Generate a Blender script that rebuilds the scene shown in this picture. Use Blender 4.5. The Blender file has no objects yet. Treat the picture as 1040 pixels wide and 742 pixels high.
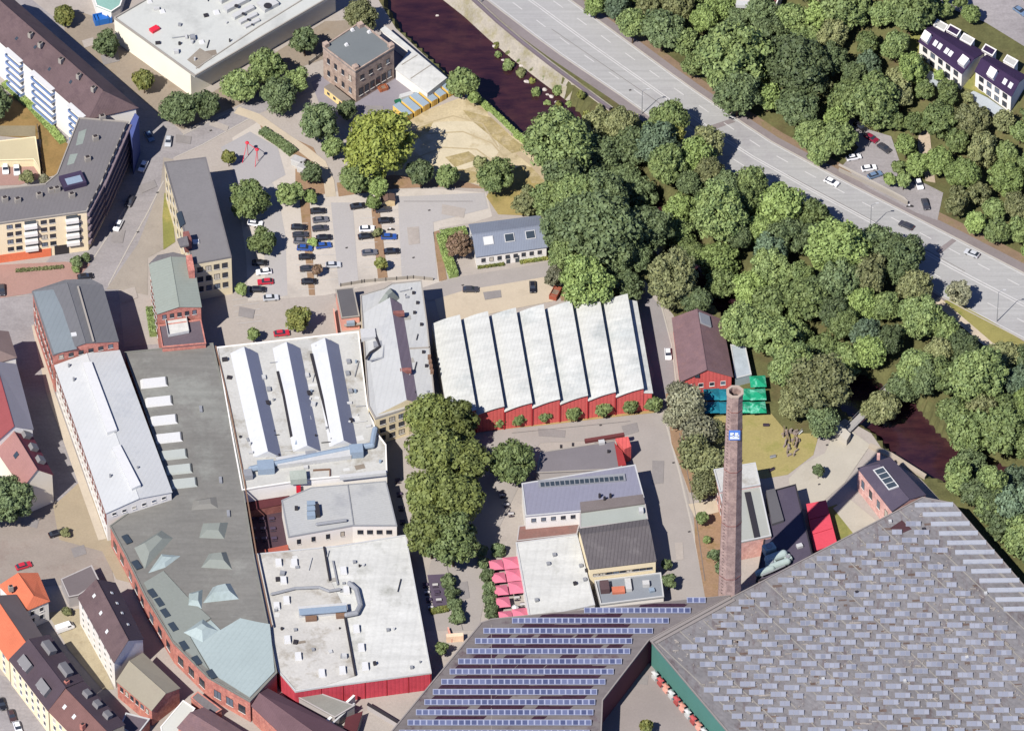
import bpy, bmesh, math, random
import numpy as np
from mathutils import Vector, Matrix
random.seed(7)
SC = bpy.context.scene
COL = SC.collection
# ------------------------------------------------------------------ camera model
HF = math.radians(7.0); F = 520/math.tan(HF/2); DIST = F/3.7
TH = math.radians(45); ST, CT = math.sin(TH), math.cos(TH)
CAM = Vector((0, -DIST*CT, DIST*ST))
def ray(px, py):
    u, v = (px-520)/F, (371-py)/F
    return Vector((u, CT+v*ST, -ST+v*CT))
def P(px, py, z=0.0):
    d = ray(px, py); t = (z-CAM.z)/d.z
    return CAM+d*t
def P2(px, py, z=0.0):
    p = P(px, py, z); return (p.x, p.y)
def project(p):
    x, y, z = p[0], p[1]-CAM.y, p[2]-CAM.z
    d = y*CT-z*ST
    return 520+F*x/d, 371-F*(y*ST+z*CT)/d
# ------------------------------------------------------------------ terrain
RIV = [P2(*q) for q in [(376,-60),(390,0),(404,26),(455,74),(478,94),(503,110),(522,128),(545,142),(600,190),(680,270),(760,340),(830,395),(868,425),(890,440),(905,458),(938,480),(985,496),(1040,514),(1120,536)]]
FAR = [(420,-60),(437,-8),(470,20),(495,42),(511,61),(533,76),(557,97),(572,113),(640,170),(720,255),(800,325),(870,378),(925,405),(958,445),(1000,466),(1050,484),(1120,506)]
RIV += [P2(x+(10 if k < 8 else 2), y-(11 if k < 8 else 4), -4) for k, (x, y) in reversed(list(enumerate(FAR)))]
ROADTOP = [P2(*q) for q in [(500,-60),(585,0),(700,86),(780,140),(860,183),(960,234),(1040,277),(1200,360)]]
def seg_dist(px, py, ax, ay, bx, by):
    dx, dy = bx-ax, by-ay
    t = np.clip(((px-ax)*dx+(py-ay)*dy)/(dx*dx+dy*dy), 0, 1)
    return np.hypot(px-ax-t*dx, py-ay-t*dy), dx*(py-ay)-dy*(px-ax)
def inside(px, py, poly):
    r = np.zeros(np.shape(px), bool)
    n = len(poly)
    for i in range(n):
        ax, ay = poly[i]; bx, by = poly[(i+1) % n]
        c = ((ay > py) != (by > py)) & (px < (bx-ax)*(py-ay)/(by-ay+1e-12)+ax)
        r ^= c
    return r
def sst(x): x = np.clip(x, 0, 1); return x*x*(3-2*x)
def Harr(x, y):
    x = np.asarray(x, float); y = np.asarray(y, float)
    d = np.full(x.shape, 1e9)
    for i in range(len(RIV)):
        a, b = RIV[i], RIV[(i+1) % len(RIV)]
        d = np.minimum(d, seg_dist(x, y, *a, *b)[0])
    h = np.where(inside(x, y, RIV), -5.2*sst(d/1.5), 0.0)
    dr = np.full(x.shape, 1e9); side = np.zeros(x.shape)
    for i in range(len(ROADTOP)-1):
        dd, s = seg_dist(x, y, *ROADTOP[i], *ROADTOP[i+1])
        m = dd < dr
        dr = np.where(m, dd, dr); side = np.where(m, s, side)
    hill = np.where(side > 0, 10*sst((dr-16)/46), 0)
    return h+hill
def H(x, y): return float(Harr(np.array([x]), np.array([y]))[0])
def G(px, py, dz=0.0):
    z = 0.0
    for _ in range(6):
        p = P(px, py, z+dz); z = H(p.x, p.y)
    return Vector((p.x, p.y, z))
# ------------------------------------------------------------------ materials
K = 2.15          # how bright a level sunlit surface of albedo 1 comes out
def lin(v): v /= 255; return v/12.92 if v <= .04045 else ((v+.055)/1.055)**2.4
def c(r, g, b, k=1.0): return tuple(min(.86, lin(x)/(K*k)) for x in (r, g, b))+(1,)
W = .66           # walls catch less sun than the ground
def cw(r, g, b): return c(r, g, b, W)
class NT:
    def __init__(s, name):
        s.m = bpy.data.materials.new(name); s.m.use_nodes = True
        s.t = s.m.node_tree; s.b = s.t.nodes['Principled BSDF']
        s.pos = s.t.nodes.new('ShaderNodeNewGeometry').outputs['Position']
    def n(s, t, **kw):
        x = s.t.nodes.new(t)
        for k, v in kw.items(): setattr(x, k, v)
        return x
    def l(s, a, b): s.t.links.new(a, b)
    def noise(s, scale, detail=4, stretch=None, rough=.6):
        x = s.n('ShaderNodeTexNoise'); x.inputs['Scale'].default_value = scale
        x.inputs['Detail'].default_value = detail; x.inputs['Roughness'].default_value = rough
        v = s.pos
        if stretch:
            mp = s.n('ShaderNodeMapping'); mp.inputs['Rotation'].default_value[2] = stretch[0]
            mp.inputs['Scale'].default_value = (stretch[1], stretch[2], 1); s.l(v, mp.inputs[0]); v = mp.outputs[0]
        s.l(v, x.inputs['Vector']); return x.outputs['Fac']
    def ramp(s, f, lo, hi, a, b):
        x = s.n('ShaderNodeMapRange'); s.l(f, x.inputs[0])
        for i, v in enumerate((lo, hi, a, b)): x.inputs[i+1].default_value = v
        return x.outputs[0]
    def mix(s, fac, a, b, mode='MIX'):
        x = s.n('ShaderNodeMix', data_type='RGBA', blend_type=mode)
        for i, v in ((0, fac), (6, a), (7, b)):
            if isinstance(v, (int, float)): x.inputs[i].default_value = v
            elif isinstance(v, tuple): x.inputs[i].default_value = v
            else: s.l(v, x.inputs[i])
        return x.outputs[2]
    def mul(s, a, f):   # colour times float socket
        x = s.n('ShaderNodeVectorMath', operation='SCALE')
        if isinstance(a, tuple): x.inputs[0].default_value = a[:3]
        else: s.l(a, x.inputs[0])
        s.l(f, x.inputs['Scale']); return x.outputs[0]
    def wave(s, ang, period, dist=0.0):
        mp = s.n('ShaderNodeMapping'); mp.inputs['Rotation'].default_value[2] = ang
        s.l(s.pos, mp.inputs[0])
        x = s.n('ShaderNodeTexWave'); x.inputs['Scale'].default_value = .3142/period*1.0
        x.inputs['Distortion'].default_value = dist; s.l(mp.outputs[0], x.inputs[0])
        return x.outputs['Fac']
    def done(s, colr, rough=.85, spec=.25, bump=None, bs=.3, bd=.05):
        if isinstance(colr, tuple): s.b.inputs['Base Color'].default_value = colr
        else: s.l(colr, s.b.inputs['Base Color'])
        s.b.inputs['Roughness'].default_value = rough
        s.b.inputs['Specular IOR Level'].default_value = spec
        if bump is not None:
            x = s.n('ShaderNodeBump'); x.inputs['Strength'].default_value = bs; x.inputs['Distance'].default_value = bd
            s.l(bump, x.inputs['Height']); s.l(x.outputs[0], s.b.inputs['Normal'])
        return s.m
MATS = {}
def surf(name, col, var=.12, big=.12, fine=2.0, col2=None, amt=.5, patch=.18, rib=None, rough=.85, spec=.2, streak=None, pst=None, thr=.52):
    """weathered surface: broad blotches, fine grain, patches of a second colour, ribs or seams, streaks"""
    if name in MATS: return MATS[name]
    s = NT(name)
    k = s.noise(big, 5); f = s.noise(fine, 3)
    v = s.n('ShaderNodeMath', operation='MULTIPLY')
    s.l(s.ramp(k, .3, .7, 1-var, 1+var), v.inputs[0]); s.l(s.ramp(f, .3, .7, 1-var*.7, 1+var*.7), v.inputs[1])
    fac = v.outputs[0]
    base = col
    if col2:
        base = s.mix(s.ramp(s.noise(patch, 6, stretch=pst, rough=.7), thr, thr+.14, 0, amt), col, col2)
    if streak:
        st = s.noise(.5, 4, stretch=streak[:3])
        base = s.mul(base, s.ramp(st, .3, .7, 1-streak[3], 1+streak[3]))
    bump = None
    if rib:
        wv = s.wave(rib[0], rib[1]); bump = wv
        base = s.mul(base, s.ramp(wv, .0, .25, 1-rib[2], 1.0))
    MATS[name] = s.done(s.mul(base, fac), rough, spec, bump)
    return MATS[name]
def brick(name, a, b, mort, scale=1.0):
    if name in MATS: return MATS[name]
    s = NT(name)
    k = s.noise(.5, 5); f = s.noise(3.5, 3)
    base = s.mix(s.ramp(k, .38, .62, 0, 1), a, b)
    base = s.mix(s.ramp(f, .52, .75, 0, .55), base, mort)
    MATS[name] = s.done(s.mul(base, s.ramp(s.noise(1.2, 4), .3, .7, .82, 1.18)), .9, .15)
    return MATS[name]
def plain(name, col, rough=.5, spec=.4, var=.06):
    if name in MATS: return MATS[name]
    s = NT(name)
    MATS[name] = s.done(s.mul(col, s.ramp(s.noise(1.5, 3), .3, .7, 1-var, 1+var)), rough, spec)
    return MATS[name]
def leafmat(name, col, hue=None):
    if name in MATS: return MATS[name]
    s = NT(name)
    oi = s.n('ShaderNodeObjectInfo').outputs['Random']
    isl = s.t.nodes['Geometry'].outputs['Random Per Island']
    base = s.mix(s.ramp(s.noise(.35, 3), .35, .65, 0, 1), col, hue or tuple(min(1, x*y) for x, y in zip(col, (1.35, 1.25, 1.1, 1))))
    base = s.mul(base, s.ramp(oi, 0, 1, .72, 1.25))
    base = s.mul(base, s.ramp(isl, 0, 1, .74, 1.26))
    m = s.done(base, .6, .25)
    tr = s.n('ShaderNodeBsdfTranslucent'); mx = s.n('ShaderNodeMixShader'); mx.inputs[0].default_value = .30
    s.l(base, tr.inputs[0]); out = [x for x in s.t.nodes if x.type == 'OUTPUT_MATERIAL'][0]
    s.l(s.b.outputs[0], mx.inputs[1]); s.l(tr.outputs[0], mx.inputs[2]); s.l(mx.outputs[0], out.inputs[0])
    MATS[name] = m
    return m
# ------------------------------------------------------------------ mesh collecting
def area2(p): return sum(p[i][0]*p[(i+1) % len(p)][1]-p[(i+1) % len(p)][0]*p[i][1] for i in range(len(p)))
def ccw(p): return list(p) if area2(p) > 0 else list(reversed(p))
def offset(poly, d):
    """mitred offset of a CCW polygon, outward for d>0"""
    n = len(poly); out = []
    for i in range(n):
        a, b, e = Vector(poly[i-1]), Vector(poly[i]), Vector(poly[(i+1) % n])
        u, v = (b-a).normalized(), (e-b).normalized()
        n1, n2 = Vector((u.y, -u.x)), Vector((v.y, -v.x))
        m = n1+n2
        m = m/max(.35, m.dot(n1)) if m.length > 1e-6 else n1
        out.append(tuple(b+m*d))
    return out
class MB:
    def __init__(s): s.v = []; s.f = []
    def add(s, vs, fs):
        o = len(s.v); s.v += [tuple(x) for x in vs]; s.f += [tuple(i+o for i in f) for f in fs]; return s
    def prism(s, poly, z0, z1, top=True, bottom=False):
        poly = ccw(poly); n = len(poly)
        z0s = z0 if isinstance(z0, (list, tuple)) else [z0]*n
        z1s = z1 if isinstance(z1, (list, tuple)) else [z1]*n
        vs = [(x, y, z) for (x, y), z in zip(poly, z0s)]+[(x, y, z) for (x, y), z in zip(poly, z1s)]
        fs = [(i, (i+1) % n, n+(i+1) % n, n+i) for i in range(n)]
        if top: fs.append(tuple(range(n, 2*n)))
        if bottom: fs.append(tuple(reversed(range(n))))
        return s.add(vs, fs)
    def ring(s, outer, inner, z0, z1):
        n = len(outer)
        vs = [(x, y, z) for L, z in ((outer, z0), (outer, z1), (inner, z1), (inner, z0)) for x, y in L]
        fs = []
        for i in range(n):
            j = (i+1) % n
            for k in range(3): fs.append((k*n+i, k*n+j, (k+1)*n+j, (k+1)*n+i))
        return s.add(vs, fs)
    def box(s, p, dx, dy, dz, ang=0.0, top=(1, 1)):
        """box with its base centre at p"""
        ca, sa = math.cos(ang), math.sin(ang); vs = []
        for z, k in ((0, (1, 1)), (dz, top)):
            for sx, sy in ((-1, -1), (1, -1), (1, 1), (-1, 1)):
                x, y = sx*dx/2*k[0], sy*dy/2*k[1]
                vs.append((p[0]+x*ca-y*sa, p[1]+x*sa+y*ca, p[2]+z))
        return s.add(vs, [(0, 1, 5, 4), (1, 2, 6, 5), (2, 3, 7, 6), (3, 0, 4, 7), (4, 5, 6, 7), (3, 2, 1, 0)])
    def obox(s, p, u, v, w):
        """box from corner p with three edge vectors"""
        p, u, v, w = map(Vector, (p, u, v, w))
        vs = [p, p+u, p+u+v, p+v, p+w, p+u+w, p+u+v+w, p+v+w]
        return s.add(vs, [(3, 2, 1, 0), (4, 5, 6, 7), (0, 1, 5, 4), (1, 2, 6, 5), (2, 3, 7, 6), (3, 0, 4, 7)])
    def tube(s, a, b, r0, r1=None, n=8, cap=True):
        a, b = Vector(a), Vector(b); r1 = r0 if r1 is None else r1
        d = (b-a).normalized(); q = d.to_track_quat('Z', 'Y')
        vs = []
        for o, r in ((a, r0), (b, r1)):
            for i in range(n):
                t = 2*math.pi*i/n; vs.append(o+q @ Vector((r*math.cos(t), r*math.sin(t), 0)))
        fs = [(i, (i+1) % n, n+(i+1) % n, n+i) for i in range(n)]
        if cap: fs += [tuple(range(n, 2*n)), tuple(reversed(range(n)))]
        return s.add(vs, fs)
    def ball(s, p, rx, ry, rz, nu=8, nv=5):
        vs = [(p[0], p[1], p[2]-rz)]
        for j in range(1, nv):
            t = -math.pi/2+math.pi*j/nv
            for i in range(nu):
                a = 2*math.pi*i/nu
                vs.append((p[0]+rx*math.cos(t)*math.cos(a), p[1]+ry*math.cos(t)*math.sin(a), p[2]+rz*math.sin(t)))
        vs.append((p[0], p[1], p[2]+rz)); L = len(vs)-1
        fs = [(0, 1+(i+1) % nu, 1+i) for i in range(nu)]
        for j in range(nv-2):
            for i in range(nu):
                o = 1+j*nu; fs.append((o+i, o+(i+1) % nu, o+nu+(i+1) % nu, o+nu+i))
        o = 1+(nv-2)*nu
        fs += [(o+i, o+(i+1) % nu, L) for i in range(nu)]
        return s.add(vs, fs)
    def shell(s, vs, fs, t):
        """slab: the faces given plus a copy t lower and the rim"""
        n = len(vs); low = [(x, y, z-t) for x, y, z in vs]
        ed = {}
        for f in fs:
            for i in range(len(f)):
                a, b = f[i], f[(i+1) % len(f)]
                if (b, a) in ed: del ed[(b, a)]
                else: ed[(a, b)] = 1
        allf = list(fs)+[tuple(i+n for i in reversed(f)) for f in fs]+[(b, a, a+n, b+n) for a, b in ed]
        return s.add(list(vs)+low, allf)
def link(name, me, loc=(0, 0, 0), parent=None, mat=None):
    o = bpy.data.objects.new(name, me); COL.objects.link(o)
    o.location = loc
    if parent: o.parent = parent
    if mat and not me.materials: me.materials.append(mat)
    return o
def mesh(name, mb, mat, org=(0, 0, 0)):
    me = bpy.data.meshes.new(name)
    me.from_pydata([(v[0]-org[0], v[1]-org[1], v[2]-org[2]) for v in mb.v], [], mb.f)
    bm = bmesh.new(); bm.from_mesh(me); bmesh.ops.recalc_face_normals(bm, faces=bm.faces); bm.to_mesh(me); bm.free()
    me.materials.append(mat); return me
def tag(o, label, cat=None, group=None, kind=None):
    if label: o['label'] = label
    if cat: o['category'] = cat
    if group: o['group'] = group
    if kind: o['kind'] = kind
    return o
def thing(name, label, cat, loc, group=None):
    o = bpy.data.objects.new(name, None); COL.objects.link(o); o.location = loc; o.empty_display_size = .5
    return tag(o, label, cat, group)
def root_loc(o):
    while o.parent: o = o.parent
    return tuple(o.location)
def part(th, name, mb, mat, label=None):
    o = link(name, mesh(name, mb, mat, root_loc(th)), parent=th)
    if label: o['label'] = label
    return o
def solo(name, label, cat, mb, mat, loc, group=None, kind=None):
    return tag(link(name, mesh(name, mb, mat, loc), loc), label, cat, group, kind)
def struct(name, mb, mat, kind='structure'):
    return tag(link(name, mesh(name, mb, mat)), None, None, None, kind)
def dup(root):
    r = root.copy(); COL.objects.link(r)
    for ch in list(root.children):
        d = ch.copy(); COL.objects.link(d); d.parent = r
        for g in list(ch.children):
            e = g.copy(); COL.objects.link(e); e.parent = d
    return r
# ------------------------------------------------------------------ ground sheets
NL = [0]
def lz(layer):
    NL[0] += 1
    return .02*layer+.0016*(NL[0] % 12)
def sheet(name, pts, mat, layer, drape=False, kind='structure', world=False):
    poly = pts if world else [P2(*q) for q in pts]
    bm = bmesh.new()
    vs = [bm.verts.new((x, y, 0)) for x, y in ccw(poly)]
    bm.faces.new(vs)
    z = lz(layer)
    if drape:
        bmesh.ops.triangulate(bm, faces=bm.faces)
        for _ in range(7):
            es = [e for e in bm.edges if e.calc_length() > 3]
            if not es: break
            bmesh.ops.subdivide_edges(bm, edges=es, cuts=1)
            bmesh.ops.triangulate(bm, faces=bm.faces)
        co = np.array([v.co[:2] for v in bm.verts]); hh = Harr(co[:, 0], co[:, 1])
        for v, h in zip(bm.verts, hh): v.co.z = max(h, 0)+z+(.10 if h > .02 else 0)
    else:
        for v in bm.verts: v.co.z = z
    bmesh.ops.recalc_face_normals(bm, faces=bm.faces)
    for f in bm.faces:
        if f.normal.z < 0: f.normal_flip()
    me = bpy.data.meshes.new(name); bm.to_mesh(me); bm.free()
    o = link(name, me, mat=mat); o['kind'] = kind
    return o
def ribbon(name, pts, w, mat, layer, h=0.0, world=False):
    """strip of width w (m) along a pixel polyline; h>0 makes it a raised kerb"""
    q = [Vector(p if world else P2(*p)) for p in pts]
    L, R = [], []
    for i, p in enumerate(q):
        d = ((q[min(i+1, len(q)-1)]-q[max(i-1, 0)])).normalized(); n = Vector((-d.y, d.x))*w/2
        L.append(p+n); R.append(p-n)
    mb = MB(); z = lz(layer)
    for i in range(len(q)-1):
        a, b, e, f = R[i], R[i+1], L[i+1], L[i]
        if h: mb.prism([tuple(a), tuple(b), tuple(e), tuple(f)], 0, h)
        else: mb.add([(x.x, x.y, z) for x in (a, b, e, f)], [(0, 1, 2, 3)])
    return struct(name, mb, mat)
def dashes(name, pts, w, dash, gap, mat, layer):
    q = [Vector(P2(*p)) for p in pts]; mb = MB(); z = lz(layer); acc = 0
    for a, b in zip(q, q[1:]):
        L = (b-a).length; d = (b-a)/L; n = Vector((-d.y, d.x))*w/2; t = -acc
        while t < L:
            t0, t1 = max(t, 0), min(t+dash, L)
            if t1 > t0:
                mb.add([(x.x, x.y, z) for x in (a+d*t0-n, a+d*t1-n, a+d*t1+n, a+d*t0+n)], [(0, 1, 2, 3)])
            t += dash+gap
        acc = L-(t-(dash+gap))
    return struct(name, mb, mat)
# ------------------------------------------------------------------ buildings
GLASS = plain('window_glass', (.025, .03, .04, 1), .12, .5)
WFRAME = plain('white_window_frame', c(225, 222, 215, .7), .5, .3)
DFRAME = plain('dark_window_frame', c(70, 62, 60), .5, .3)
WR = random.Random(77)
BLIND = plain('window_blind', c(196, 188, 172, .7), .6, .2); SKYGLASS = plain('sky_tinted_window_glass', (.10, .12, .15, 1), .1, .5)  # the lighter glass holds a sky reflection in its base colour
def norm_out(poly, i):
    p = ccw(poly); a, b = Vector(poly[i]), Vector(poly[(i+1) % len(poly)])
    d = (b-a).normalized(); n = Vector((d.y, -d.x))
    return n if area2(poly) > 0 else -n
def windows(th, a, b, n, z0, z1, rows, cols, w, h, frame=None, name='window', m0=.8, sub=True, skip=()):
    a, b = Vector(a), Vector(b); L = (b-a).length; d = (b-a)/L; d3 = Vector((d.x, d.y, 0)); n3 = Vector((n.x, n.y, 0)); up = Vector((0, 0, 1))
    for r in range(rows):
        zc = z0+(z1-z0)*(r+.5)/rows-h/2
        for k in range(cols):
            if (r, k) in skip: continue
            t = m0+(L-2*m0)*(k+.5)/cols
            o = Vector((a.x, a.y, zc))+d3*(t-w/2)
            mb = MB(); e = .1
            for p, u, v in ((o-d3*e, d3*e, up*h), (o+d3*w, d3*e, up*h), (o-d3*e-up*e, d3*(w+2*e), up*e), (o-d3*e+up*h, d3*(w+2*e), up*e)):
                mb.obox(p-n3*.02, u, n3*.1, v)
            if w > 1.3: mb.obox(o+d3*(w/2-.04)-n3*.02, d3*.08, n3*.09, up*h)
            f = part(th, name, mb, frame or WFRAME)
            g = MB().obox(o-n3*.02, d3*w, n3*.055, up*h)
            part(f, 'pane', g, GLASS if WR.random() < .68 else WR.choice((BLIND, SKYGLASS, SKYGLASS)))
            part(f, 'sill', MB().obox(o-d3*.15-up*.16-n3*.02, d3*(w+.3), n3*.22, up*.06), WFRAME)
def ground_z(poly):
    q = np.array(poly); return float(Harr(q[:, 0], q[:, 1]).min())
def flat(name, label, cat, pts, z, wm, rm, par=.35, out=.1, win=(), group=None, cop=None, zb=None, frame=None, wpts=None):
    """flat-roofed block: roof outline given in pixels at the height z above its ground"""
    poly = [P2(x, y, z) for x, y in pts]
    if zb is None:
        zb = 0.0
    poly_c = ccw(poly)
    cx, cy = sum(p[0] for p in poly)/len(poly), sum(p[1] for p in poly)/len(poly)
    th = thing(name, label, cat, (cx, cy, zb), group)
    part(th, 'wall', MB().prism([P2(x, y, z) for x, y in wpts] if wpts else poly, zb-.6, z-.2, top=False), wm)
    o1 = offset(poly_c, out)
    part(th, 'roof', MB().prism(o1, z-.25, z, bottom=True), rm)
    if par: part(th, 'parapet', MB().ring(o1, offset(poly_c, out-.35), z, z+par), cop or wm)
    for w in win:
        i, rows, cols, ww, wh = w[:5]; z0, z1 = (w[5], w[6]) if len(w) > 6 else (zb+.3, z-.2)
        windows(th, poly[i], poly[(i+1) % len(poly)], norm_out(poly, i), z0, z1, rows, cols, ww, wh, frame)
    TI[th.name] = (poly, z); return th
TI = {}
def clutter(th, n, seed, mats, avoid=(), zz=None, big=1.0):
    """small vents, boxes, pipes and patches scattered on a flat roof"""
    poly, z = TI[th.name]; r = random.Random(seed); z = zz or z
    q = offset(ccw(poly), -1.6); xs = [p[0] for p in q]; ys = [p[1] for p in q]; k = g = 0
    while k < n and g < 2000:
        g += 1; x, y = r.uniform(min(xs), max(xs)), r.uniform(min(ys), max(ys))
        if not inside(np.array([x]), np.array([y]), q)[0]: continue
        u = project((x, y, z))
        if any(a <= u[0] <= b and c_ <= u[1] <= d for a, b, c_, d in avoid): continue
        k += 1; m = r.choice(mats); t = r.random(); a = r.choice((.12, .2, 1.4, .3))
        if t < .3: part(th, 'roof_vent', MB().tube((x, y, z-.05), (x, y, z+r.uniform(.4, 1.1)*big), r.uniform(.18, .4)*big, n=8), m)
        elif t < .62: part(th, 'roof_box', MB().box((x, y, z-.03), r.uniform(.5, 1.6)*big, r.uniform(.5, 1.4)*big, r.uniform(.3, 1.1)*big, a, (.95, .95)), m)
        elif t < .8:
            L = r.uniform(2, 6)*big; part(th, 'pipe', MB().tube((x-L/2*math.cos(a), y-L/2*math.sin(a), z+.3), (x+L/2*math.cos(a), y+L/2*math.sin(a), z+.3), .14, n=6), m)
        else: part(th, 'roof_patch', MB().box((x, y, z-.02), r.uniform(1, 3.5)*big, r.uniform(.8, 2)*big, .06, a), PATCHM[r.randrange(3)])
PATCHM = [surf('roof_patch_grey', c(186, 182, 172), .1), surf('roof_patch_pale', c(238, 238, 232), .05), surf('roof_patch_brown', c(158, 146, 130), .12)]
def gable(name, label, cat, q, z, rise, wm, rm, over=.4, hip=(0, 0), win=(), group=None, zb=0.0, frame=None, eavecol=None, ridge=.5, rm2=None):
    """pitched roof; q = eave corners A,B,C,D in pixels at height z, gable ends A-B and C-D"""
    A, B, C_, D = [Vector(P(x, y, z)) for x, y in q]
    up = Vector((0, 0, 1))
    M0, M1 = A.lerp(B, ridge), D.lerp(C_, ridge)
    u = (M1-M0).normalized(); R0, R1 = M0+up*rise+u*hip[0], M1+up*rise-u*hip[1]
    cen = (A+B+C_+D)/4
    th = thing(name, label, cat, (cen.x, cen.y, zb), group)
    # walls with gable triangles
    mb = MB(); th_ = .2
    base = [v.copy() for v in (A, B, C_, D)]
    low = [Vector((v.x, v.y, zb-.6)) for v in base]; hi = [Vector((v.x, v.y, z-.06)) for v in base]
    vs = low+hi+[R0-up*(th_+.02), R1-up*(th_+.02)]
    f = [(1, 2, 6, 5), (3, 0, 4, 7)]
    f += [(0, 1, 5, 8, 4)] if not hip[0] else [(0, 1, 5, 4)]
    f += [(2, 3, 7, 9, 6)] if not hip[1] else [(2, 3, 7, 6)]
    mb.add(vs, f); part(th, 'wall', mb, wm)
    # roof slabs with overhang
    vA = (A-M0).normalized(); vB = (B-M0).normalized()
    sA = rise/(A-M0).length; sB = rise/(B-M0).length
    def ov(p, v, s, e): return p+v*over-up*over*s+u*e*over
    a0, d0 = ov(A, vA, sA, -1), ov(D, vA, sA, 1)
    b0, c0 = ov(B, vB, sB, -1), ov(C_, vB, sB, 1)
    r0, r1 = (R0-u*over if not hip[0] else R0), (R1+u*over if not hip[1] else R1)
    vs = [a0, b0, c0, d0, r0, r1]
    fA, fB = [(0, 4, 5, 3)], [(1, 2, 5, 4)]
    if hip[0]: fA.append((0, 1, 4))
    if hip[1]: fA.append((3, 5, 2))
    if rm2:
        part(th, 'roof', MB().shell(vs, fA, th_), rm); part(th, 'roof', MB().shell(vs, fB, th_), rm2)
    else: part(th, 'roof', MB().shell(vs, fA+fB, th_), rm)
    part(th, 'ridge', MB().tube(r0+up*.02, r1+up*.02, .14, n=6), eavecol or rm)
    poly = [(v.x, v.y) for v in (A, B, C_, D)]
    for w in win:
        i, rows, cols, ww, wh = w[:5]; z0, z1 = (w[5], w[6]) if len(w) > 6 else (zb+.3, z-.2)
        windows(th, poly[i], poly[(i+1) % 4], norm_out(poly, i), z0, z1, rows, cols, ww, wh, frame)
    TI[th.name] = (poly, z)
    th['_fr'] = 1; del th['_fr']
    GI[th.name] = (A, B, C_, D, R0, R1)
    return th
GI = {}
def on_slope(th, side, s, t):
    """point on a gable's roof: side 0 (A-D) or 1 (B-C), s along the ridge, t from eave (0) to ridge (1); with the frame there"""
    A, B, C_, D, R0, R1 = GI[th.name]
    e0, e1 = (A, D) if side == 0 else (B, C_)
    p = e0.lerp(e1, s).lerp(R0.lerp(R1, s), t)
    u = (e1-e0).normalized(); w = (R0.lerp(R1, s)-e0.lerp(e1, s)).normalized()
    n = u.cross(w); n = n if n.z > 0 else -n
    return p, u, w, n
def slope_box(th, side, s, t, du, dw, h, name, mat, label=None, lift=.0):
    p, u, w, n = on_slope(th, side, s, t)
    return part(th, name, MB().obox(p-u*du/2-w*dw/2+n*(.01+lift), u*du, w*dw, n*h), mat, label)
def chimney_stack(th, px, py, z, w, d, h, mat, ang=0.0, name='chimney'):
    p = P(px, py, z)
    f = part(th, name, MB().box((p.x, p.y, z-.6), w, d, h+.6, ang), mat)
    part(f, 'flue', MB().box((p.x, p.y, z+h), w*.6, d*.6, .25, ang), DFRAME)
def rbox(th, name, px, py, z, w, d, h, mat, ang=0.0, top=(1, 1), label=None, z0=None):
    """box on a roof, centred on a pixel of its base at height z"""
    p = P(px, py, z)
    return part(th, name, MB().box((p.x, p.y, z-.03 if z0 is None else z0), w, d, h, ang, top), mat, label)
def duct(th, pts, z, r, mat, name='duct'):
    q = [P(x, y, z) for x, y in pts]; mb = MB()
    for a, b in zip(q, q[1:]): mb.tube(a, b, r, n=8)
    for p in q: mb.ball(p, r*1.02, r*1.02, r*1.02, 8, 5)
    return part(th, name, mb, mat)
def bar(th, name, pts, z, w, h, mat, z0=None):
    """beam along a pixel polyline on a roof"""
    q = [Vector(P2(x, y, z)) for x, y in pts]; mb = MB()
    for a, b in zip(q, q[1:]):
        d = (b-a).normalized(); n = Vector((-d.y, d.x))*w/2
        mb.prism([tuple(a-n), tuple(b-n), tuple(b+n), tuple(a+n)], z-.03 if z0 is None else z0, z+h)
    return part(th, name, mb, mat)
def hood(th, name, q, z, h, k, mat, label=None):
    """raised lantern or hopper: pixel quad at height z rising by h to a copy shrunk by k (x toward the far end)"""
    b = [Vector(P(x, y, z)) for x, y in q]; cen = sum(b, Vector())/len(b)
    t = [cen+(v-cen)*k+Vector((0, 0, h)) for v in b]
    n = len(b); vs = [v-Vector((0, 0, .05)) for v in b]+t
    return part(th, name, MB().add(vs, [(i, (i+1) % n, n+(i+1) % n, n+i) for i in range(n)]+[tuple(range(n, 2*n))]), mat, label)
def pxang(dx, dy):
    """world heading of a pixel direction on the ground"""
    return math.atan2(-dy/ST, dx)
# ------------------------------------------------------------------ colours
ASPH = surf('asphalt_grey', c(178, 172, 170), .13, .05, 1.6, c(150, 143, 142), .55, .06, streak=(.8, .3, 1.6, .07))
ROADM = surf('asphalt_pale', c(194, 193, 189), .06, .04, 1.4, c(178, 174, 175), .6, .05, streak=(.56, .05, 1.8, .09))
SHOULD = surf('asphalt_brownish', c(158, 148, 146), .08, .06, 1.4, c(140, 128, 124), .5, .1)
PAVE = surf('yard_concrete', c(198, 188, 177), .09, .05, 1.5, c(170, 160, 150), .6, .05)
PARK = surf('parking_concrete', c(222, 212, 198), .07, .04, 1.5, c(188, 180, 170), .6, .05)
PALE = surf('pale_gravel', c(224, 208, 182), .07, .08, 2.2, c(205, 190, 165), .6, .1)
PLAZA = surf('pale_paving', c(210, 202, 184), .06, .08, 2.2, c(195, 186, 168), .5, .12)
SAND = surf('sandy_ground', c(222, 204, 164), .13, .1, 1.6, c(176, 158, 112), .8, .13)
SAND2 = surf('trodden_sand', c(234, 220, 186), .09, .12, 1.6, c(200, 182, 140), .7, .15)
SOIL = surf('reddish_soil', c(176, 144, 114), .16, .2, 1.8, c(140, 116, 72), .7, .2)
DRYG = surf('dry_grass', c(184, 164, 104), .14, .12, 1.8, c(146, 140, 76), .8, .14)
LAWN = surf('lawn', c(150, 150, 84), .14, .12, 1.8, c(186, 168, 104), .8, .12)
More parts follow.
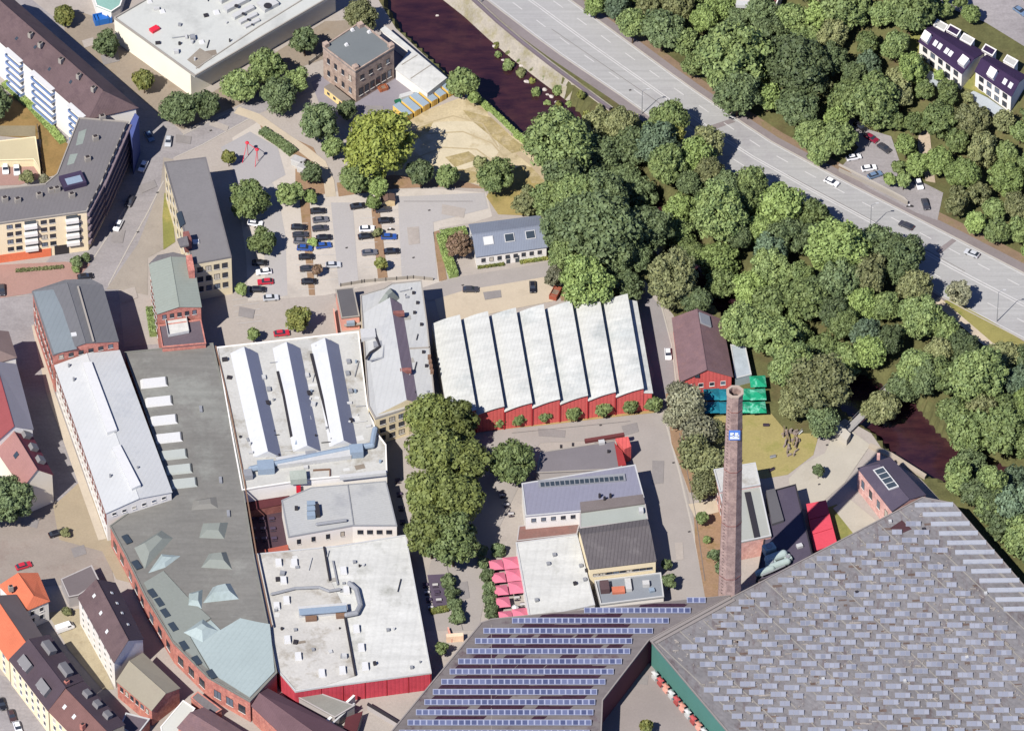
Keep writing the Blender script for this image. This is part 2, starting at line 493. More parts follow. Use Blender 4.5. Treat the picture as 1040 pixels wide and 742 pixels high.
BROWNG = surf('parched_garden', c(164, 134, 84), .14, .15, 1.8, c(120, 108, 62), .7, .2)
REDP = surf('red_brick_paving', c(190, 152, 140), .10, .1, 2.2, c(172, 140, 128), .5, .1)
TAN = surf('tan_pavement', c(190, 174, 146), .08, .1, 2.0, c(170, 150, 118), .5, .1)
KERB = surf('kerb_stone', c(208, 200, 188), .05)
PAINT = surf('road_paint', c(232, 230, 226), .05, col2=c(205, 202, 198), amt=.7, patch=.5)
WOODF = surf('woodland_floor', c(112, 112, 70), .25, .2, 1.5, c(120, 104, 72), .6, .12)
ROCK = surf('pale_rock', c(206, 188, 164), .16, .3, 2, c(160, 140, 112), .6, .3)
# ------------------------------------------------------------------ the ground sheet
def build_ground():
    step = 1.6
    core = np.arange(-184, 184+1e-6, step)
    out = [200, 230, 280, 360, 500, 750, 1200, 2000, 3500]
    ax = np.concatenate([-np.array(out[::-1], float), core, np.array(out, float)])
    n = len(ax); X, Y = np.meshgrid(ax, ax, indexing='ij')
    Z = Harr(X.ravel(), Y.ravel())
    far = np.maximum(np.abs(X), np.abs(Y)).ravel()
    vs = np.stack([X.ravel(), Y.ravel(), np.where(far > 600, np.maximum(Z, -5), Z)], 1)
    fs = [(i*n+j, (i+1)*n+j, (i+1)*n+j+1, i*n+j+1) for i in range(n-1) for j in range(n-1)]
    me = bpy.data.meshes.new('ground'); me.from_pydata(vs.tolist(), [], fs); me.update()
    o = link('ground', me, mat=WOODF); o['kind'] = 'structure'
build_ground()
# water
wm = NT('river_water')
nz = wm.noise(.25, 4, stretch=(.9, .4, 1.4)); n2 = wm.noise(1.6, 3, stretch=(.9, .5, 1.5))
n3 = wm.noise(.09, 5, rough=.7)
wcol = wm.mix(wm.ramp(nz, .35, .65, 0, 1), c(52, 30, 42), c(80, 48, 52)); wcol = wm.mix(wm.ramp(n3, .5, .68, 0, .3), wcol, c(104, 70, 60))
WATER = wm.done(wcol, .12, .5, n2, .35, .08)
mb = MB(); rp = offset(ccw(RIV), -.15)
bm = bmesh.new(); bm.faces.new([bm.verts.new((x, y, -4.0)) for x, y in rp])
me = bpy.data.meshes.new('river_water'); bm.to_mesh(me); bm.free()
o = link('river_water', me, mat=WATER); o['kind'] = 'structure'
# ------------------------------------------------------------------ surfaces, lowest first
sheet('site_paving', [(-200, -200), (350, -200), (372, -20), (388, 6), (402, 29), (452, 76), (475, 97), (500, 113), (519, 131), (541, 147), (575, 180), (600, 215), (604, 285), (655, 285), (684, 320), (716, 415), (722, 470), (800, 475), (815, 455), (858, 425), (885, 440), (900, 462), (935, 486), (980, 535), (1080, 650), (1250, 850), (1250, 1000), (-200, 1000)], PAVE, 1)
sheet('street', [(-120, -60), (-60, -60), (30, -2), (60, 22), (168, 118), (186, 136), (246, 106), (290, 70), (318, 92), (262, 116), (205, 148), (176, 160), (168, 190), (142, 246), (120, 288), (126, 352), (215, 345), (205, 352), (128, 358), (118, 352), (104, 292), (80, 282), (98, 262), (128, 210), (142, 172), (146, 148), (60, 72), (-40, -8)], ASPH, 2)
sheet('street', [(60, 72), (146, 148), (142, 172), (128, 210), (98, 262), (80, 282), (60, 300), (20, 300), (60, 250)], ASPH, 3)
sheet('lane', [(-20, 304), (36, 300), (64, 372), (112, 520), (88, 520), (60, 545), (-20, 500)], ASPH, 4)
sheet('brick_yard', [(-20, 270), (66, 266), (92, 268), (78, 284), (32, 298), (-20, 306)], REDP, 5)
sheet('pavement', [(166, 160), (176, 162), (172, 250), (150, 262), (150, 300), (122, 294), (108, 294), (140, 248), (163, 190)], surf('pavement_slabs', c(182, 172, 158), .08, col2=c(160, 150, 138)), 5)
sheet('grass_verge', [(167, 196), (173, 200), (178, 246), (166, 254), (165, 220)], LAWN, 7)
sheet('tan_pavement', [(54, 514), (80, 490), (116, 528), (150, 596), (118, 588), (104, 560), (60, 548)], TAN, 6)
sheet('house_yard', [(-20, 540), (56, 508), (108, 552), (116, 590), (60, 594), (-20, 600)], surf('old_paving', c(176, 164, 152), .1, .1, 2, c(160, 140, 128), .6, .12), 5)
sheet('house_court', [(48, 622), (80, 618), (116, 700), (104, 700), (70, 660)], surf('yellowish_paving', c(200, 186, 154), .1, col2=c(176, 160, 130), amt=.6, patch=.3), 6)
sheet('street', [(-60, 664), (8, 688), (90, 775), (-60, 775)], ASPH, 4)
sheet('garden', [(-30, 100), (20, 96), (52, 128), (74, 152), (66, 176), (40, 182), (42, 142), (-30, 136)], BROWNG, 5)
sheet('garden_path', [(-30, 138), (36, 139), (36, 128), (-30, 128)], surf('mossy_slab', c(160, 148, 120), .1), 6)
sheet('brick_yard', [(-30, 166), (36, 166), (40, 182), (20, 188), (-30, 190)], REDP, 6)
sheet('warehouse_yard', [(60, 6), (112, 22), (200, 104), (330, 22), (372, 20), (330, 60), (300, 70), (248, 104), (186, 132), (168, 122), (66, 32)], surf('worn_asphalt', c(172, 158, 140), .1, .1, 1.6, c(150, 132, 110), .6, .1), 5)
sheet('forecourt', [(316, 84), (340, 72), (404, 44), (438, 96), (402, 122), (376, 132), (326, 110)], surf('bluish_asphalt', c(164, 158, 164), .06, .08, 1.6, c(150, 144, 150), .5, .1), 5)
sheet('sandy_ground', [(392, 136), (424, 116), (466, 100), (482, 100), (505, 116), (524, 136), (545, 152), (566, 188), (560, 200), (520, 196), (470, 184), (430, 190), (400, 190), (384, 178)], SAND, 3)
mb = MB(); cp = P(463, 146)
sheet('sandy_circle', [(463+44*math.cos(t)+2*math.sin(3*t), 147+25*math.sin(t)+1.5*math.cos(4*t)) for t in [k*math.pi/14 for k in range(28)]], SAND2, 4)
sheet('sandy_ground', [(500, 188), (528, 168), (552, 180), (570, 216), (556, 220), (506, 218), (494, 200)], DRYG, 4)
for q in ([(404, 150), (420, 132), (440, 124), (436, 134), (416, 146), (410, 168), (402, 166)], [(470, 112), (500, 120), (520, 140), (536, 152), (520, 156), (500, 140), (478, 122)], [(420, 176), (470, 172), (496, 178), (480, 186), (430, 188)], [(452, 160), (476, 154), (486, 162), (462, 170)], [(530, 168), (548, 172), (556, 188), (540, 186)]):
    sheet('dry_grass', q, surf('sparse_dry_grass', c(186, 168, 118), .2, .3, 1.6, c(206, 188, 146), .9, .35, thr=.48), 5)
for pts in ([(410, 130), (436, 136), (470, 134), (500, 146), (522, 172)], [(424, 160), (450, 150), (484, 152), (506, 168)], [(430, 126), (460, 118), (490, 126), (506, 150)]):
    ribbon('worn_track', pts, .5, surf('worn_track_sand', c(206, 188, 148), .1), 6)
ribbon('footpath', [(520, 150), (540, 166), (568, 196)], 1.8, surf('dusty_path', c(205, 186, 152), .08), 5)
sheet('parking_lot', [(236, 140), (262, 124), (300, 152), (330, 196), (392, 190), (410, 192), (446, 192), (494, 196), (500, 220), (482, 226), (446, 232), (448, 286), (430, 292), (396, 286), (330, 300), (252, 306), (250, 260), (240, 190)], PARK, 3)
sheet('parking_aisle', [(248, 170), (266, 166), (282, 196), (290, 240), (292, 300), (270, 304), (268, 250), (262, 200)], surf('parking_asphalt', c(200, 195, 190), .06, .05), 4)
sheet('parking_aisle', [(336, 206), (358, 206), (364, 286), (344, 290)], surf('parking_asphalt', c(200, 195, 190), .06, .05), 5)
sheet('parking_aisle', [(404, 200), (492, 196), (496, 212), (440, 226), (444, 284), (408, 282)], surf('parking_asphalt', c(200, 195, 190), .06, .05), 6)
sheet('play_court', [(224, 150), (254, 134), (282, 150), (290, 178), (268, 190), (240, 186), (236, 170)], surf('court_asphalt', c(192, 188, 186), .06, .06), 5)
ribbon('gravel_path', [(240, 112), (260, 119), (284, 136), (308, 152), (326, 166), (334, 184), (336, 200)], 3.0, PALE, 6)
ribbon('kerb', [(166, 184), (150, 216), (130, 252), (110, 290)], .35, KERB, 9, .12)
ribbon('kerb', [(186, 137), (214, 123), (248, 107)], .35, KERB, 9, .12)
ribbon('kerb', [(178, 160), (206, 147), (258, 118)], .35, KERB, 9, .12)
ribbon('kerb', [(128, 210), (112, 236), (94, 264)], .35, KERB, 9, .12)
for q in ([(262, 122), (292, 138), (318, 150), (328, 170), (320, 172), (296, 156), (270, 142)], [(300, 172), (330, 172), (334, 196), (312, 202), (300, 190)],
          [(304, 200), (314, 198), (320, 300), (314, 300)], [(376, 200), (384, 200), (394, 284), (384, 284)], [(342, 186), (400, 178), (470, 184), (496, 192), (440, 190), (400, 192), (344, 200)],
          [(440, 236), (446, 234), (454, 284), (446, 286)], [(566, 292), (594, 284), (650, 296), (632, 306), (600, 300), (570, 306)], [(676, 400), (700, 392), (724, 470), (726, 500), (700, 500), (682, 450)],
          [(704, 512), (730, 508), (738, 560), (738, 612), (716, 606), (706, 550)]):
    sheet('planting_bed', q, SOIL, 6)
sheet('pale_yard', [(440, 298), (470, 290), (500, 286), (556, 276), (566, 290), (562, 306), (520, 314), (448, 330)], PALE, 6)
ribbon('lane', [(430, 300), (470, 288), (520, 280), (566, 272)], 5.5, surf('yard_asphalt', c(186, 178, 170), .06), 7)
sheet('access_road', [(628, 300), (652, 292), (672, 312), (682, 350), (686, 400), (660, 424), (664, 380), (652, 330)], surf('lane_asphalt', c(170, 164, 162), .06), 5)
sheet('works_yard', [(480, 440), (500, 432), (660, 418), (676, 424), (690, 470), (712, 556), (722, 612), (640, 620), (640, 500), (628, 446), (548, 450), (505, 540), (486, 640), (420, 640), (440, 560), (470, 500)], surf('yard_asphalt', c(176, 168, 160), .08, .06, 1.5, c(162, 152, 144), .6, .08), 5)
ribbon('kerb', [(676, 428), (690, 480), (704, 540), (718, 606)], .5, KERB, 9, .12)
ribbon('kerb', [(672, 312), (682, 350), (688, 398)], .4, KERB, 9, .12)
ribbon('flower_strip', [(486, 436), (520, 432), (560, 428), (610, 422), (666, 416)], 2.4, surf('dry_border', c(196, 168, 112), .12, col2=c(150, 136, 84)), 8)
sheet('lawn', [(722, 424), (780, 416), (800, 440), (832, 440), (826, 462), (800, 482), (776, 486), (724, 480)], surf('dry_lawn', c(186, 172, 112), .12, .12, 1.8, c(156, 152, 86), .8, .12), 4)
sheet('plaza', [(801, 486), (815, 472), (838, 460), (852, 428), (884, 452), (858, 490), (824, 520), (806, 514)], PLAZA, 7)
sheet('terrace_paving', [(846, 516), (862, 506), (914, 548), (886, 566)], PLAZA, 6)
sheet('lawn', [(838, 516), (850, 512), (884, 552), (862, 566), (846, 570)], LAWN, 5)
sheet('garden_path', [(699, 512), (728, 508), (730, 520), (706, 526)], PALE, 8)
# big courtyard floor
sheet('court_floor', [(640, 690), (664, 668), (760, 760), (600, 780), (610, 720)], surf('court_concrete', c(172, 162, 156), .08, .06), 6)
# ------------------------------------------------------------------ main road
RT = [(505, -50), (585, 4), (700, 88), (780, 142), (860, 185), (960, 236), (1045, 280), (1140, 330)]
RB = [(430, -50), (494, 0), (560, 50), (640, 104), (720, 163), (800, 210), (880, 254), (960, 304), (1045, 348), (1140, 400)]
sheet('main_road', RT+RB[::-1], ROADM, 3)
def lerp_line(a, b, t, n=24):
    def at(L, s):
        d = [0]
        for p, q in zip(L, L[1:]): d.append(d[-1]+math.hypot(q[0]-p[0], q[1]-p[1]))
        s *= d[-1]
        for i in range(len(L)-1):
            if s <= d[i+1]+1e-6:
                k = (s-d[i])/(d[i+1]-d[i]); return (L[i][0]+(L[i+1][0]-L[i][0])*k, L[i][1]+(L[i+1][1]-L[i][1])*k)
        return L[-1]
    return [tuple(at(a, k/n)[i]*(1-t)+at(b, k/n)[i]*t for i in (0, 1)) for k in range(n+1)]
sheet('road_shoulder', lerp_line(RT, RB, -.14)+RT[::-1], SHOULD, 4)
sheet('sidewalk', RB+lerp_line(RT, RB, 1.17)[::-1], SHOULD, 4)
ribbon('kerb', lerp_line(RT, RB, 1.0), .35, KERB, 5, .13)
ribbon('kerb', lerp_line(RT, RB, 0.0), .35, KERB, 5, .13)
for t in (.46, .50): ribbon('road_marking', lerp_line(RT, RB, t), .3, PAINT, 6)
for t in (.22, .73): dashes('road_marking', lerp_line(RT, RB, t), .28, 4, 6, PAINT, 6)
for t in (.035, .965): ribbon('road_marking', lerp_line(RT, RB, t), .24, PAINT, 6)
sheet('road_patch', [(718, 129), (742, 121), (747, 124), (722, 133)], SHOULD, 5)
sheet('road_patch', [(950, 255), (968, 242), (972, 244), (955, 258)], SHOULD, 5)
# side street on the hill foot, villa street above
sheet('side_street', [(846, 116), (856, 110), (880, 132), (905, 140), (918, 176), (958, 196), (952, 224), (930, 216), (880, 190), (856, 168), (872, 150)], ASPH, 5, drape=True)
ribbon('retaining_kerb', [(852, 168), (884, 184), (918, 202), (922, 206)], .5, KERB, 10, .5)
sheet('villa_street', [(930, -5), (1000, 22), (1010, -30), (1080, -30), (1080, 90), (1042, 76), (1000, 50), (960, 34), (925, 12)], ASPH, 5, drape=True)
sheet('hill_garden', [(926, 46), (975, 74), (1030, 108), (1020, 124), (960, 100), (920, 70)], LAWN, 4, drape=True)
sheet('bare_slope', [(934, 128), (944, 140), (950, 186), (940, 184), (932, 150)], ROCK, 4, drape=True)
sheet('grass_verge', [(956, 306), (970, 304), (1045, 350), (1060, 380), (1020, 366), (985, 340)], surf('verge_grass', c(168, 160, 96), .12, .15, 1.8, c(126, 138, 62), .8, .12), 5)
ribbon('riverside_path', [(950, 304), (976, 326), (1004, 350), (1040, 372)], 2.6, PALE, 7)
sheet('roadside_grass', lerp_line(RT, RB, -.14)+lerp_line(RT, RB, -.27)[::-1], surf('roadside_soil', c(158, 134, 110), .15, .2, 1.8, c(130, 124, 74), .8, .2), 3)
# parking bay lines
def plines(pts, dx, dy, L=4.6):
    mb = MB()
    for x, y in pts:
        a = Vector(P2(x, y)); b = Vector(P2(x+dx, y+dy)); n = (b-a).normalized(); n = Vector((-n.y, n.x))*.06
        mb.add([(v.x, v.y, .19) for v in (a-n, b-n, b+n, a+n)], [(0, 1, 2, 3)])
    struct('parking_marking', mb, PAINT)
plines([(295+k*1.0, 228+k*8.3) for k in range(9)], 18, -1)
plines([(317+k*.9, 210+k*8.3) for k in range(10)], 18, -1)
plines([(364+k*.9, 214+k*8.3) for k in range(8)], 16, -1)
plines([(386+k*.9, 214+k*8.3) for k in range(8)], 18, -1)
plines([(236+k*1.2, 305+k*6) for k in range(5)], 26, -3)

# repairs, drains and worn marks on the paved ground
REPAIR = surf('asphalt_repair', c(164, 158, 154), .1); TAR = surf('tar_seam', c(140, 134, 132), .1); DRAIN = plain('drain_grate', c(86, 82, 80), .6)
rr = random.Random(31)
for x, y, w_, h_ in [(150, 190, 9, 4), (120, 240, 6, 7), (186, 142, 8, 4), (222, 128, 10, 3), (112, 60, 9, 5), (90, 44, 6, 4), (60, 320, 5, 8), (130, 300, 9, 6), (460, 215, 12, 5), (420, 240, 6, 9), (350, 300, 10, 4), (250, 318, 8, 5), (500, 300, 9, 4),
                     (470, 600, 6, 9), (560, 440, 14, 4), (640, 436, 8, 5), (690, 560, 4, 9), (668, 480, 6, 12), (30, 530, 9, 5), (80, 560, 7, 5), (480, 460, 7, 6), (340, 150, 5, 4), (380, 112, 9, 4), (650, 690, 8, 5), (590, 300, 6, 4)]:
    a = rr.uniform(-.4, .4); q = [(x+u*w_*math.cos(a)-v*h_*math.sin(a), y+u*w_*math.sin(a)+v*h_*math.cos(a)) for u, v in ((-1, -1), (1, -1), (1.0, .9), (-.9, 1))]
    sheet('asphalt_repair', q, rr.choice((REPAIR, REPAIR, PAVE)), 10)
for pts in ([(660, 130), (760, 190)], [(560, 30), (640, 85), (720, 140)], [(800, 178), (900, 232), (980, 276)], [(690, 440), (706, 520), (716, 590)], [(450, 560), (470, 640)], [(410, 205), (480, 205)], [(520, 440), (640, 428)]):
    ribbon('tar_seam', pts, .16, TAR, 11)
for x, y in ((160, 196), (140, 236), (214, 133), (436, 214), (284, 258), (352, 252), (420, 262), (684, 470), (700, 540), (476, 570), (500, 452), (610, 432), (470, 290), (640, 92), (755, 180), (845, 226), (940, 286), (64, 536), (832, 492), (840, 452)):
    mb = MB(); p = P(x, y); mb.box((p.x, p.y, .18), .7, .5, .02, .4); struct('drain', mb, DRAIN)

ribbon('pavement', [(36, 330), (51, 398), (70, 452), (104, 548)], 2.2, surf('pale_pavement', c(220, 206, 184), .07), 9)
sheet('cafe_deck', [(434, 584), (452, 583), (458, 616), (440, 617)], surf('violet_grey_deck', c(104, 92, 110), .1), 10)
# ------------------------------------------------------------------ building materials
WHITE_ROOF = surf('white_membrane_roof', c(234, 234, 226), .08, .06, 1.2, c(182, 182, 170), .75, .07, thr=.55, streak=(.2, .15, 1.0, .09), rib=(.12, 2.6, .05))
PALE_ROOF = surf('pale_felt_roof', c(220, 219, 211), .09, .08, 1.4, c(170, 162, 144), .8, .1)
GREY_ROOF = surf('grey_felt_roof', c(138, 134, 134), .07, .06, 1.4, c(122, 116, 116), .6, .08, rib=(.2, 1.1, .06))
LGREY_ROOF = surf('light_grey_roof', c(204, 205, 202), .06, .06, 1.4, c(166, 168, 170), .6, .06, rib=(1.3, .8, .06))
GREEN_ROOF = surf('greenish_grey_roof', c(144, 142, 135), .09, .04, 1.2, c(166, 167, 158), .8, .05, streak=(.3, .15, 1.2, .1))
TEAL_ROOF = surf('pale_teal_roof', c(190, 205, 202), .06, .06, 1.2, c(170, 184, 176), .6, .07, rib=(.5, 1.4, .05))
MOSS_ROOF = surf('mossy_grey_green_roof', c(158, 164, 155), .06, .05, 1.2, c(148, 152, 142), .7, .05)
BLUE_ROOF = surf('bluish_metal_roof', c(150, 158, 172), .05, .08, 1.2, c(136, 140, 154), .5, .1, rib=(.08, .7, .08))
BROWN_TILE = surf('brown_tile_roof', c(118, 98, 98), .12, .2, 2.2, c(98, 80, 84), .6, .3, rib=(.6, .5, .12))
DARK_TILE = surf('dark_tile_roof', c(94, 80, 88), .1, .2, 2.2, rib=(.6, .5, .12))
PURP_TILE = surf('purple_brown_tile_roof', c(142, 114, 116), .12, .3, 2.2, c(156, 122, 118), .6, .5, rib=(1.4, .5, .1))
ORANGE_TILE = surf('orange_tile_roof', c(238, 134, 98), .1, .2, 2.2, c(220, 116, 84), .5, .2, rib=(.5, .5, .12))
RED_TILE = surf('red_tile_roof', c(172, 92, 92), .1, .2, 2.2, c(146, 70, 76), .5, .2, rib=(.6, .5, .12))
PINK_TILE = surf('pinkish_tile_roof', c(186, 138, 130), .1, .2, 2.2, c(168, 120, 116), .5, .2, rib=(.6, .5, .12))
VIOLET_ROOF = surf('dark_violet_slate_roof', c(66, 48, 82), .1, .2, 2.0, rib=(.4, .5, .1))
SLATE = surf('dark_slate_roof', c(96, 88, 104), .08, .15, 2.0, c(112, 102, 112), .5, .15, rib=(.7, .5, .08))
CORR = surf('corrugated_grey_roof', c(118, 112, 112), .08, .1, 1.6, c(142, 136, 134), .5, .15, rib=(.1, .95, .3))
TERRACOTTA = surf('reddish_terrace_deck', c(158, 118, 108), .12, .25, 1.8, c(140, 120, 112), .6, .2)
WHITE_W = surf('white_render', cw(232, 228, 220), .04, .1, 1.5)
CREAM_W = surf('cream_render', cw(232, 216, 178), .05, .1, 1.5)
YELLOW_W = surf('yellow_render', cw(238, 220, 184), .04, .1, 1.5)
STONE_W = brick('tan_stone_wall', cw(176, 156, 140), cw(150, 130, 118), cw(204, 188, 172))
BRICK_W = brick('red_brick_wall', cw(196, 130, 114), cw(170, 108, 98), cw(216, 176, 160))
PBRICK = brick('pink_brick_wall', cw(214, 172, 160), cw(196, 150, 140), cw(226, 190, 176))
DBRICK = brick('dark_red_brick_wall', cw(140, 92, 84), cw(120, 76, 72), cw(170, 126, 112))
RED_W = surf('red_cladding_wall', cw(206, 96, 90), .1, .25, 1.5, cw(186, 80, 80), .7, .25, rib=(0, 1.0, .22))
CRED_W = surf('crimson_cladding_wall', cw(192, 70, 82), .1, .25, 1.5, cw(172, 60, 72), .7, .3, rib=(0, 1.1, .16))
TEAL_W = surf('teal_cladding_wall', cw(76, 122, 112), .05)
MAROON_W = surf('maroon_wall', cw(110, 66, 74), .06)
GREY_W = surf('grey_render', cw(170, 164, 160), .05)
METAL = plain('galvanised_metal', c(170, 172, 174), .4, .5)
BMETAL = plain('bluish_metal', c(166, 184, 200), .4, .5)
WMETAL = plain('white_painted_metal', c(228, 228, 224), .4, .4)
DMETAL = plain('dark_metal', c(62, 58, 60), .5, .4)
CONC = surf('concrete', c(188, 180, 168), .06)
BLUEGL = plain('blue_balcony_glass', cw(120, 146, 190), .2, .5)
ACW = plain('white_air_unit', c(226, 226, 222), .4, .3)
SKYL = plain('milky_skylight', c(250, 250, 246), .3, .4, .04)
DPANE = plain('dark_roof_glass', (.03, .04, .05, 1), .15, .5)
REDP2 = plain('bright_red_paint', cw(212, 40, 60), .5)

# ================================================================== top left
# apartment slab with brown roof
zA = 15
t = gable('apartment_building', 'long white apartment building with brown pitched roof and blue glass balconies', 'apartment building',
          [(90, 119), (138, 108), (8, -5), (-40, 5)], zA, 5.2, WHITE_W, BROWN_TILE, over=.5, hip=(4, 0))
A_, B_, C_, D_, _, _ = GI[t.name]
a2, d2 = Vector(A_[:2]), Vector(D_[:2]); dd = (d2-a2).normalized(); nn = Vector((dd.y, -dd.x))
nn = nn if nn.dot(Vector((-1, -1))) > 0 else -nn
def along(px, py, z):   # distance along the garden facade
    return (Vector(P2(px, py, z))-a2).dot(dd)
for cx_, w_ in ((along(66, 118, zA), 6.4), (along(38, 84, zA), 9.4), (along(13, 56, zA), 6.6)):
    for f_ in range(5):
        z_ = 1.2+f_*2.75; o = a2+dd*(cx_-w_/2)
        b = part(t, 'balcony', MB().obox((o.x, o.y, z_), tuple(dd*w_)+(0,), tuple(nn*1.6)+(0,), (0, 0, .2)), WHITE_W)
        r = MB(); p0 = o+nn*1.55
        r.obox((p0.x, p0.y, z_+.2), tuple(dd*w_)+(0,), tuple(nn*.06)+(0,), (0, 0, .95))
        for q in (o, o+dd*(w_-.06)): r.obox((q.x, q.y, z_+.2), tuple(dd*.06)+(0,), tuple(nn*1.55)+(0,), (0, 0, .95))
        part(b, 'balustrade', r, BLUEGL)
        g = MB(); q = o+dd*.7
        for k in range(int(w_//2.6)):
            q2 = q+dd*(k*2.6); g.obox((q2.x, q2.y, z_+.3), tuple(dd*1.7)+(0,), tuple(nn*.06)+(0,), (0, 0, 2.0))
        part(b, 'balcony_door', g, GLASS)
    o = a2+dd*(cx_-w_/2-.3)
    part(t, 'balcony_roof', MB().obox((o.x, o.y, zA-.3), tuple(dd*(w_+.6))+(0,), tuple(nn*1.8)+(0,), (0, 0, .18)), SKYL)
for px, py in ((31, 36), (41, 46), (62, 62), (80, 78), (95, 91)): chimney_stack(t, px, py, zA+5.0, 1.3, 1.0, 1.0, CONC, .9)
for s_, t_ in ((.2, .5), (.35, .35), (.5, .6), (.62, .4)): slope_box(t, 0, s_, t_, .8, 1.0, .12, 'shade_slab', DPANE)
# corner block, flat roof, yellow front
zB = 15
t = flat('apartment_building', 'corner apartment block with grey flat roof and yellow banded front', 'apartment building',
         [(80, 120), (130, 124), (103, 186), (88, 215), (0, 227), (-60, 236), (-60, 203), (0, 192), (46, 187), (58, 177)], zB, YELLOW_W, GREY_ROOF, par=.3, cop=CONC)
pB = TI[t.name][0]
n_ = norm_out(pB, 3)
L_ = Vector(pB[4])-Vector(pB[3]); du = L_.normalized()
for f_ in range(4):
    z_ = 3.4+f_*2.85
    windows(t, pB[3], pB[4], n_, z_, z_+2.6, 1, 9, 1.5, 1.3, DFRAME, m0=1.4, skip={(0, 2), (0, 6)})
    for k_, w_ in ((.10, 3.6), (.58, 3.6)):
        o = Vector(pB[3])+du*(L_.length*k_)
        b = part(t, 'balcony', MB().obox((o.x, o.y, z_+.2), tuple(du*w_)+(0,), tuple(n_*1.1)+(0,), (0, 0, 1.1)), WHITE_W)
        q = o+du*.2
        part(b, 'balcony_door', MB().obox((q.x, q.y, z_+1.32), tuple(du*(w_-.4))+(0,), tuple(n_*.12)+(0,), (0, 0, 1.2)), DPANE)
o = Vector(pB[3])+du*1.5
mb = MB()
o3 = o+n_*.05
part(t, 'shop_front', mb.obox((o3.x+du.x*9, o3.y+du.y*9, 0), tuple(du*22)+(0,), tuple(n_*.12)+(0,), (0, 0, 3.0)), surf('orange_tiled_base', cw(222, 120, 84), .1))
q = o+n_*.05+du*4.0
part(t, 'passage', MB().obox((q.x, q.y, 0), tuple(du*4)+(0,), tuple(n_*.06)+(0,), (0, 0, 3.6)), DMETAL)
for i_ in (1, 2):   # the street front with its stacked bands
    a_, b_ = Vector(pB[i_]), Vector(pB[i_+1]); n2 = norm_out(pB, i_); d_ = (b_-a_)
    for f_ in range(5):
        mb = MB().obox((a_.x, a_.y, 2.6+f_*2.7), tuple(d_)+(0,), tuple(n2*(1.1 if i_ == 1 else .8))+(0,), (0, 0, .9))
        part(t, 'balcony_band', mb, surf('mauve_band', c(150, 134, 140), .05))
        windows(t, a_, b_, n2, 3.5+f_*2.7, 5.2+f_*2.7, 1, int(d_.length//3.2), 2.2, 1.2, DFRAME)
a_ = Vector(pB[1]); n2 = norm_out(pB, 0)
part(t, 'stair_tower', MB().prism([P2(130, 126, zB), P2(137, 112, zB), P2(141, 116, zB), P2(134, 138, zB)], -.5, zB-1), surf('blue_cladding', c(96, 110, 170), .06))
for px, py in ((104, 121), (97, 142), (89, 163), (52, 195), (40, 200), (5, 204), (18, 205), (73, 200), (58, 194)):
    chimney_stack(t, px, py, zB, 1.6, 1.2, 1.4, CONC, .4)
h = rbox(t, 'roof_housing', 74, 186, zB, 6.5, 5, 1.6, surf('dark_box_cladding', c(78, 66, 92)), .35)
part(h, 'roof_light', MB().box(tuple(P2(75, 183, zB+1.6))+(zB+1.58,), 4.5, 2.6, .12, .35), BMETAL)
for q in ([(80, 134), (88, 131), (84, 146), (77, 148)], [(71, 157), (79, 156), (75, 166), (68, 168)]):
    part(t, 'roof_patch', MB().prism([P2(x, y, zB) for x, y in q], zB-.02, zB+.03), surf('pale_green_patch', c(166, 176, 166)))
# white warehouse
zC = 9
t = flat('warehouse', 'large white warehouse with flat pale roof at the top left', 'warehouse', [(116, 19), (198, 78), (345, -8), (262, -66)], zC, surf('cream_panel_wall', cw(240, 234, 214), .03), surf('white_gravel_roof', c(224, 226, 218), .04, .06, 1.4, c(186, 188, 182), .5, .08), par=.5, out=.1, cop=CONC, wpts=[(116, 19), (193.5, 74.5), (340.5, -11.5), (262, -66)])
for px, py, w_, h_ in ((165, 12, 1.6, .5), (205, 43, 1.6, .5), (220, 13, 1.8, .6), (152, 2, 1.5, .5)):
    rbox(t, 'dome_skylight', px, py, zC, w_, w_, h_, SKYL, .3, (.7, .7))
part(t, 'roof_pad', MB().prism([P2(x, y, zC) for x, y in [(190, 61), (203, 49), (216, 57), (202, 70)]], zC-.02, zC+.05), surf('brown_roof_pad', c(172, 162, 146)))
rbox(t, 'roof_hatch', 157, 31, zC, 2.6, 1.8, .9, REDP2, .7)
for k, (px, py, w_, d_, h_) in enumerate(((240, 6, 8, 2, 1.4), (247, 14, 7, 1.6, 1.2), (252, 20, 6, 1.2, 1.0), (256, 25, 5, 1.0, .8), (272, 6, 5, 4, 1.3), (236, -4, 9, 2, 1.5))):
    u = rbox(t, 'air_unit', px, py, zC, w_, d_, h_, ACW, .66)
    p = P(px, py, zC+h_); part(u, 'fan', MB().tube((p.x, p.y, zC+h_-.05), (p.x, p.y, zC+h_+.12), min(w_, d_)*.3, n=10), DMETAL)
bar(t, 'roof_rail', [(199, 70), (262, 28), (330, -14)], zC, .3, .25, CONC)
flat('annex', 'low teal-roofed annex beside the white warehouse at the top edge', 'annex', [(92, -12), (98, 6), (113, 12), (122, 6), (128, -12)], 4, WHITE_W, surf('teal_roof', c(160, 204, 190)), par=.15)
clutter(t, 22, 12, (METAL, ACW, ACW, DMETAL), avoid=[(230, 290, -40, 30)], big=1.2)
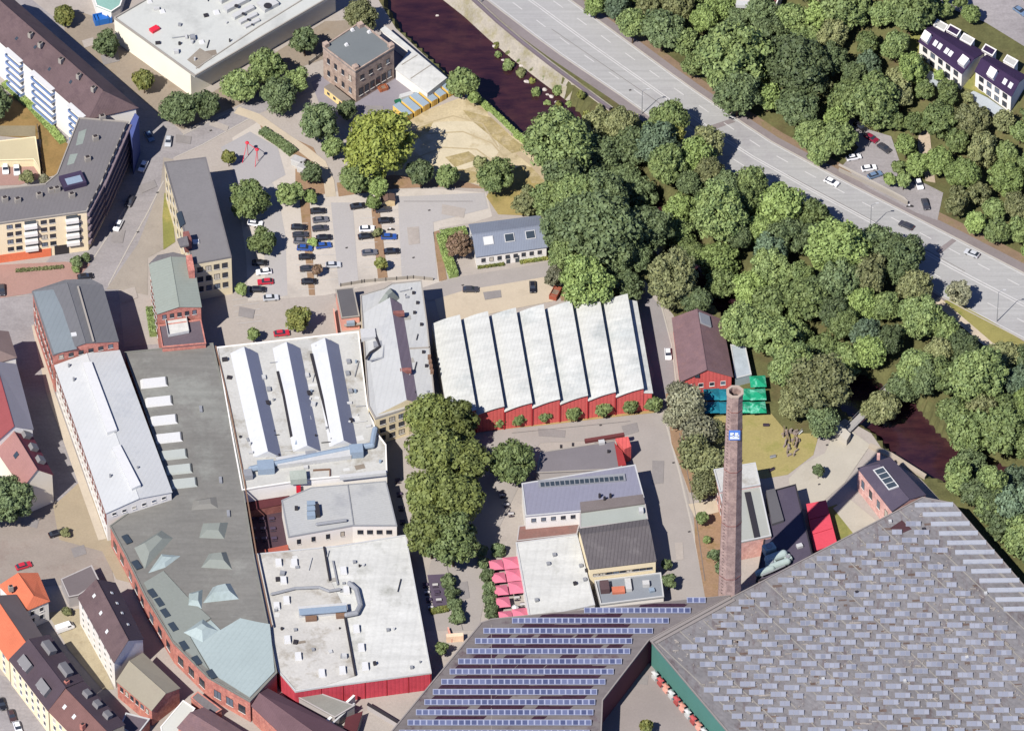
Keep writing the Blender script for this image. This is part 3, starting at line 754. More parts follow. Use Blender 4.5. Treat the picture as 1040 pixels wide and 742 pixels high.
# ================================================================== long office and the brick building below it
zL = 14.2
t = flat('office_building', 'long narrow office building with plain grey roof and cream walls', 'office building', [(167, 165), (209, 160), (235, 261), (196, 268)], zL, surf('beige_render', cw(220, 206, 172), .05), surf('plain_grey_roof', c(148, 145, 144), .07, .1, 1.6, c(130, 126, 126), .6, .1), par=.15, cop=GREY_ROOF,
         win=((2, 3, 4, 1.4, 1.7, 2.2, 13.4), (3, 3, 8, 1.3, 1.6, 2.2, 13.4)), frame=DFRAME)
rbox(t, 'roof_hatch', 199, 246, zL, 1.8, 1.4, .5, SKYL, .1)
pL = TI[t.name][0]
part(t, 'stair_turret', MB().prism([P2(x, y, zL) for x, y in [(186, 246), (192, 245), (195, 253), (188, 254)]], zL-1, zL+4.0), DBRICK)
part(t, 'turret_roof', MB().prism([P2(x, y, zL+4) for x, y in [(180, 244), (190, 241), (192, 250), (183, 252)]], zL+4, zL+4.6), GREY_ROOF)
part(t, 'arched_window', MB().prism([P2(x, y, zL) for x, y in [(179, 218), (184, 215), (188, 228), (183, 232)]], zL-.05, zL+.4), DPANE)
t = gable('brick_building', 'brick building with pale green-grey roof below the long office', 'brick building', [(160, 318), (204, 311), (195, 262), (152, 268)], 13.4, 1.4, BRICK_W, surf('pale_sage_roof', c(172, 180, 168), .06, .1, 1.4, c(156, 162, 150), .5, .1, rib=(1.3, 1.0, .06)), over=.25,
          win=((0, 1, 5, 1.0, 1.4, 10.2, 13), (3, 3, 7, 1.1, 1.8, 1.5, 13)), frame=DFRAME)
part(t, 'stair_tower', MB().prism([P2(x, y, 14) for x, y in [(189, 266), (195, 265), (198, 281), (192, 282)]], 5, 16.5), BRICK_W)
rl = part(t, 'hipped_end', MB().shell([P(151, 268, 13.5), P(196, 261, 13.5), P(176, 256, 13.2), P(160, 259, 13.2)], [(0, 1, 2, 3)], .2), GREY_ROOF)
t = flat('brick_annex', 'low brick annex with a white roof terrace against the brick building', 'brick annex', [(161, 331), (204, 325), (209, 349), (165, 353)], 9.6, BRICK_W, surf('mauve_felt_roof', c(120, 108, 114)), par=.35)
part(t, 'terrace', MB().prism([P2(x, y, 9.7) for x, y in [(168, 326), (189, 322), (192, 338), (171, 342)]], 9.5, 9.85), WHITE_ROOF)
for a_, b_ in (((168, 326), (189, 322)), ((189, 322), (192, 338)), ((192, 338), (171, 342)), ((171, 342), (168, 326))):
    bar(t, 'terrace_railing', [a_, b_], 9.8, .12, .9, WMETAL)
# ================================================================== west side: brick hall, white hall, green hall
t = gable('brick_hall', 'old brick hall with rounded grey metal roof at the left', 'brick hall', [(54, 360), (120, 346), (104, 290), (33, 296)], 14.5, 2.0, BRICK_W, surf('grey_metal_roof', c(130, 130, 132), .05, .1, 1.4, c(118, 116, 120), .5, .1, rib=(.3, 1.5, .06)), over=.2,
          win=((3, 2, 9, 1.3, 2.2, 2.5, 13.5), (0, 1, 6, 1.2, 1.2, 12.0, 14.2)), frame=DFRAME, rm2=None)
bar(t, 'roof_seam', [(79, 291), (95, 347)], 16.3, .5, .25, CONC)
part(t, 'roof_strip', MB().shell([P(34, 296, 14.75), P(62, 293, 16.0), P(78, 354, 15.9), P(55, 359, 14.7)], [(0, 1, 2, 3)], .12), surf('bluish_zinc_strip', c(146, 156, 160), .05, rib=(.3, 1.5, .06)))
part(t, 'rounded_end', MB().shell([P(33, 295, 14.6), P(104, 289, 14.6), P(92, 283, 14.4), P(66, 284, 14.4)], [(0, 1, 2, 3)], .2), surf('grey_metal_roof', c(130, 130, 132)))
p = P(75, 340, 16.0); part(t, 'roof_light', MB().box((p.x, p.y, 16.0), 1.5, 1.3, .35, .2), SKYL)
t = gable('white_hall', 'long hall with white roof, two ridge skylights and white gable wall', 'factory hall', [(108, 520), (174, 499), (121, 356), (56, 371)], 11.2, 1.6, WHITE_W, surf('white_sheet_roof', c(226, 228, 226), .04, .08, 1.3, c(192, 198, 202), .5, .06, rib=(.35, 1.2, .04)), over=.25,
          win=((0, 1, 6, 1.1, .9, 8.8, 10.6), (3, 1, 22, 1.1, 1.6, 1.6, 4.2)))
pW = [(v.x, v.y) for v in GI[t.name][:4]]
nW = norm_out(pW, 3); a_, b_ = Vector(pW[3]), Vector(pW[0])
o = a_+nW*.02; part(t, 'brick_frieze', MB().obox((o.x, o.y, 6.4), tuple(b_-a_)+(0,), tuple(nW*.14)+(0,), (0, 0, 4.5)), DBRICK)
windows(t, a_+nW*.15, b_+nW*.15, nW, 7.2, 10.2, 1, 20, 1.1, 1.5, WFRAME)
for q in ([(84, 370), (93, 369), (119, 438), (109, 441)], [(114, 456), (122, 453), (143, 494), (134, 498)]):
    s_ = part(t, 'ridge_skylight', MB().prism([P2(x, y, 12.8) for x, y in q], 12.2, 13.6), SKYL)
    a1, b1 = Vector(P2(*q[1], 12.8)), Vector(P2(*q[2], 12.8))
    d1 = (b1-a1); n1 = Vector((-d1.y, d1.x)).normalized(); n1 = n1 if n1.x > 0 else -n1
    part(s_, 'pane', MB().obox((a1.x, a1.y, 12.75), tuple(d1)+(0,), tuple(n1*.05)+(0,), (0, 0, .7)), DPANE)
for px, py in ((70, 372), (75, 386), (112, 484), (117, 441), (140, 476)):
    p = P(px, py, 12); part(t, 'roof_vent', MB().tube((p.x, p.y, 11.3), (p.x, p.y, 13), .3, n=8), METAL)
# curved green hall
zG = 8
GP = [(127, 358), (216, 349), (230, 410), (244, 480), (258, 566), (272, 634), (281, 683), (254, 712), (212, 688), (176, 652), (148, 606), (128, 564), (112, 534), (140, 514), (175, 500), (152, 430)]
t = flat('curved_hall', 'long curved brick hall with greenish-grey roof between white roofs', 'factory hall', GP, zG, BRICK_W, GREEN_ROOF, par=.25, out=.15, cop=surf('green_grey_coping', c(150, 150, 140)))
pG = TI[t.name][0]
for i in (7, 8, 9, 10, 11):
    a_, b_ = pG[i], pG[i+1]; L_ = (Vector(a_)-Vector(b_)).length
    windows(t, a_, b_, norm_out(pG, i), 1.2, 5.6, 1, max(2, int(L_//4.6)), 2.2, 2.6, DFRAME)
for q in ([(138, 570)], ):
    pass
for px, py in ((124, 549), (134, 575), (150, 604), (157, 613), (163, 624), (171, 638), (182, 657), (195, 672), (210, 686)):
    p = P(px+6, py, zG); rbox(t, 'shade_slab', px+5, py-1, zG, 1.7, 3.2, .5, DPANE, .5)
for k, (px, py) in enumerate(((157, 390), (162, 409), (167, 428), (172, 446), (177, 463), (182, 478), (187, 492))):
    m = SKYL if k < 4 else surf('greyed_skylight', c(206, 212, 204), .04)
    s_ = hood(t, 'roof_lantern', [(px-14, py+5), (px+14, py+2), (px+13, py-7), (px-15, py-4)], zG, .7, .82, m)
    a1 = P(px+14.4, py+2, zG); b1 = P(px+13.4, py-7, zG)
    part(s_, 'pane', MB().add([a1, b1, b1+Vector((-.4, 0, .6)), a1+Vector((-.4, 0, .6))], [(0, 1, 2, 3)]), DPANE)
for q, h_, m in (([(136, 556), (164, 538), (176, 546), (147, 578)], 1.6, MOSS_ROOF), ([(202, 546), (228, 547), (232, 530), (206, 531)], 1.6, MOSS_ROOF),
                 ([(204, 576), (236, 578), (230, 560), (212, 562)], 1.7, MOSS_ROOF), ([(206, 612), (243, 608), (234, 592), (216, 596)], 2.0, TEAL_ROOF),
                 ([(190, 616), (205, 618), (206, 598), (192, 602)], 1.2, TEAL_ROOF), ([(150, 582), (168, 576), (184, 564), (164, 562)], .9, TEAL_ROOF),
                 ([(194, 518), (222, 516), (220, 504), (196, 508)], .9, surf('green_grey_hood', c(150, 148, 140), .04))):
    hood(t, 'roof_lantern', q, zG, h_, .45, m)
for q, m in (([(192, 644), (214, 630), (224, 640), (244, 628), (262, 632), (274, 634), (279, 682), (254, 708), (216, 684)], TEAL_ROOF),
             ([(146, 592), (166, 580), (190, 606), (214, 628), (190, 642), (212, 680), (176, 650)], MOSS_ROOF)):
    part(t, 'roof_facet', MB().prism([P2(x, y, zG) for x, y in q], zG-.02, zG+.3), m)
hood(t, 'roof_lantern', [(186, 642), (206, 652), (222, 640), (206, 628)], zG+.3, 1.6, .3, TEAL_ROOF)
for px, py in ((224, 488), (232, 522), (204, 416)): rbox(t, 'roof_vent', px, py, zG, .8, 2.2, .6, METAL, .1)
bar(t, 'gutter_pipe', [(219, 352), (233, 412), (247, 482), (261, 566), (276, 636)], zG, .35, .4, surf('rusty_pipe', c(150, 118, 96), .1))
# ================================================================== centre: workshop with three monitors
zM = 8.0
MP = [(220, 353), (364, 337), (373, 412), (383, 440), (392, 452), (393, 480), (313, 487), (295, 490), (262, 495), (246, 498), (238, 455)]
t = flat('workshop', 'low white workshop with three long white ridge roofs', 'workshop', MP, zM, WHITE_W, PALE_ROOF, par=.3)
pM = TI[t.name][0]
MON_L = surf('white_monitor_roof', c(234, 236, 236), .04, .1, 1.2, c(206, 212, 218), .5, .1)
for q in ([(226, 357), (262, 460)], ):
    pass
for k, (x0, y0, x1, y1) in enumerate(((248, 352, 272, 458), (291, 347, 312, 452), (330, 343, 349, 447))):
    w1, w2 = (9.5, 8.5) if k < 3 else (2, 7)
    zt = zM+2.5
    r0, r1 = P(x0, y0, zt), P(x1, y1, zt)
    wl, wr = 3.9, 3.7
    vs = [(r0.x-wl, r0.y, zM-.02), (r0.x+wr, r0.y, zM-.02), r0, (r1.x-wl, r1.y, zM-.02), (r1.x+wr, r1.y, zM-.02), r1]
    m_ = part(t, 'ridge_roof', MB().add(vs, [(0, 3, 5, 2), (2, 5, 4, 1), (0, 2, 1), (3, 4, 5)]), MON_L)
    part(m_, 'shaded_side', MB().add([Vector(v)+Vector((.05, 0, .03)) for v in (vs[1], vs[4], vs[5], vs[2])], [(0, 1, 2, 3)]), surf('blue_grey_shade', c(142, 148, 170), .05))  # right slope of the white ridge, its shade painted blue-grey
bar(t, 'gutter', [(282, 378), (288, 402), (296, 444)], zM, .7, .5, DMETAL); bar(t, 'gutter', [(316, 360), (326, 400), (336, 440)], zM, .7, .5, DMETAL)
bar(t, 'gutter', [(240, 366), (248, 400), (258, 446)], zM, .6, .4, DMETAL)
for px, py in ((268, 384), (273, 396), (312, 382), (314, 400), (353, 380), (356, 398), (357, 428), (312, 442), (314, 426), (270, 428), (354, 368), (272, 410)):
    rbox(t, 'roof_vent', px, py, zM, 1.0, 1.4, .8, random.choice((METAL, ACW, DMETAL)), .2)
duct(t, [(255, 476), (278, 471), (308, 465), (352, 456), (378, 452), (381, 436)], zM+1.1, .85, BMETAL)
rbox(t, 'air_unit', 270, 477, zM, 4.5, 3.6, 2.2, BMETAL, .1); rbox(t, 'air_unit', 362, 461, zM, 3.6, 3.2, 2.4, BMETAL, .1); rbox(t, 'air_unit', 316, 464, zM, 3.0, 1.8, 1.6, METAL, .1)
rbox(t, 'air_unit', 252, 484, zM, 2.2, 2.6, 1.8, METAL, .2)
bar(t, 'white_upstand', [(281, 472), (356, 462)], zM, 3.2, 1.5, WMETAL); bar(t, 'white_upstand', [(345, 486), (392, 481)], zM, 1.2, 1.0, WMETAL)
bar(t, 'pipe', [(318, 478), (335, 477), (335, 484)], zM, .3, .5, surf('rusty_pipe', c(150, 118, 96)))
for k in range(3):
    a1 = Vector(P2(270+k*8, 492.6-k*1.1, zM)); n1 = norm_out(pM, 8)
    part(t, 'red_shutter', MB().obox((a1.x-.7, a1.y, 4.2), (1.4, .15, 0), tuple(n1*.16)+(0,), (0, 0, 3.0)), REDP2)
p = Vector(P2(303, 490, zM)); part(t, 'red_door', MB().obox((p.x-.6, p.y-.15, 4.4), (1.2, .15, 0), (0, -.2, 0), (0, 0, 2.6)), REDP2)
rbox(t, 'stair_head', 303, 487, zM, 4.4, 3.4, 2.0, surf('pale_green_render', c(196, 204, 190)), .1)
clutter(t, 60, 3, (METAL, ACW, DMETAL, ACW, BMETAL), avoid=[(236, 276, 340, 440), (280, 314, 335, 440), (322, 354, 335, 430)])
# central grey building
zH = 10.5
HP = [(366, 300), (390, 293), (398, 288), (428, 285), (434, 330), (441, 400), (415, 414), (381, 425), (374, 412)]
t = flat('central_building', 'pale grey roofed building with a purple strip beside the sawtooth hall', 'factory building', HP, zH, CREAM_W, surf('pale_zinc_roof', c(213, 214, 210), .05, .08, 1.3, c(180, 182, 184), .5, .08, rib=(.15, 1.6, .05)), par=.25, cop=CONC,
         win=((6, 3, 3, 1.5, 1.5, .8, 9.8), (7, 3, 3, 1.5, 1.5, .8, 9.8)), frame=DFRAME)
r0, r1 = P(396, 302, zH+2.6), P(413, 406, zH+2.6)
W0, W1 = P(369, 318, zH+.05), P(383, 421, zH+.05)
E0, E1 = P(408, 309, zH+.05), P(425, 409, zH+.05)
part(t, 'west_roof', MB().add([W0, W1, r1, r0], [(0, 1, 2, 3)]), surf('pale_zinc_roof', c(196, 200, 200)))
part(t, 'gable_wall', MB().add([W1, E1, r1], [(0, 1, 2)]).add([W0, r0, E0], [(0, 1, 2)]), CREAM_W)
part(t, 'east_roof', MB().add([E0, E1, r1, r0], [(0, 1, 2, 3)]), surf('purple_shaded_strip', c(158, 142, 152), .06, rib=(.15, 1.4, .05)))  # shade of the east slope put in as a purple roof colour
for px, py in ((405, 320), (412, 378)): rbox(t, 'dormer_block', px, py, zH+1.4, 3.0, 1.2, 1.2, DBRICK, .1)
hood(t, 'roof_lantern', [(384, 308), (392, 314), (406, 303), (398, 293)], zH, 3.0, .35, MOSS_ROOF)
bar(t, 'roof_joint', [(416, 354), (437, 353)], zH, .4, .25, CONC)
for px, py in ((424, 308), (428, 330), (430, 358), (433, 372), (421, 318), (420, 298)): rbox(t, 'roof_vent', px, py, zH, .8, .8, .6, DMETAL)
duct(t, [(381, 340), (386, 352), (376, 358), (372, 364)], zH+1.2, .35, DMETAL); duct(t, [(376, 366), (389, 363), (391, 344), (397, 344)], zH+1.2, .25, METAL)
rbox(t, 'air_unit', 374, 342, zH, 4, 3.5, 1.6, ACW, .1); rbox(t, 'air_unit', 384, 352, zH, 2.5, 2, 1.3, METAL, .1)
for k in range(4):
    rbox(t, 'vent_cowl', 436+k*.9, 364+k*5, zH, .9, .9, 1.2, surf('rusty_pipe', c(150, 118, 96)))
clutter(t, 14, 5, (METAL, ACW, DMETAL), avoid=[(366, 410, 300, 425)])
# kiosk with grey roof
t = flat('kiosk_building', 'small grey-roofed building with salmon side wall facing the car park', 'small building', [(341, 294), (359, 292), (365, 321), (347, 323)], 5, surf('salmon_wall', cw(222, 160, 142), .05), surf('dark_felt_roof', c(112, 110, 112), .06), par=.15, cop=CONC)
p = P2(354, 334); part(t, 'porch', MB().prism([P2(347, 322, 2.6), P2(365, 320, 2.6), P2(367, 329, 2.6), P2(350, 331, 2.6)], 2.3, 2.6, bottom=True), CONC)
rbox(t, 'air_unit', 356, 329, 2.6, 2.2, 1.6, 1.2, BMETAL, .1)
# ================================================================== sawtooth hall
L0z, R0z = 7.3, 9.5
SAWM = surf('white_sawtooth_roof', c(230, 231, 223), .07, .06, 1.3, c(196, 202, 198), .7, .07, rib=(.21, 1.0, .08), streak=(-.25, .2, 1.2, .1))
cenS = P(550, 365, 0)
t = thing('sawtooth_hall', 'red factory hall with seven white sawtooth roof bays', 'factory hall', (cenS.x, cenS.y, 0))
bx, by, tx, ty = 455.5, 424.0, 439.0, 330.0
for i in range(7):
    b0 = P(bx+28.3*i, by-3.65*i, L0z); b1 = P(bx+28.3*(i+1)-1.5, by-3.65*(i+1)-5.6, R0z)
    t0 = P(tx+28.35*i, ty-3.55*i, L0z); t1 = P(tx+28.35*(i+1)-4.2, ty-3.55*(i+1)-4.6, R0z)
    b1g = Vector((P(bx+28.3*(i+1), by-3.65*(i+1), L0z).x, P(bx+28.3*(i+1), by-3.65*(i+1), L0z).y, 0))
    b0g = Vector((b0.x, b0.y, 0)); t0g = Vector((t0.x, t0.y, 0))
    t1g = P(tx+28.35*(i+1), ty-3.55*(i+1), L0z); t1g = Vector((t1g.x, t1g.y, 0))
    E = lambda v, z: Vector((v.x, v.y, z))
    N = 5; vs = []
    for k in range(N+1):
        s = k/N; zz = L0z+(R0z-L0z)*s+.32*math.sin(math.pi*s)
        a = b0.lerp(E(b1g, 0), s); b = t0.lerp(E(t1g, 0), s)
        a.z = b.z = zz; o = (a-b).normalized()*.5; o.z = 0; vs += [a+o, b-o]
    r = part(t, 'roof_bay', MB().shell(vs, [(2*k, 2*k+2, 2*k+3, 2*k+1) for k in range(N)], .18), SAWM)
    g = MB().add([E(b1g, L0z+.1), E(t1g, L0z+.1), E(t1g, R0z-.2), E(b1g, R0z-.2)], [(0, 1, 2, 3)])
    part(r, 'glazing', g, DPANE)
    bb = b1g.lerp(t1g, .5); dn = (t1g-b1g).normalized()
    mull = MB()
    for k in range(11):
        q = b1g.lerp(t1g, (k+.5)/11); mull.obox((q.x, q.y, L0z+.1), tuple(dn*.1), (.08, 0, 0), (0, 0, R0z-L0z-.4))
    part(r, 'glazing_frame', mull, METAL)
    wl = MB(); n = []
    for k in range(N+1):
        s = k/N; q = b0g.lerp(b1g, s); n.append((q.x, q.y, L0z+(R0z-L0z)*s+.32*math.sin(math.pi*s)-.2))
    wl.add([(b0g.x, b0g.y, -.5)]+n+[(b1g.x, b1g.y, -.5)], [tuple(range(N+3))])
    n = []
    for k in range(N+1):
        s = k/N; q = t0g.lerp(t1g, s); n.append((q.x, q.y, L0z+(R0z-L0z)*s+.32*math.sin(math.pi*s)-.2))
    w_ = part(t, 'south_wall', wl, RED_W)
    q = b0g
    part(t, 'wall_pilaster', MB().box((q.x, q.y-.1, -.3), .35, .3, L0z+.2), surf('dark_red_joint', cw(150, 40, 44)))
    part(t, 'north_wall', MB().add([(t0g.x, t0g.y, -.5)]+n+[(t1g.x, t1g.y, -.5)], [tuple(range(N+3))]), RED_W)
    if i == 0: part(t, 'west_wall', MB().add([E(b0g, -.5), E(t0g, -.5), E(t0g, L0z-.1), E(b0g, L0z-.1)], [(0, 1, 2, 3)]), WHITE_W)
q0, q1 = b1g, t1g
part(t, 'east_wall', MB().prism([(q0.x+.12, q0.y), (q1.x+.12, q1.y), (q1.x+2.3, q1.y-.2), (q0.x+2.3, q0.y+.2)], -.5, 7.0), RED_W)
part(t, 'east_lean_to_roof', MB().shell([Vector((q0.x+.1, q0.y-.3, 7.5)), Vector((q0.x+2.6, q0.y, 7.1)), Vector((q1.x+2.6, q1.y, 7.1)), Vector((q1.x+.1, q1.y+.3, 7.5))], [(0, 1, 2, 3)], .2), SAWM)
# ================================================================== small white building with blue-grey roof
t = gable('office_house', 'small white building with blue-grey roof and three skylights', 'small building', [(555, 250), (548, 219), (477, 228), (484, 260)], 4.6, 2.2, WHITE_W, BLUE_ROOF, over=.3,
          win=((3, 1, 8, 1.0, 1.3, 1.2, 4.0),), frame=DFRAME)
for s_, m in ((.2, DPANE), (.5, DPANE), (.8, SKYL)):
    f_ = slope_box(t, 1 if GI[t.name][1].y < GI[t.name][0].y else 0, s_, .62, 2.8, 2.6, .25, 'skylight', WMETAL)
    p, u, w, n = on_slope(t, 0, s_, .62)
    part(f_, 'pane', MB().obox(p-u*1.2-w*1.1+n*.24, u*2.4, w*2.2, n*.06), m)
for k in (.45, .58):
    a_, b_ = Vector(P2(484, 260, 4.6)), Vector(P2(555, 250, 4.6)); q = a_.lerp(b_, k)
    part(t, 'door', MB().obox((q.x-.5, q.y-.12, 0), (1.1, .17, 0), (0, .3, 0), (0, 0, 2.6)), DPANE)
# ================================================================== stone mill house at the river
t = flat('stone_house', 'square tan stone house with flat grey roof by the river', 'stone house', [(328, 48), (361, 73), (400, 49), (366, 23)], 12, STONE_W, surf('bluish_grey_roof', c(134, 140, 140), .05, .1, 1.5), par=.4, cop=STONE_W,
         win=((0, 2, 4, 1.0, 1.8, 1, 10.5), (1, 1, 6, 1.3, 2.6, 1.2, 5.4), (1, 1, 4, 1.1, 1.5, 6.5, 10.5)), frame=DFRAME)
for px, py in ((331, 47), (361, 70), (397, 48), (366, 27)):
    rbox(t, 'corner_turret', px, py, 12, 1.5, 1.5, 1.3, STONE_W, .6)
for px, py in ((358, 31), (375, 33), (352, 46)): rbox(t, 'roof_vent', px, py, 12, 1.1, 1.1, .7, SKYL, .6, (.6, .6))
t = flat('canopy', 'long white canopy roof along the river bank', 'canopy', [(387, 30), (391, 27), (453, 79), (434, 94), (402, 70), (416, 52)], 4.2, WHITE_W, WHITE_ROOF, par=0, out=.2)
bar(t, 'roof_joint', [(417, 80), (438, 66)], 4.2, .25, .15, CONC); bar(t, 'roof_joint', [(408, 66), (424, 56)], 4.2, .25, .15, CONC)
# ================================================================== big factory with crimson wall
zF = 6.5
FP = [(258, 563), (343, 554.5), (412, 543.5), (438, 683), (325, 698), (300, 702), (283, 682), (269, 632)]
t = flat('factory', 'big flat white-roofed factory with crimson south wall', 'factory', FP, zF, CRED_W, WHITE_ROOF, par=.3, cop=WMETAL)
pF = TI[t.name][0]
a_, b_ = Vector(pF[3]), Vector(pF[4]); nF = norm_out(pF, 3)
for k in range(6):
    q = a_.lerp(b_, k/5*.98+.01); part(t, 'wall_joint', MB().box((q.x, q.y, -.3), .14, .3, zF), surf('dark_red_joint', cw(150, 40, 44)))
part(t, 'old_roof', MB().prism([P2(x, y, zF) for x, y in [(259, 564), (329, 557), (336, 590), (352, 622), (362, 686), (326, 697), (301, 700), (284, 681), (270, 632)]], zF-.02, zF+.12), surf('worn_white_roof', c(222, 219, 210), .1, .1, 1.4, c(168, 158, 140), .8, .11))
bar(t, 'roof_kerb', [(329, 556), (335, 590)], zF+.1, .5, .6, DMETAL); bar(t, 'roof_kerb', [(338, 570), (343, 594)], zF+.1, .4, .5, METAL)
bar(t, 'roof_kerb', [(350, 626), (361, 686)], zF+.1, .5, .6, DMETAL)
for px, py in ((283, 572), (288, 590), (291, 610), (281, 616), (292, 650), (303, 667), (327, 684), (348, 681), (349, 580), (352, 600), (362, 639), (367, 658), (371, 677), (299, 572)):
    s_ = rbox(t, 'skylight', px, py, zF+.1, 1.9, 2.6, .9, SKYL, .1, (.8, .85))
    q = P(px, py, zF+.1); part(s_, 'pane', MB().obox((q.x+.93, q.y-1.1, zF+.15), (.03, 0, 0), (0, 2.2, 0), (-.17, 0, .75)), DPANE)
u = rbox(t, 'air_unit', 328, 622, zF+.1, 13, 2.6, 1.9, WMETAL, .11)
q = P(328, 617, zF+2.0); part(u, 'cooler_lid', MB().box((q.x, q.y-.9, zF+1.95), 12.6, 2.2, .25, .11), BMETAL)
rbox(t, 'air_unit', 316, 629, zF+.1, 3, 1.4, .9, surf('rusty_pipe', c(150, 118, 96)), .1); rbox(t, 'air_unit', 346, 626, zF+.1, 2.5, 1.5, 1.1, surf('rusty_pipe', c(150, 118, 96)), .1)
duct(t, [(355, 592), (362, 598), (366, 614), (362, 622), (352, 624)], zF+1.2, .7, METAL); duct(t, [(276, 603), (300, 597), (324, 596), (334, 600), (345, 598)], zF+.8, .4, METAL)
for px, py in ((360, 571), (394, 640), (418, 678), (300, 640), (318, 660), (280, 620)): rbox(t, 'roof_vent', px, py, zF+.1, .8, .8, .7, METAL, .2)
sheet('sunken_courtyard', [(248, 520), (290, 513), (294, 556), (260, 564)], surf('dark_deck', c(92, 70, 78), .1, .2), 8)
clutter(t, 26, 8, (METAL, ACW, DMETAL), avoid=[(296, 360, 612, 636)], zz=zF+.12)
# white-walled connecting building
t = flat('workshop', 'white-walled workshop with pale grey ribbed roof and a row of small windows', 'workshop', [(286, 508), (316, 495), (392, 488.5), (403, 533.5), (358, 533.5), (293, 545)], 6.5, WHITE_W, LGREY_ROOF, par=.12, cop=METAL,
         win=((4, 1, 4, .9, 1.6, 2.6, 5.4), (3, 1, 4, 1.4, 1.4, 2.6, 5.4)), frame=DFRAME)
bar(t, 'roof_joint', [(353, 492), (359, 533)], 6.5, .3, .25, METAL)
for k in range(3): rbox(t, 'air_unit', 316, 514+k*5.5, 6.5, 2.2, 1.6, 1.5, BMETAL, .1)
rbox(t, 'air_unit', 322, 520, 6.5, 1.4, 4, 1.4, DMETAL, .1)
duct(t, [(322, 532), (351, 528)], 7.2, .45, METAL); rbox(t, 'roof_vent', 301, 517, 6.5, .9, .9, 1, DMETAL)
t = flat('courtyard_wall', 'low red-topped wall closing the dark courtyard terrace', 'wall', [(259, 560), (292, 553), (293, 559), (260, 566)], 2.5, WHITE_W, surf('red_tile_coping', c(190, 104, 86)), par=0)
t = flat('terrace_roof', 'dark maroon awning roof over the courtyard terrace', 'awning', [(246, 508), (293, 500), (294, 510), (248, 519)], 3.2, DBRICK, surf('maroon_awning', c(104, 54, 58)), par=0)
# ================================================================== centre right works
t = flat('annex', 'low grey-roofed annex framed by a red wall behind the blue-grey hall', 'annex', [(545, 480), (549, 459), (594, 452), (625, 447), (632, 476)], 4.6, GREY_W, surf('dull_grey_roof', c(142, 136, 138), .06), par=.12, cop=CONC)
bar(t, 'red_wall', [(594, 449), (634, 442.5)], 4.6, 1.0, .9, surf('dark_red_coping', c(128, 70, 68)))
part(t, 'red_block', MB().prism([P2(x, y, 5.6) for x, y in [(625, 445), (638, 443), (641, 453), (634, 456)]], -.5, 5.6), RED_W)
part(t, 'red_roof', MB().prism([P2(x, y, 4.7) for x, y in [(624, 450), (632, 458), (636, 472), (628, 473)]], 4.4, 4.85), surf('red_roof_sheet', c(178, 64, 64)))
rbox(t, 'air_unit', 611, 450, 4.6, 1.6, 1.2, .9, ACW, .2)
for px, py in ((570, 454), (582, 452), (618, 459)): rbox(t, 'roof_vent', px, py, 4.6, .7, .7, .7, DMETAL)
t = flat('blue_hall', 'blue-grey roofed hall with a long dark skylight strip', 'factory hall', [(530, 491), (645, 472), (654, 505), (590, 519), (534, 524)], 8.2, WHITE_W, surf('lilac_grey_roof', c(158, 158, 174), .05, .08, 1.4, c(146, 144, 158), .5, .08, rib=(.13, 1.2, .05)), par=.2, cop=WMETAL,
         win=((3, 1, 5, 1.1, 1.2, 5.2, 7.6),), frame=DFRAME)
s_ = bar(t, 'skylight', [(547, 492), (635, 485)], 8.2, 2.6, .45, METAL)
for k in range(17):
    a1 = P(551+k*5.0, 491.2-k*.4, 8.67); part(s_, 'pane', MB().box((a1.x, a1.y-.2, 8.64), 1.05, 1.5, .1, .09), DPANE)
for px, py in ((609, 505), (614, 508), (620, 505)):
    q = P(px, py, 8.2); part(t, 'roof_vent', MB().tube((q.x, q.y, 8.0), (q.x, q.y, 9.6), .35, n=8), DMETAL)
t = flat('link_building', 'narrow link building with a brown-grey and pale green stepped roof', 'annex', [(589, 514), (654, 504), (658, 528), (589, 536)], 7.9, GREY_W, surf('pale_green_roof', c(188, 194, 184), .04), par=.1)
part(t, 'roof_step', MB().prism([P2(x, y, 7.9) for x, y in [(589, 511), (653, 503), (655, 512), (590, 521)]], 7.85, 8.45), surf('brown_grey_felt', c(138, 128, 124)))
rbox(t, 'roof_hatch', 651, 520, 7.9, 1.2, 1.6, 1.3, ACW, .1)
t = gable('corrugated_hall', 'hall with dark corrugated roof and cream south wall', 'factory hall', [(588, 537), (599, 577), (666, 569), (657, 527)], 8.6, 1.0, CREAM_W, CORR, over=.2, ridge=.22,
          win=((1, 1, 9, 1.5, .7, 5.0, 6.8),), frame=DFRAME)
t = flat('terrace_building', 'flat roof terrace with plant boxes below the corrugated hall', 'annex', [(604, 590), (671, 582), (674, 606), (610, 614)], 3.8, WHITE_W, surf('blue_grey_felt', c(156, 162, 168), .05), par=.4, cop=WMETAL)
rbox(t, 'plant_box', 628, 600, 3.8, 3.4, 2.2, .8, surf('orange_awning', c(232, 140, 110)), .1); rbox(t, 'plant_box', 638, 595, 3.8, 1.6, 4, 1.1, ACW, .1)
rbox(t, 'plant_box', 656, 594, 3.8, 1.8, 1.6, 1.2, ACW, .1); rbox(t, 'plant_box', 662, 600, 3.8, 1.4, 1.2, .8, BMETAL, .3); rbox(t, 'stair_shed', 614, 598, 3.8, 2.4, 3.4, 1.8, surf('brown_shed', c(110, 88, 90)), .1)
t = flat('roof_hall', 'plain white flat-roofed hall beside the pink parasols', 'hall', [(524, 551), (586, 543), (604, 614), (538, 628)], 5, WHITE_W, WHITE_ROOF, par=.2, cop=WMETAL)
for px, py in ((563, 564), (557, 573), (590, 575), (596, 580), (584, 593), (594, 589), (545, 610)): rbox(t, 'roof_vent', px, py, 5, .9, .9, .8, random.choice((METAL, DMETAL)), .3)
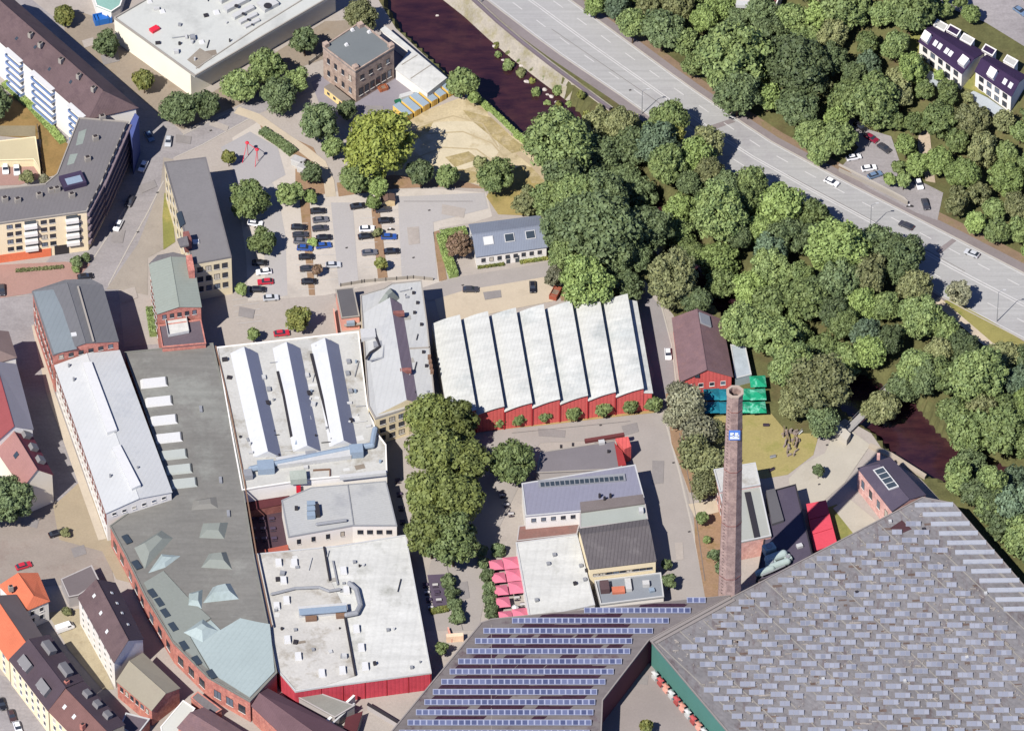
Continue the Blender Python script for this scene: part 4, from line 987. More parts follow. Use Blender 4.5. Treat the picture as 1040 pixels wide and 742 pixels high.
t = flat('terrace_deck', 'reddish-brown flat terrace between the white roof and the blue-grey hall', 'terrace', [(527, 534), (590, 527), (586, 542), (525, 549)], 3.2, GREY_W, TERRACOTTA, par=.12)
# ================================================================== restaurant with brown roof
t = gable('restaurant', 'restaurant with purple-brown tiled roof and red gable beside green parasols', 'restaurant', [(692, 386), (743, 381), (732, 325), (684, 323)], 5.4, 3.6, RED_W, PURP_TILE, over=.45,
          win=((0, 1, 4, 1.2, 1.3, 1.4, 4.2),))
slope_box(t, 1, .86, .75, 4.2, 3.2, .5, 'roof_light', METAL)
pr = P(708, 379, 7); part(t, 'attic_window', MB().box((pr.x, pr.y-.6, 6.0), 1.2, .3, 1.2), DPANE)
t = flat('conservatory', 'white glass conservatory on the right side of the restaurant', 'conservatory', [(742, 350), (757, 352), (763, 380), (747, 384)], 3.2, surf('pale_glazing', c(190, 204, 206), .05), surf('cloudy_glass_roof', c(196, 206, 210), .1, .4, 2), par=.12, cop=WMETAL)
rbox(t, 'vent_hood', 752, 386, 0, 3.4, 2.0, 3.0, ACW, .1)
# ================================================================== behind the chimney
t = flat('pink_building', 'pink-walled building with pale flat roof directly behind the chimney', 'building', [(725, 477), (767, 470), (772, 492), (731, 499)], 8, PBRICK, PALE_ROOF, par=.25, cop=WMETAL, win=((3, 2, 3, .9, 1.4, 1, 7.4),), frame=DFRAME)
t = flat('pink_building', 'pink building with grey-green lower roof below the pale roof by the chimney', 'building', [(731, 501), (772, 494), (783, 544), (744, 552)], 7, PBRICK, surf('grey_green_roof', c(190, 192, 182), .05), par=.25, cop=WMETAL, win=((3, 2, 6, .9, 1.4, 1, 6.4),), frame=DFRAME)
bar(t, 'roof_gully', [(759, 500), (769, 546)], 7, 1.6, .3, DMETAL)
t = flat('dark_building', 'dark slate-roofed building between the chimney and the red awning', 'building', [(786, 498), (808, 492), (825, 563), (795, 584), (768, 590), (776, 548)], 6, PBRICK, SLATE, par=.25, cop=DMETAL)
rbox(t, 'roof_hatch', 812, 555, 6, 1.6, 1.2, .8, ACW, .4)
part(t, 'roof_step', MB().prism([P2(x, y, 6) for x, y in [(778, 500), (787, 498), (796, 530), (784, 534)]], 3, 6.9), surf('dark_felt_roof', c(112, 110, 112)))
t = flat('awning', 'bright red awning roof beside the dark building', 'awning', [(820, 512), (838, 508.5), (849, 551), (828, 558)], 3.2, surf('red_canvas_wall', cw(214, 50, 70)), surf('red_canvas', c(246, 92, 108), .08, .3, 2, c(226, 78, 94), .6, .3), par=0, out=.3)
for k in (.33, .66):
    a1 = (820+8*k, 512+46*k); b1 = (838+11*k, 508.5+42*k); bar(t, 'seam', [a1, b1], 3.2, .12, .08, surf('dark_red_seam', c(190, 40, 62)))
# cooling plant
p0 = P(782, 566, 6); t = thing('cooling_plant', 'greenish-white cooling plant with tanks beside the chimney foot', 'cooling plant', (p0.x, p0.y, 5.9))
MINT = surf('mint_metal', c(196, 212, 204), .08)
for px, py, L_, r_, an in ((788, 566, 4.5, 1.2, .45), (792, 573, 4.5, 1.0, .45), (777, 580, 4.0, 1.0, .45)):
    q = P(px, py, 7); d_ = Vector((math.cos(an), math.sin(an), 0))*L_/2; c0 = Vector((q.x, q.y, 6+r_+.2))
    u = part(t, 'tank', MB().tube(c0-d_, c0+d_, r_, n=14).ball(c0-d_, r_*.98, r_*.98, r_*.98, 12, 8).ball(c0+d_, r_*.98, r_*.98, r_*.98, 12, 8), MINT)
    part(u, 'saddle', MB().box((c0.x-d_.x*.6, c0.y-d_.y*.6, 5.9), .3, r_*1.6, .6, an).box((c0.x+d_.x*.6, c0.y+d_.y*.6, 5.9), .3, r_*1.6, .6, an), METAL)
for px, py, w_, d_, h_ in ((781, 561, 3.2, 2.4, 2.6), (783, 575, 2.6, 2.0, 1.8), (800, 569, 1.8, 1.8, 1.6)):
    u = rbox(t, 'cooling_unit', px, py, 6, w_, d_, h_, MINT, .45, z0=5.9); q = P(px, py, 6)
    part(u, 'fan', MB().tube((q.x, q.y, 5.9+h_-.05), (q.x, q.y, 5.9+h_+.3), d_*.34, n=12), METAL)
duct(t, [(774, 584), (784, 580), (797, 574)], 7.2, .25, METAL, 'pipe')
# engine house
t = gable('engine_house', 'pink brick engine house with dark slate roof and framed skylight by the river', 'brick building', [(906, 518.5), (940, 502), (904, 464), (871.5, 475)], 8.6, 1.5, PBRICK, SLATE, over=.15, hip=(0, 2.5),
          win=((3, 1, 4, 1.4, 2.6, 2.0, 7.4),), frame=DFRAME)
s_ = slope_box(t, 0, .62, .78, 8.5, 3.0, .45, 'skylight', WMETAL)
p, u, w, n = on_slope(t, 0, .62, .78)
for k in range(4): part(s_, 'pane', MB().obox(p-u*3.9+u*(k*2.0)-w*1.2+n*.44, u*1.75, w*2.4, n*.06), DPANE)
part(t, 'chimney', MB().box(P(892, 466, 8.6), .8, .8, 2.0), PBRICK)
# ================================================================== bottom left houses
t = gable('house', 'house with bright orange tiled roof and white wall beside a shaded yard', 'house', [(25, 619), (49, 609), (38, 582), (0, 594)], 8, 2.2, WHITE_W, ORANGE_TILE, over=.35, hip=(1.5, 0), win=((0, 2, 2, 1.1, 1.4, 1.5, 7),))
chimney_stack(t, 11, 598, 10, 1.2, 1.0, 1.2, CONC, .4)
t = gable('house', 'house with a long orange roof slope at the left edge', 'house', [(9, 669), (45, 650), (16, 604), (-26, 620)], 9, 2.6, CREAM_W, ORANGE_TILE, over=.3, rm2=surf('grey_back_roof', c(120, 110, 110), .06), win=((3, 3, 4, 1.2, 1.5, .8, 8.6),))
t = gable('terraced_house', 'yellow terraced house with dark brown roof and four grey dormers', 'house', [(49, 720), (84, 690), (50, 645), (10, 669)], 10, 3.0, YELLOW_W, DARK_TILE, over=.3, win=((3, 3, 6, 1.1, 1.5, 1.0, 9.4),))
DORM = surf('zinc_dormer', c(150, 148, 148), .04)
for sd, s_, t_ in ((0, .26, .35), (0, .74, .35), (1, .26, .5), (1, .74, .5)):
    b = slope_box(t, sd, s_, t_, 4.6, 2.6, 1.3, 'dormer', DORM)
    p, u, w, n = on_slope(t, sd, s_, t_)
    for k in (-1.3, .5): part(b, 'pane', MB().obox(p+u*k-w*1.36+n*.35, u*.9, w*.08, n*.75), SKYL)
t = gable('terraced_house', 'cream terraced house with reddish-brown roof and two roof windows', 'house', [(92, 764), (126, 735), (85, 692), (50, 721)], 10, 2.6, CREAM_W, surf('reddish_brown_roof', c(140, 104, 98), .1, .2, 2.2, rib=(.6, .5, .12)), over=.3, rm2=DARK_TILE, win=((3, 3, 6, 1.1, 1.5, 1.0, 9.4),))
for s_, t_ in ((.83, .5), (.6, .5)): slope_box(t, 0, s_, t_, 1.0, 1.2, .15, 'shade_slab', SKYL)
for s_ in (.25, .5, .75): b = slope_box(t, 1, s_, .4, 2.4, 2.0, 1.2, 'dormer', DORM)
for px, py in ((68, 694), (84, 738)): chimney_stack(t, px, py, 12, 1.2, 1.0, 1.2, BRICK_W, .8)
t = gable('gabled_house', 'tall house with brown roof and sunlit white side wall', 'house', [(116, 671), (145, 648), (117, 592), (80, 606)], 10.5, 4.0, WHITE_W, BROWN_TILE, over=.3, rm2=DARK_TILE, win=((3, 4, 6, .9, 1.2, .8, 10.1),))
for s_, t_ in ((.85, .6), (.35, .35), (.6, .5)): slope_box(t, 0, s_, t_, .9, 1.0, .15, 'shade_slab', SKYL)
for s_ in (.25, .45, .62, .8): slope_box(t, 1, s_, .5, .8, .8, .15, 'shade_slab', SKYL)
t = gable('workshop', 'brick workshop with plain grey-beige roof joined to the tall white house', 'workshop', [(154, 720), (182, 698), (145, 663), (119, 691)], 6.5, 2.2, BRICK_W, surf('grey_beige_roof', c(176, 168, 148), .05, .1, 1.4, c(164, 154, 136), .5, .1), over=.25, win=((3, 1, 6, 1.0, 1.4, 3.0, 6.0),), frame=DFRAME)
flat('annex', 'small flat-roofed annex with a white edge below the grey-beige workshop', 'annex', [(128, 724), (152, 730), (138, 748), (122, 738)], 4, BRICK_W, surf('mauve_felt_roof', c(120, 108, 114)), par=.3, cop=WMETAL)
flat('annex', 'small white flat roof between brick workshop and brown roof', 'annex', [(163, 738), (186, 711), (198, 719), (180, 746), (168, 756)], 4.5, WHITE_W, surf('bright_white_roof', c(232, 232, 220), .04), par=.15)
gable('house', 'house with mauve-brown roof at the bottom edge under the curved wall', 'house', [(232, 770), (262, 752), (207, 718), (181, 738)], 6, 1.8, BRICK_W, PURP_TILE, over=.25)
flat('shed', 'grey lean-to along the foot of the curved brick wall', 'shed', [(194, 708), (201, 702), (225, 720), (215, 726)], 3, BRICK_W, GREY_ROOF, par=.1)
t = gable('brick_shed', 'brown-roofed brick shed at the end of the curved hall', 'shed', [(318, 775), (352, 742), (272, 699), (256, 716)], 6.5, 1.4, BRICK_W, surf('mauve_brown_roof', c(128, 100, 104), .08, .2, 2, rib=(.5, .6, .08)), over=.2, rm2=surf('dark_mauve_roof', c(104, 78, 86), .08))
flat('shed', 'grey felt-roofed shed between the brown shed and the crimson wall', 'shed', [(300, 706), (318, 701), (360, 716), (340, 728)], 4, GREY_W, surf('grey_green_felt', c(160, 158, 148)), par=.1)
bar(solo('wall_beam', 'long white wall coping running diagonally at the bottom edge', 'wall', MB().prism([P2(318, 752), P2(359, 714), (P(361, 715).x, P(361, 715).y), P2(320, 754)], -.2, 3.5), WHITE_W, tuple(P(340, 733))), 'coping', [(318, 752), (360, 714)], 3.5, .5, .15, WMETAL)
t = flat('shed', 'maroon and white little shed at the bottom edge right of the beam', 'shed', [(352, 728), (368, 722), (362, 742), (346, 750)], 3, GREY_W, surf('maroon_awning', c(104, 54, 58)), par=0)
flat('low_wall', 'dark diagonal wall in the yard below the crimson wall', 'wall', [(374, 713), (409, 734), (408, 736), (373, 715)], 2.2, GREY_W, DMETAL, par=0)
# left edge red roofs
gable('house', 'house with grey-brown hipped roof at the left edge above the red roofs', 'house', [(-20, 372), (16, 362), (8, 337), (-28, 346)], 13, 2.4, WHITE_W, surf('grey_brown_roof', c(150, 130, 124), .08, .2, 2), over=.3, hip=(2.5, 0))
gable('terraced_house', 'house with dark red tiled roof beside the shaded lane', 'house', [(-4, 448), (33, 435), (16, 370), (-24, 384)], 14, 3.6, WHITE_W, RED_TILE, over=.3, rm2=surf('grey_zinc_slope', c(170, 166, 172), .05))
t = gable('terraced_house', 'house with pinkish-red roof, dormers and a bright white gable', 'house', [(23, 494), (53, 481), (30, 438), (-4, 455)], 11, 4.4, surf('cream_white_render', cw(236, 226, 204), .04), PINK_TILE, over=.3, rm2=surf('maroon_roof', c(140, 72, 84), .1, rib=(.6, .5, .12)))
for s_ in (.25, .55, .85): slope_box(t, 1, s_, .45, 2.2, 2.4, 1.2, 'dormer', DORM)
slope_box(t, 0, .55, .55, 1.4, 1.6, .2, 'shade_slab', DPANE)
for px, py in ((10, 429), (2, 403)): chimney_stack(t, px, py, 14, 1.2, 1.2, 1.4, CONC, .3)
flat('garage_block', 'low garage block with plain cream roof in the apartment garden', 'garage', [(-40, 148), (36, 139), (41, 172), (34, 162), (-40, 164)], 2.8, CREAM_W, surf('cream_roof', c(226, 212, 172), .04), par=.12)
t = flat('flat_shed', 'grey flat shed beside the tall brown-roofed house', 'shed', [(62, 588), (93, 574), (101, 590), (80, 604), (70, 606)], 4, GREY_W, surf('grey_mauve_felt', c(132, 122, 122), .06), par=.15)
# ================================================================== villas on the hill
def villa(label, q, h, wins):
    gz = min(G(x, y+18).z for x, y in q)-.3
    z = gz+h
    t = gable('villa', label, 'villa', q, z, 1.6, WHITE_W, VIOLET_ROOF, over=.3, zb=gz-2.0)
    A, B, C_, D = GI[t.name][:4]
    a, d = Vector(A[:2]), Vector(D[:2]); n = norm_out([(v.x, v.y) for v in (A, B, C_, D)], 3)
    windows(t, d, a, n, gz+.6, z-.3, 2, wins, 1.6, 1.7, DFRAME)
    mid = (d+a)/2
    part(t, 'terrace', MB().box((mid.x+n.x*2.2, mid.y+n.y*2.2, gz-1.5), (a-d).length*.9, 3.6, 2.1, math.atan2(a.y-d.y, a.x-d.x)), surf('pale_blue_terrace', c(206, 214, 218), .05))
    return t
t = villa('white villa with dark violet roof and four roof windows on the hill', [(977, 74), (1000, 53), (947, 25), (934, 42)], 7, 5)
for s_ in (.38, .47, .62, .72): slope_box(t, 0, s_, .5, 1.3, 1.8, .15, 'shade_slab', SKYL)
slope_box(t, 0, .9, .45, 2.6, 2.8, 1.6, 'dormer', WHITE_W); slope_box(t, 0, .08, .5, 2.6, 2.8, 1.6, 'dormer', WHITE_W)
t = villa('white villa with dark violet roof and two roof windows at the right edge', [(1027, 97), (1042, 77), (1003, 56), (991, 72)], 7, 4)
for s_ in (.72, .88): slope_box(t, 0, 1-s_, .5, 1.3, 1.8, .15, 'shade_slab', SKYL)
slope_box(t, 0, .6, .45, 2.6, 2.8, 1.6, 'dormer', WHITE_W)
for k, (px, py) in enumerate(((955, 27), (968, 32), (982, 41), (1004, 52), (1026, 63))):
    z = G(px, py).z+4
    flat('carport', 'small %s porch block behind the violet-roofed villas, %s from the left' % (('pale', 'dark')[k % 2], ('first', 'second', 'third', 'fourth', 'fifth')[k]), 'porch', [(px-7, py-1), (px+4, py+5), (px+8, py-1), (px-3, py-7)], z, WHITE_W, (PALE_ROOF, VIOLET_ROOF)[k % 2], par=.15, zb=z-5)
zt = G(755, 6).z
t = flat('house', 'white hillside house with balcony at the top edge among trees', 'house', [(722, -24), (726, -2), (772, -2), (788, 6), (800, -24)], zt+7, WHITE_W, surf('red_brown_roof', c(132, 84, 84)), par=.2, zb=zt-3)
for k in range(2):
    q = P(760, 3, zt+3+k*3); part(t, 'balcony', MB().box((q.x, q.y-1, zt+2.6+k*3), 7, 2, 1.1, -.1), WMETAL)
# ------------------------------------------------------------------ the two big solar roofs, courtyard, chimney
PANEL = NT('solar_cells')
isl = PANEL.t.nodes['Geometry'].outputs['Random Per Island']
PANEL = PANEL.done(PANEL.mix(PANEL.ramp(isl, 0, 1, 0, 1), c(84, 92, 128), c(122, 130, 164)), .3, .5)
PFRAME = plain('panel_frame', c(178, 184, 206), .4, .5)
PFRAME2 = plain('grey_panel_frame', c(166, 167, 175), .4, .5)
PANEL2 = NT('greyish_solar_cells')
isl = PANEL2.t.nodes['Geometry'].outputs['Random Per Island']
PANEL2 = PANEL2.done(PANEL2.mix(PANEL2.ramp(isl, 0, 1, 0, 1), c(142, 147, 162), c(178, 182, 194)), .35, .5)
SROOF = surf('stained_felt_roof', c(136, 129, 127), .09, .05, 1.4, c(96, 74, 82), .9, .16, streak=(-.25, .3, 1.3, .12), thr=.53)
SROOF2 = surf('grey_felt_solar_roof', c(149, 146, 146), .2, .03, .8, c(124, 110, 110), .8, .25, rib=(2.36, 1.5, .08), pst=(.75, 2.2, .7))
STRIP = surf('white_roof_light_strip', c(196, 200, 208), .05, col2=c(170, 176, 190), amt=.6, patch=.6)
zS = 9
LP = [(489, 632), (500, 628.5), (742, 604.5), (659, 650), (612, 711), (608, 800), (350, 800)]
t = flat('solar_hall', 'big grey hall roof with long rows of blue solar panels', 'exhibition hall', LP, zS, MAROON_W, SROOF, par=.25, out=.12, cop=surf('grey_verge', c(166, 158, 152), .04))
polyL = TI[t.name][0]
def span(poly_px, y):
    xs = []
    for i in range(len(poly_px)):
        (x0, y0), (x1, y1) = poly_px[i], poly_px[(i+1) % len(poly_px)]
        if (y0 > y) != (y1 > y): xs.append(x0+(x1-x0)*(y-y0)/(y1-y0))
    return (min(xs), max(xs)) if xs else None
def panel_table(mb_p, mb_f, p, n, w, d, tilt, ang=0.0, fm=.2):
    """n tilted panels side by side starting at p"""
    ca, sa = math.cos(ang), math.sin(ang); u = Vector((ca, sa, 0)); v = Vector((-sa*math.cos(tilt), ca*math.cos(tilt), math.sin(tilt)))
    nn = u.cross(v); p = Vector(p)
    mb_f.obox(p, u*(n*w), v*d, nn*.05)
    for k in range(n): mb_p.obox(p+u*(k*w+fm)+v*.16+nn*.045, u*(w-2*fm), v*(d-.36), nn*.025)
y = 609.5; rr = random.Random(3)
while y < 752:
    s_ = span(LP, y)
    if s_:
        x0, x1 = s_[0]+(9 if y > 640 else 6), s_[1]-(11 if y < 655 else 6)
        if y < 615: x0, x1 = max(x0, 674), min(x1, 722)
        elif y < 625: x0 = max(x0, 584)
        if y < 636 and y > 625: x0 = 520
        a, b = P(x0, y+2, zS+.5), P(x1, y+2, zS+.5); n = int((b.x-a.x)/1.66)
        if n > 1:
            fr, pn = MB(), MB(); panel_table(pn, fr, (a.x, a.y, zS+.35), n, 1.66, 1.7, math.radians(14))
            lg = MB()
            for k in range(0, n, 3): lg.box((a.x+k*1.66+.3, a.y+1.5, zS), .1, .1, .8)
            f = part(t, 'solar_panel_row', fr, PFRAME); part(f, 'solar_cells', pn, PANEL); part(f, 'rack_legs', lg, METAL)
    y += 10.35
SHADEM = plain('maroon_shade_slab', c(74, 50, 62), .3, .4, .3)  # dark slabs that colour shade in between the panel rows
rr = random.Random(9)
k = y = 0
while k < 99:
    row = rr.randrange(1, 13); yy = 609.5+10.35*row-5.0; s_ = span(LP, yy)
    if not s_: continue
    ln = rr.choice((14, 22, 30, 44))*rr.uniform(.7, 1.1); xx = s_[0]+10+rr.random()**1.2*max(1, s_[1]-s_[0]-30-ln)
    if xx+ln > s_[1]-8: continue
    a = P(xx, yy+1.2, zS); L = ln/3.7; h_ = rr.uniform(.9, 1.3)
    part(t, 'shade_slab', MB().obox((a.x, a.y, zS-.02), (L, 0, 0), (.9, h_, 0), (0, 0, rr.uniform(.05, .09))), SHADEM); k += 1
bar(t, 'roof_ridge', [(499, 634), (499, 800)], zS, .12, .06, CONC)
bar(t, 'gutter', [(742, 607), (661, 651.5)], zS, .9, .35, surf('grey_verge', c(166, 158, 152)))
# right roof
RP = [(744, 606), (937, 505), (968, 511), (1060, 618), (1200, 800), (800, 830), (740, 744), (662, 652)]
t = flat('solar_hall', 'huge grey roof dotted with short pale solar panel tables in slanting columns', 'exhibition hall', RP, zS, TEAL_W, SROOF2, par=.25, out=.12, cop=surf('grey_verge', c(166, 158, 152)))
inset = [(748, 610), (934, 512), (1040, 655), (1110, 750), (806, 800), (752, 742), (676, 656)]
def inpx(x, y, poly):
    r = False
    for i in range(len(poly)):
        (ax, ay), (bx, by) = poly[i], poly[(i+1) % len(poly)]
        if (ay > y) != (by > y) and x < (bx-ax)*(y-ay)/(by-ay)+ax: r = not r
    return r
tabs = []
for k in range(-8, 58):
    yy = 516+8.9*k
    for j in range(-40, 24):
        xx = 930+22.6*j+9.2*k
        yj = yy+1.55*j*1.0
        if xx < -20 or yj > 752 or xx > 1050: continue
        if inpx(xx-6, yj, inset) and inpx(xx+10, yj, inset) and inpx(xx, yj-3, inset): tabs.append((xx, yj))
rr = random.Random(5)
tabs = [q for q in tabs if rr.random() > .04]
tabs.sort(key=lambda q: -q[1])
rest_f, rest_p = MB(), MB()
for i, (xx, yy) in enumerate(tabs):
    p = P(xx-6, yy+2, zS+.3); n = 3 if rr.random() > .2 else 2
    fr, pn = (MB(), MB()) if i < 100 else (rest_f, rest_p)
    panel_table(pn, fr, (p.x+rr.uniform(-.2, .2), p.y+rr.uniform(-.25, .25), zS+.12), n, 1.36, 1.6, math.radians(15), 0, .1)
    if i < 100:
        f = part(t, 'solar_table', fr, PFRAME2); part(f, 'solar_cells', pn, PANEL2)
o = part(t, 'solar_tables', rest_f, PFRAME2); o['kind'] = 'stuff'
o = part(t, 'solar_cells', rest_p, PANEL2); o['kind'] = 'stuff'
trays = MB(); rr = random.Random(15); n_t = 0
while n_t < 900:
    x, y_ = rr.uniform(660, 1045), rr.uniform(508, 748)
    if not inpx(x, y_, inset): continue
    n_t += 1; q = P(x, y_, zS); trays.box((q.x, q.y, zS-.02), rr.choice((.3, .5, 1.6, .4)), rr.choice((.3, .4, .25)), rr.uniform(.1, .3), rr.choice((0, .1, -.78)))
o = part(t, 'ballast_blocks', trays, surf('ballast_concrete', c(178, 170, 160), .3, .5, 3)); o['kind'] = 'stuff'
mossm = MB(); n_t = 0
while n_t < 140:
    x, y_ = rr.uniform(660, 1045), rr.uniform(508, 748)
    if not inpx(x, y_, inset): continue
    n_t += 1; q = P(x, y_, zS); mossm.box((q.x, q.y, zS-.02), rr.uniform(.8, 3), rr.uniform(.4, .9), .045, rr.choice((0, .08)))
o = part(t, 'roof_stains', mossm, surf('reddish_moss', c(126, 108, 98), .2, .3, 2)); o['kind'] = 'stuff'
for j in range(-15, 3):   # slanting roof joints
    a0 = (944+34*j, 556-52); pts = []
    for k in range(0, 60):
        q = (944+35.2*j+9.4*k*.5, 514+8.9*k*.5)
        if inpx(*q, RP): pts.append(q)
    if len(pts) > 3: bar(t, 'roof_joint', [pts[0], pts[-1]], zS, .34 if j != 0 else .7, .09, surf('pale_joint', c(172, 167, 158), .08))
for k in range(12):       # white roof-light strips on the right slope
    yy = 513+9.6*k; xl, xr = 929+8.2*k, min(968+8.4*k, 1050)
    if xr-xl > 8: bar(t, 'roof_light_strip', [(xl, yy), (xr, yy-.6)], zS, 1.5, .3, STRIP)
p = part(t, 'roof_pit', MB().prism([P2(x, y_, zS) for x, y_ in [(904, 536), (916, 528), (926, 537), (912, 543)]], zS-.02, zS+.06), surf('dark_red_roof_pit', c(92, 62, 66)))
for px, py in ((904, 530), (938, 538), (1001, 603), (919, 692), (836, 690), (1010, 733), (870, 602), (982, 668)): rbox(t, 'roof_vent', px, py, zS, .8, .8, .7, random.choice((ACW, DMETAL)), .2)
bar(t, 'gutter', [(746, 609), (666, 653)], zS, .8, .3, surf('grey_verge', c(166, 158, 152)))
# stalls along the teal courtyard wall
for k in range(10):
    s_ = k/9; px, py = 665+s_*50, 689+s_*58
    nm = ('white market stall', 'red and white market stall', 'salmon market stall')[k % 3]
    q = P(px, py, 0)
    th = thing('market_stall', nm+', number %s from the courtyard corner along the teal wall' % ('one two three four five six seven eight nine ten'.split()[k]), 'stall', (q.x, q.y, 0), 'stalls along the teal wall')
    an = pxang(50, 58)
    part(th, 'counter', MB().box((q.x, q.y, 0), 1.8, 1.0, 1.0, an), (ACW, surf('faded_red_counter', c(190, 90, 86)), surf('salmon_wall', c(222, 150, 128)))[k % 3])
    ca, sa = math.cos(an), math.sin(an)
    part(th, 'post', MB().box((q.x-1*ca, q.y-1*sa, 0), .1, .1, 2.3, an).box((q.x+1*ca, q.y+1*sa, 0), .1, .1, 2.3, an), METAL)
    part(th, 'awning', MB().box((q.x, q.y, 2.3), 2.0, 1.3, .4, an, (.3, .2)), (WMETAL, surf('faded_red_canvas', c(206, 96, 96)), surf('salmon_canvas', c(226, 160, 140)))[k % 3])
# ------------------------------------------------------------------ chimney
zb = P(740.5, 620, 0); hC = 83.0
CH = brick('chimney_brick', cw(168, 144, 134), cw(140, 118, 112), cw(190, 170, 160))
th = thing('factory_chimney', 'very tall octagonal brick chimney with a blue and white plate near its top', 'chimney', (zb.x, zb.y, 0))
def octo(r, z): return [(zb.x+r*math.cos(math.pi/8+k*math.pi/4), zb.y+r*math.sin(math.pi/8+k*math.pi/4), z) for k in range(8)]
rad = lambda z: 3.35-(3.35-2.15)*z/hC
vs = []; zs = [0, 20, 40, 60, hC-2.6]
for z in zs: vs += octo(rad(z), z)
part(th, 'shaft', MB().add(vs, [(k*8+i, k*8+(i+1) % 8, k*8+8+(i+1) % 8, k*8+8+i) for k in range(4) for i in range(8)]), CH)
cap = MB(); o1, o2 = octo(2.25, 0), octo(1.6, 0)
cap.ring([v[:2] for v in o1], [v[:2] for v in o2], hC-2.6, hC-.5)
part(th, 'crown', cap, CH)
cp_ = MB(); cp_.ring([v[:2] for v in octo(2.4, 0)], [v[:2] for v in octo(1.65, 0)], hC-.5, hC)
part(th, 'coping', cp_, surf('pale_stone_coping', c(206, 186, 168), .06))
part(th, 'flue', MB().add(octo(1.75, hC-2.5), [tuple(range(8))]), DMETAL)
for z in (hC-6, hC-13, 55, 35, 15):
    o = octo(rad(z)+.06, 0); part(th, 'iron_band', MB().ring([v[:2] for v in o], [v[:2] for v in octo(rad(z)-.05, 0)], z, z+.22), DBRICK)
zl = hC-15.5; rl_ = rad(zl)*math.cos(math.pi/8)
pl = part(th, 'sign_plate', MB().box((zb.x+.1, zb.y-rl_-.22, zl), 3.0, .25, 3.4), plain('blue_sign_enamel', cw(84, 128, 206), .4))
wm_ = MB(); yb = zb.y-rl_-.40
for x0, x1, z0, z1 in ((-1.15, -.2, 1.75, 2.75), (.1, .95, 1.6, 2.75), (-1.2, 1.25, .45, 1.35), (-.5, -.1, 1.2, 2.2), (.8, 1.2, 1.1, 2.0)):
    wm_.box((zb.x+.1+(x0+x1)/2, yb, zl+z0), x1-x0, .08, z1-z0)
part(pl, 'white_emblem', wm_, plain('white_enamel', cw(226, 232, 240), .4))
ld = MB(); zz = 2
while zz < hC-3:
    r_ = rad(zz)*math.cos(math.pi/8); ld.box((zb.x-r_*.72-.1, zb.y-r_*.72-.1, zz), .5, .08, .08, -.785); zz += 1.2
part(th, 'ladder', ld, DMETAL)
# ------------------------------------------------------------------ trees and shrubs
def crown_mesh(name, seed, clumps=30, leaves=66, flat_=1.0, leafs=.115, spread=.62, loose=0.0, cmin=.26, cmax=.44):
    r = np.random.default_rng(seed); V = []; Fc = []
    lob = r.normal(size=(5, 3)); lob /= np.linalg.norm(lob, axis=1)[:, None]; la = r.uniform(-.32, .38, 5)
    for k in range(clumps):
        t = (k+.5)/clumps; ph = k*2.39996+r.uniform(-.7, .7); cz = min(1, 1-1.75*t+r.uniform(-.08, .08))
        rr_ = math.sqrt(max(0, 1-cz*cz)); dv = np.array([rr_*math.cos(ph), rr_*math.sin(ph), cz]); s = spread*r.uniform(.72, 1.2)*(1+float((la*np.clip(lob@dv, 0, 1)**2).sum()))
        cc = np.array([rr_*math.cos(ph)*s, rr_*math.sin(ph)*s, cz*s*flat_]); cr = r.uniform(cmin, cmax)
        d = r.normal(size=(leaves, 3)); d /= np.linalg.norm(d, axis=1)[:, None]
        d[:, 2] = np.abs(d[:, 2])*.9+d[:, 2]*.1*0; d[:, 2] -= .25; d /= np.linalg.norm(d, axis=1)[:, None]
        rad_ = cr*(r.uniform(.75, 1.08, leaves)+loose*r.uniform(-.5, .6, leaves))
        pos = cc+d*rad_[:, None]
        n = d+r.normal(size=(leaves, 3))*.42; n /= np.linalg.norm(n, axis=1)[:, None]
        a = np.cross(n, r.normal(size=(leaves, 3))); a /= np.linalg.norm(a, axis=1)[:, None]; b = np.cross(n, a)
        sz = leafs*r.uniform(.6, 1.3, leaves)
        for p, u, v, q in zip(pos, a, b, sz):
            o = len(V); V += [p-u*q-v*q*.7, p+u*q-v*q*.55, p+u*q*.8+v*q*.7, p-u*q*.7+v*q*.6]; Fc.append((o, o+1, o+2, o+3))
        # a small dark heart inside each clump keeps it from being see-through
        o = len(V); h = cr*.72
        V += [cc+np.array(x)*h for x in ((1, 0, 0), (0, 1, 0), (-1, 0, 0), (0, -1, 0), (0, 0, .9), (0, 0, -.9))]
        Fc += [(o, o+1, o+4), (o+1, o+2, o+4), (o+2, o+3, o+4), (o+3, o, o+4), (o+1, o, o+5), (o+2, o+1, o+5), (o+3, o+2, o+5), (o, o+3, o+5)]
    me = bpy.data.meshes.new(name); me.from_pydata([tuple(map(float, v)) for v in V], [], Fc); me.update(); return me
LEAF = {k: leafmat('foliage_'+k, v, h) for k, v, h in (
    ('mid', (0.150, 0.202, 0.077, 1), (0.200, 0.250, 0.089, 1)), ('dark', (0.107, 0.145, 0.068, 1), (0.140, 0.180, 0.077, 1)),
    ('light', (0.202, 0.271, 0.089, 1), (0.240, 0.310, 0.100, 1)), ('yellow', (0.368, 0.406, 0.084, 1), (0.283, 0.334, 0.077, 1)),
    ('clump', (0.167, 0.192, 0.054, 1), (0.135, 0.165, 0.053, 1)), ('olive', (0.223, 0.231, 0.103, 1), (0.180, 0.198, 0.089, 1)), ('grey', (0.249, 0.244, 0.154, 1), (0.196, 0.202, 0.127, 1)),
    ('copper', (0.205, 0.141, 0.084, 1), (0.162, 0.105, 0.073, 1)), ('warm', (0.240, 0.238, 0.065, 1), (0.168, 0.198, 0.061, 1)), ('blue', (0.138, 0.188, 0.107, 1), (0.113, 0.163, 0.100, 1)))}
CROWNS = {}
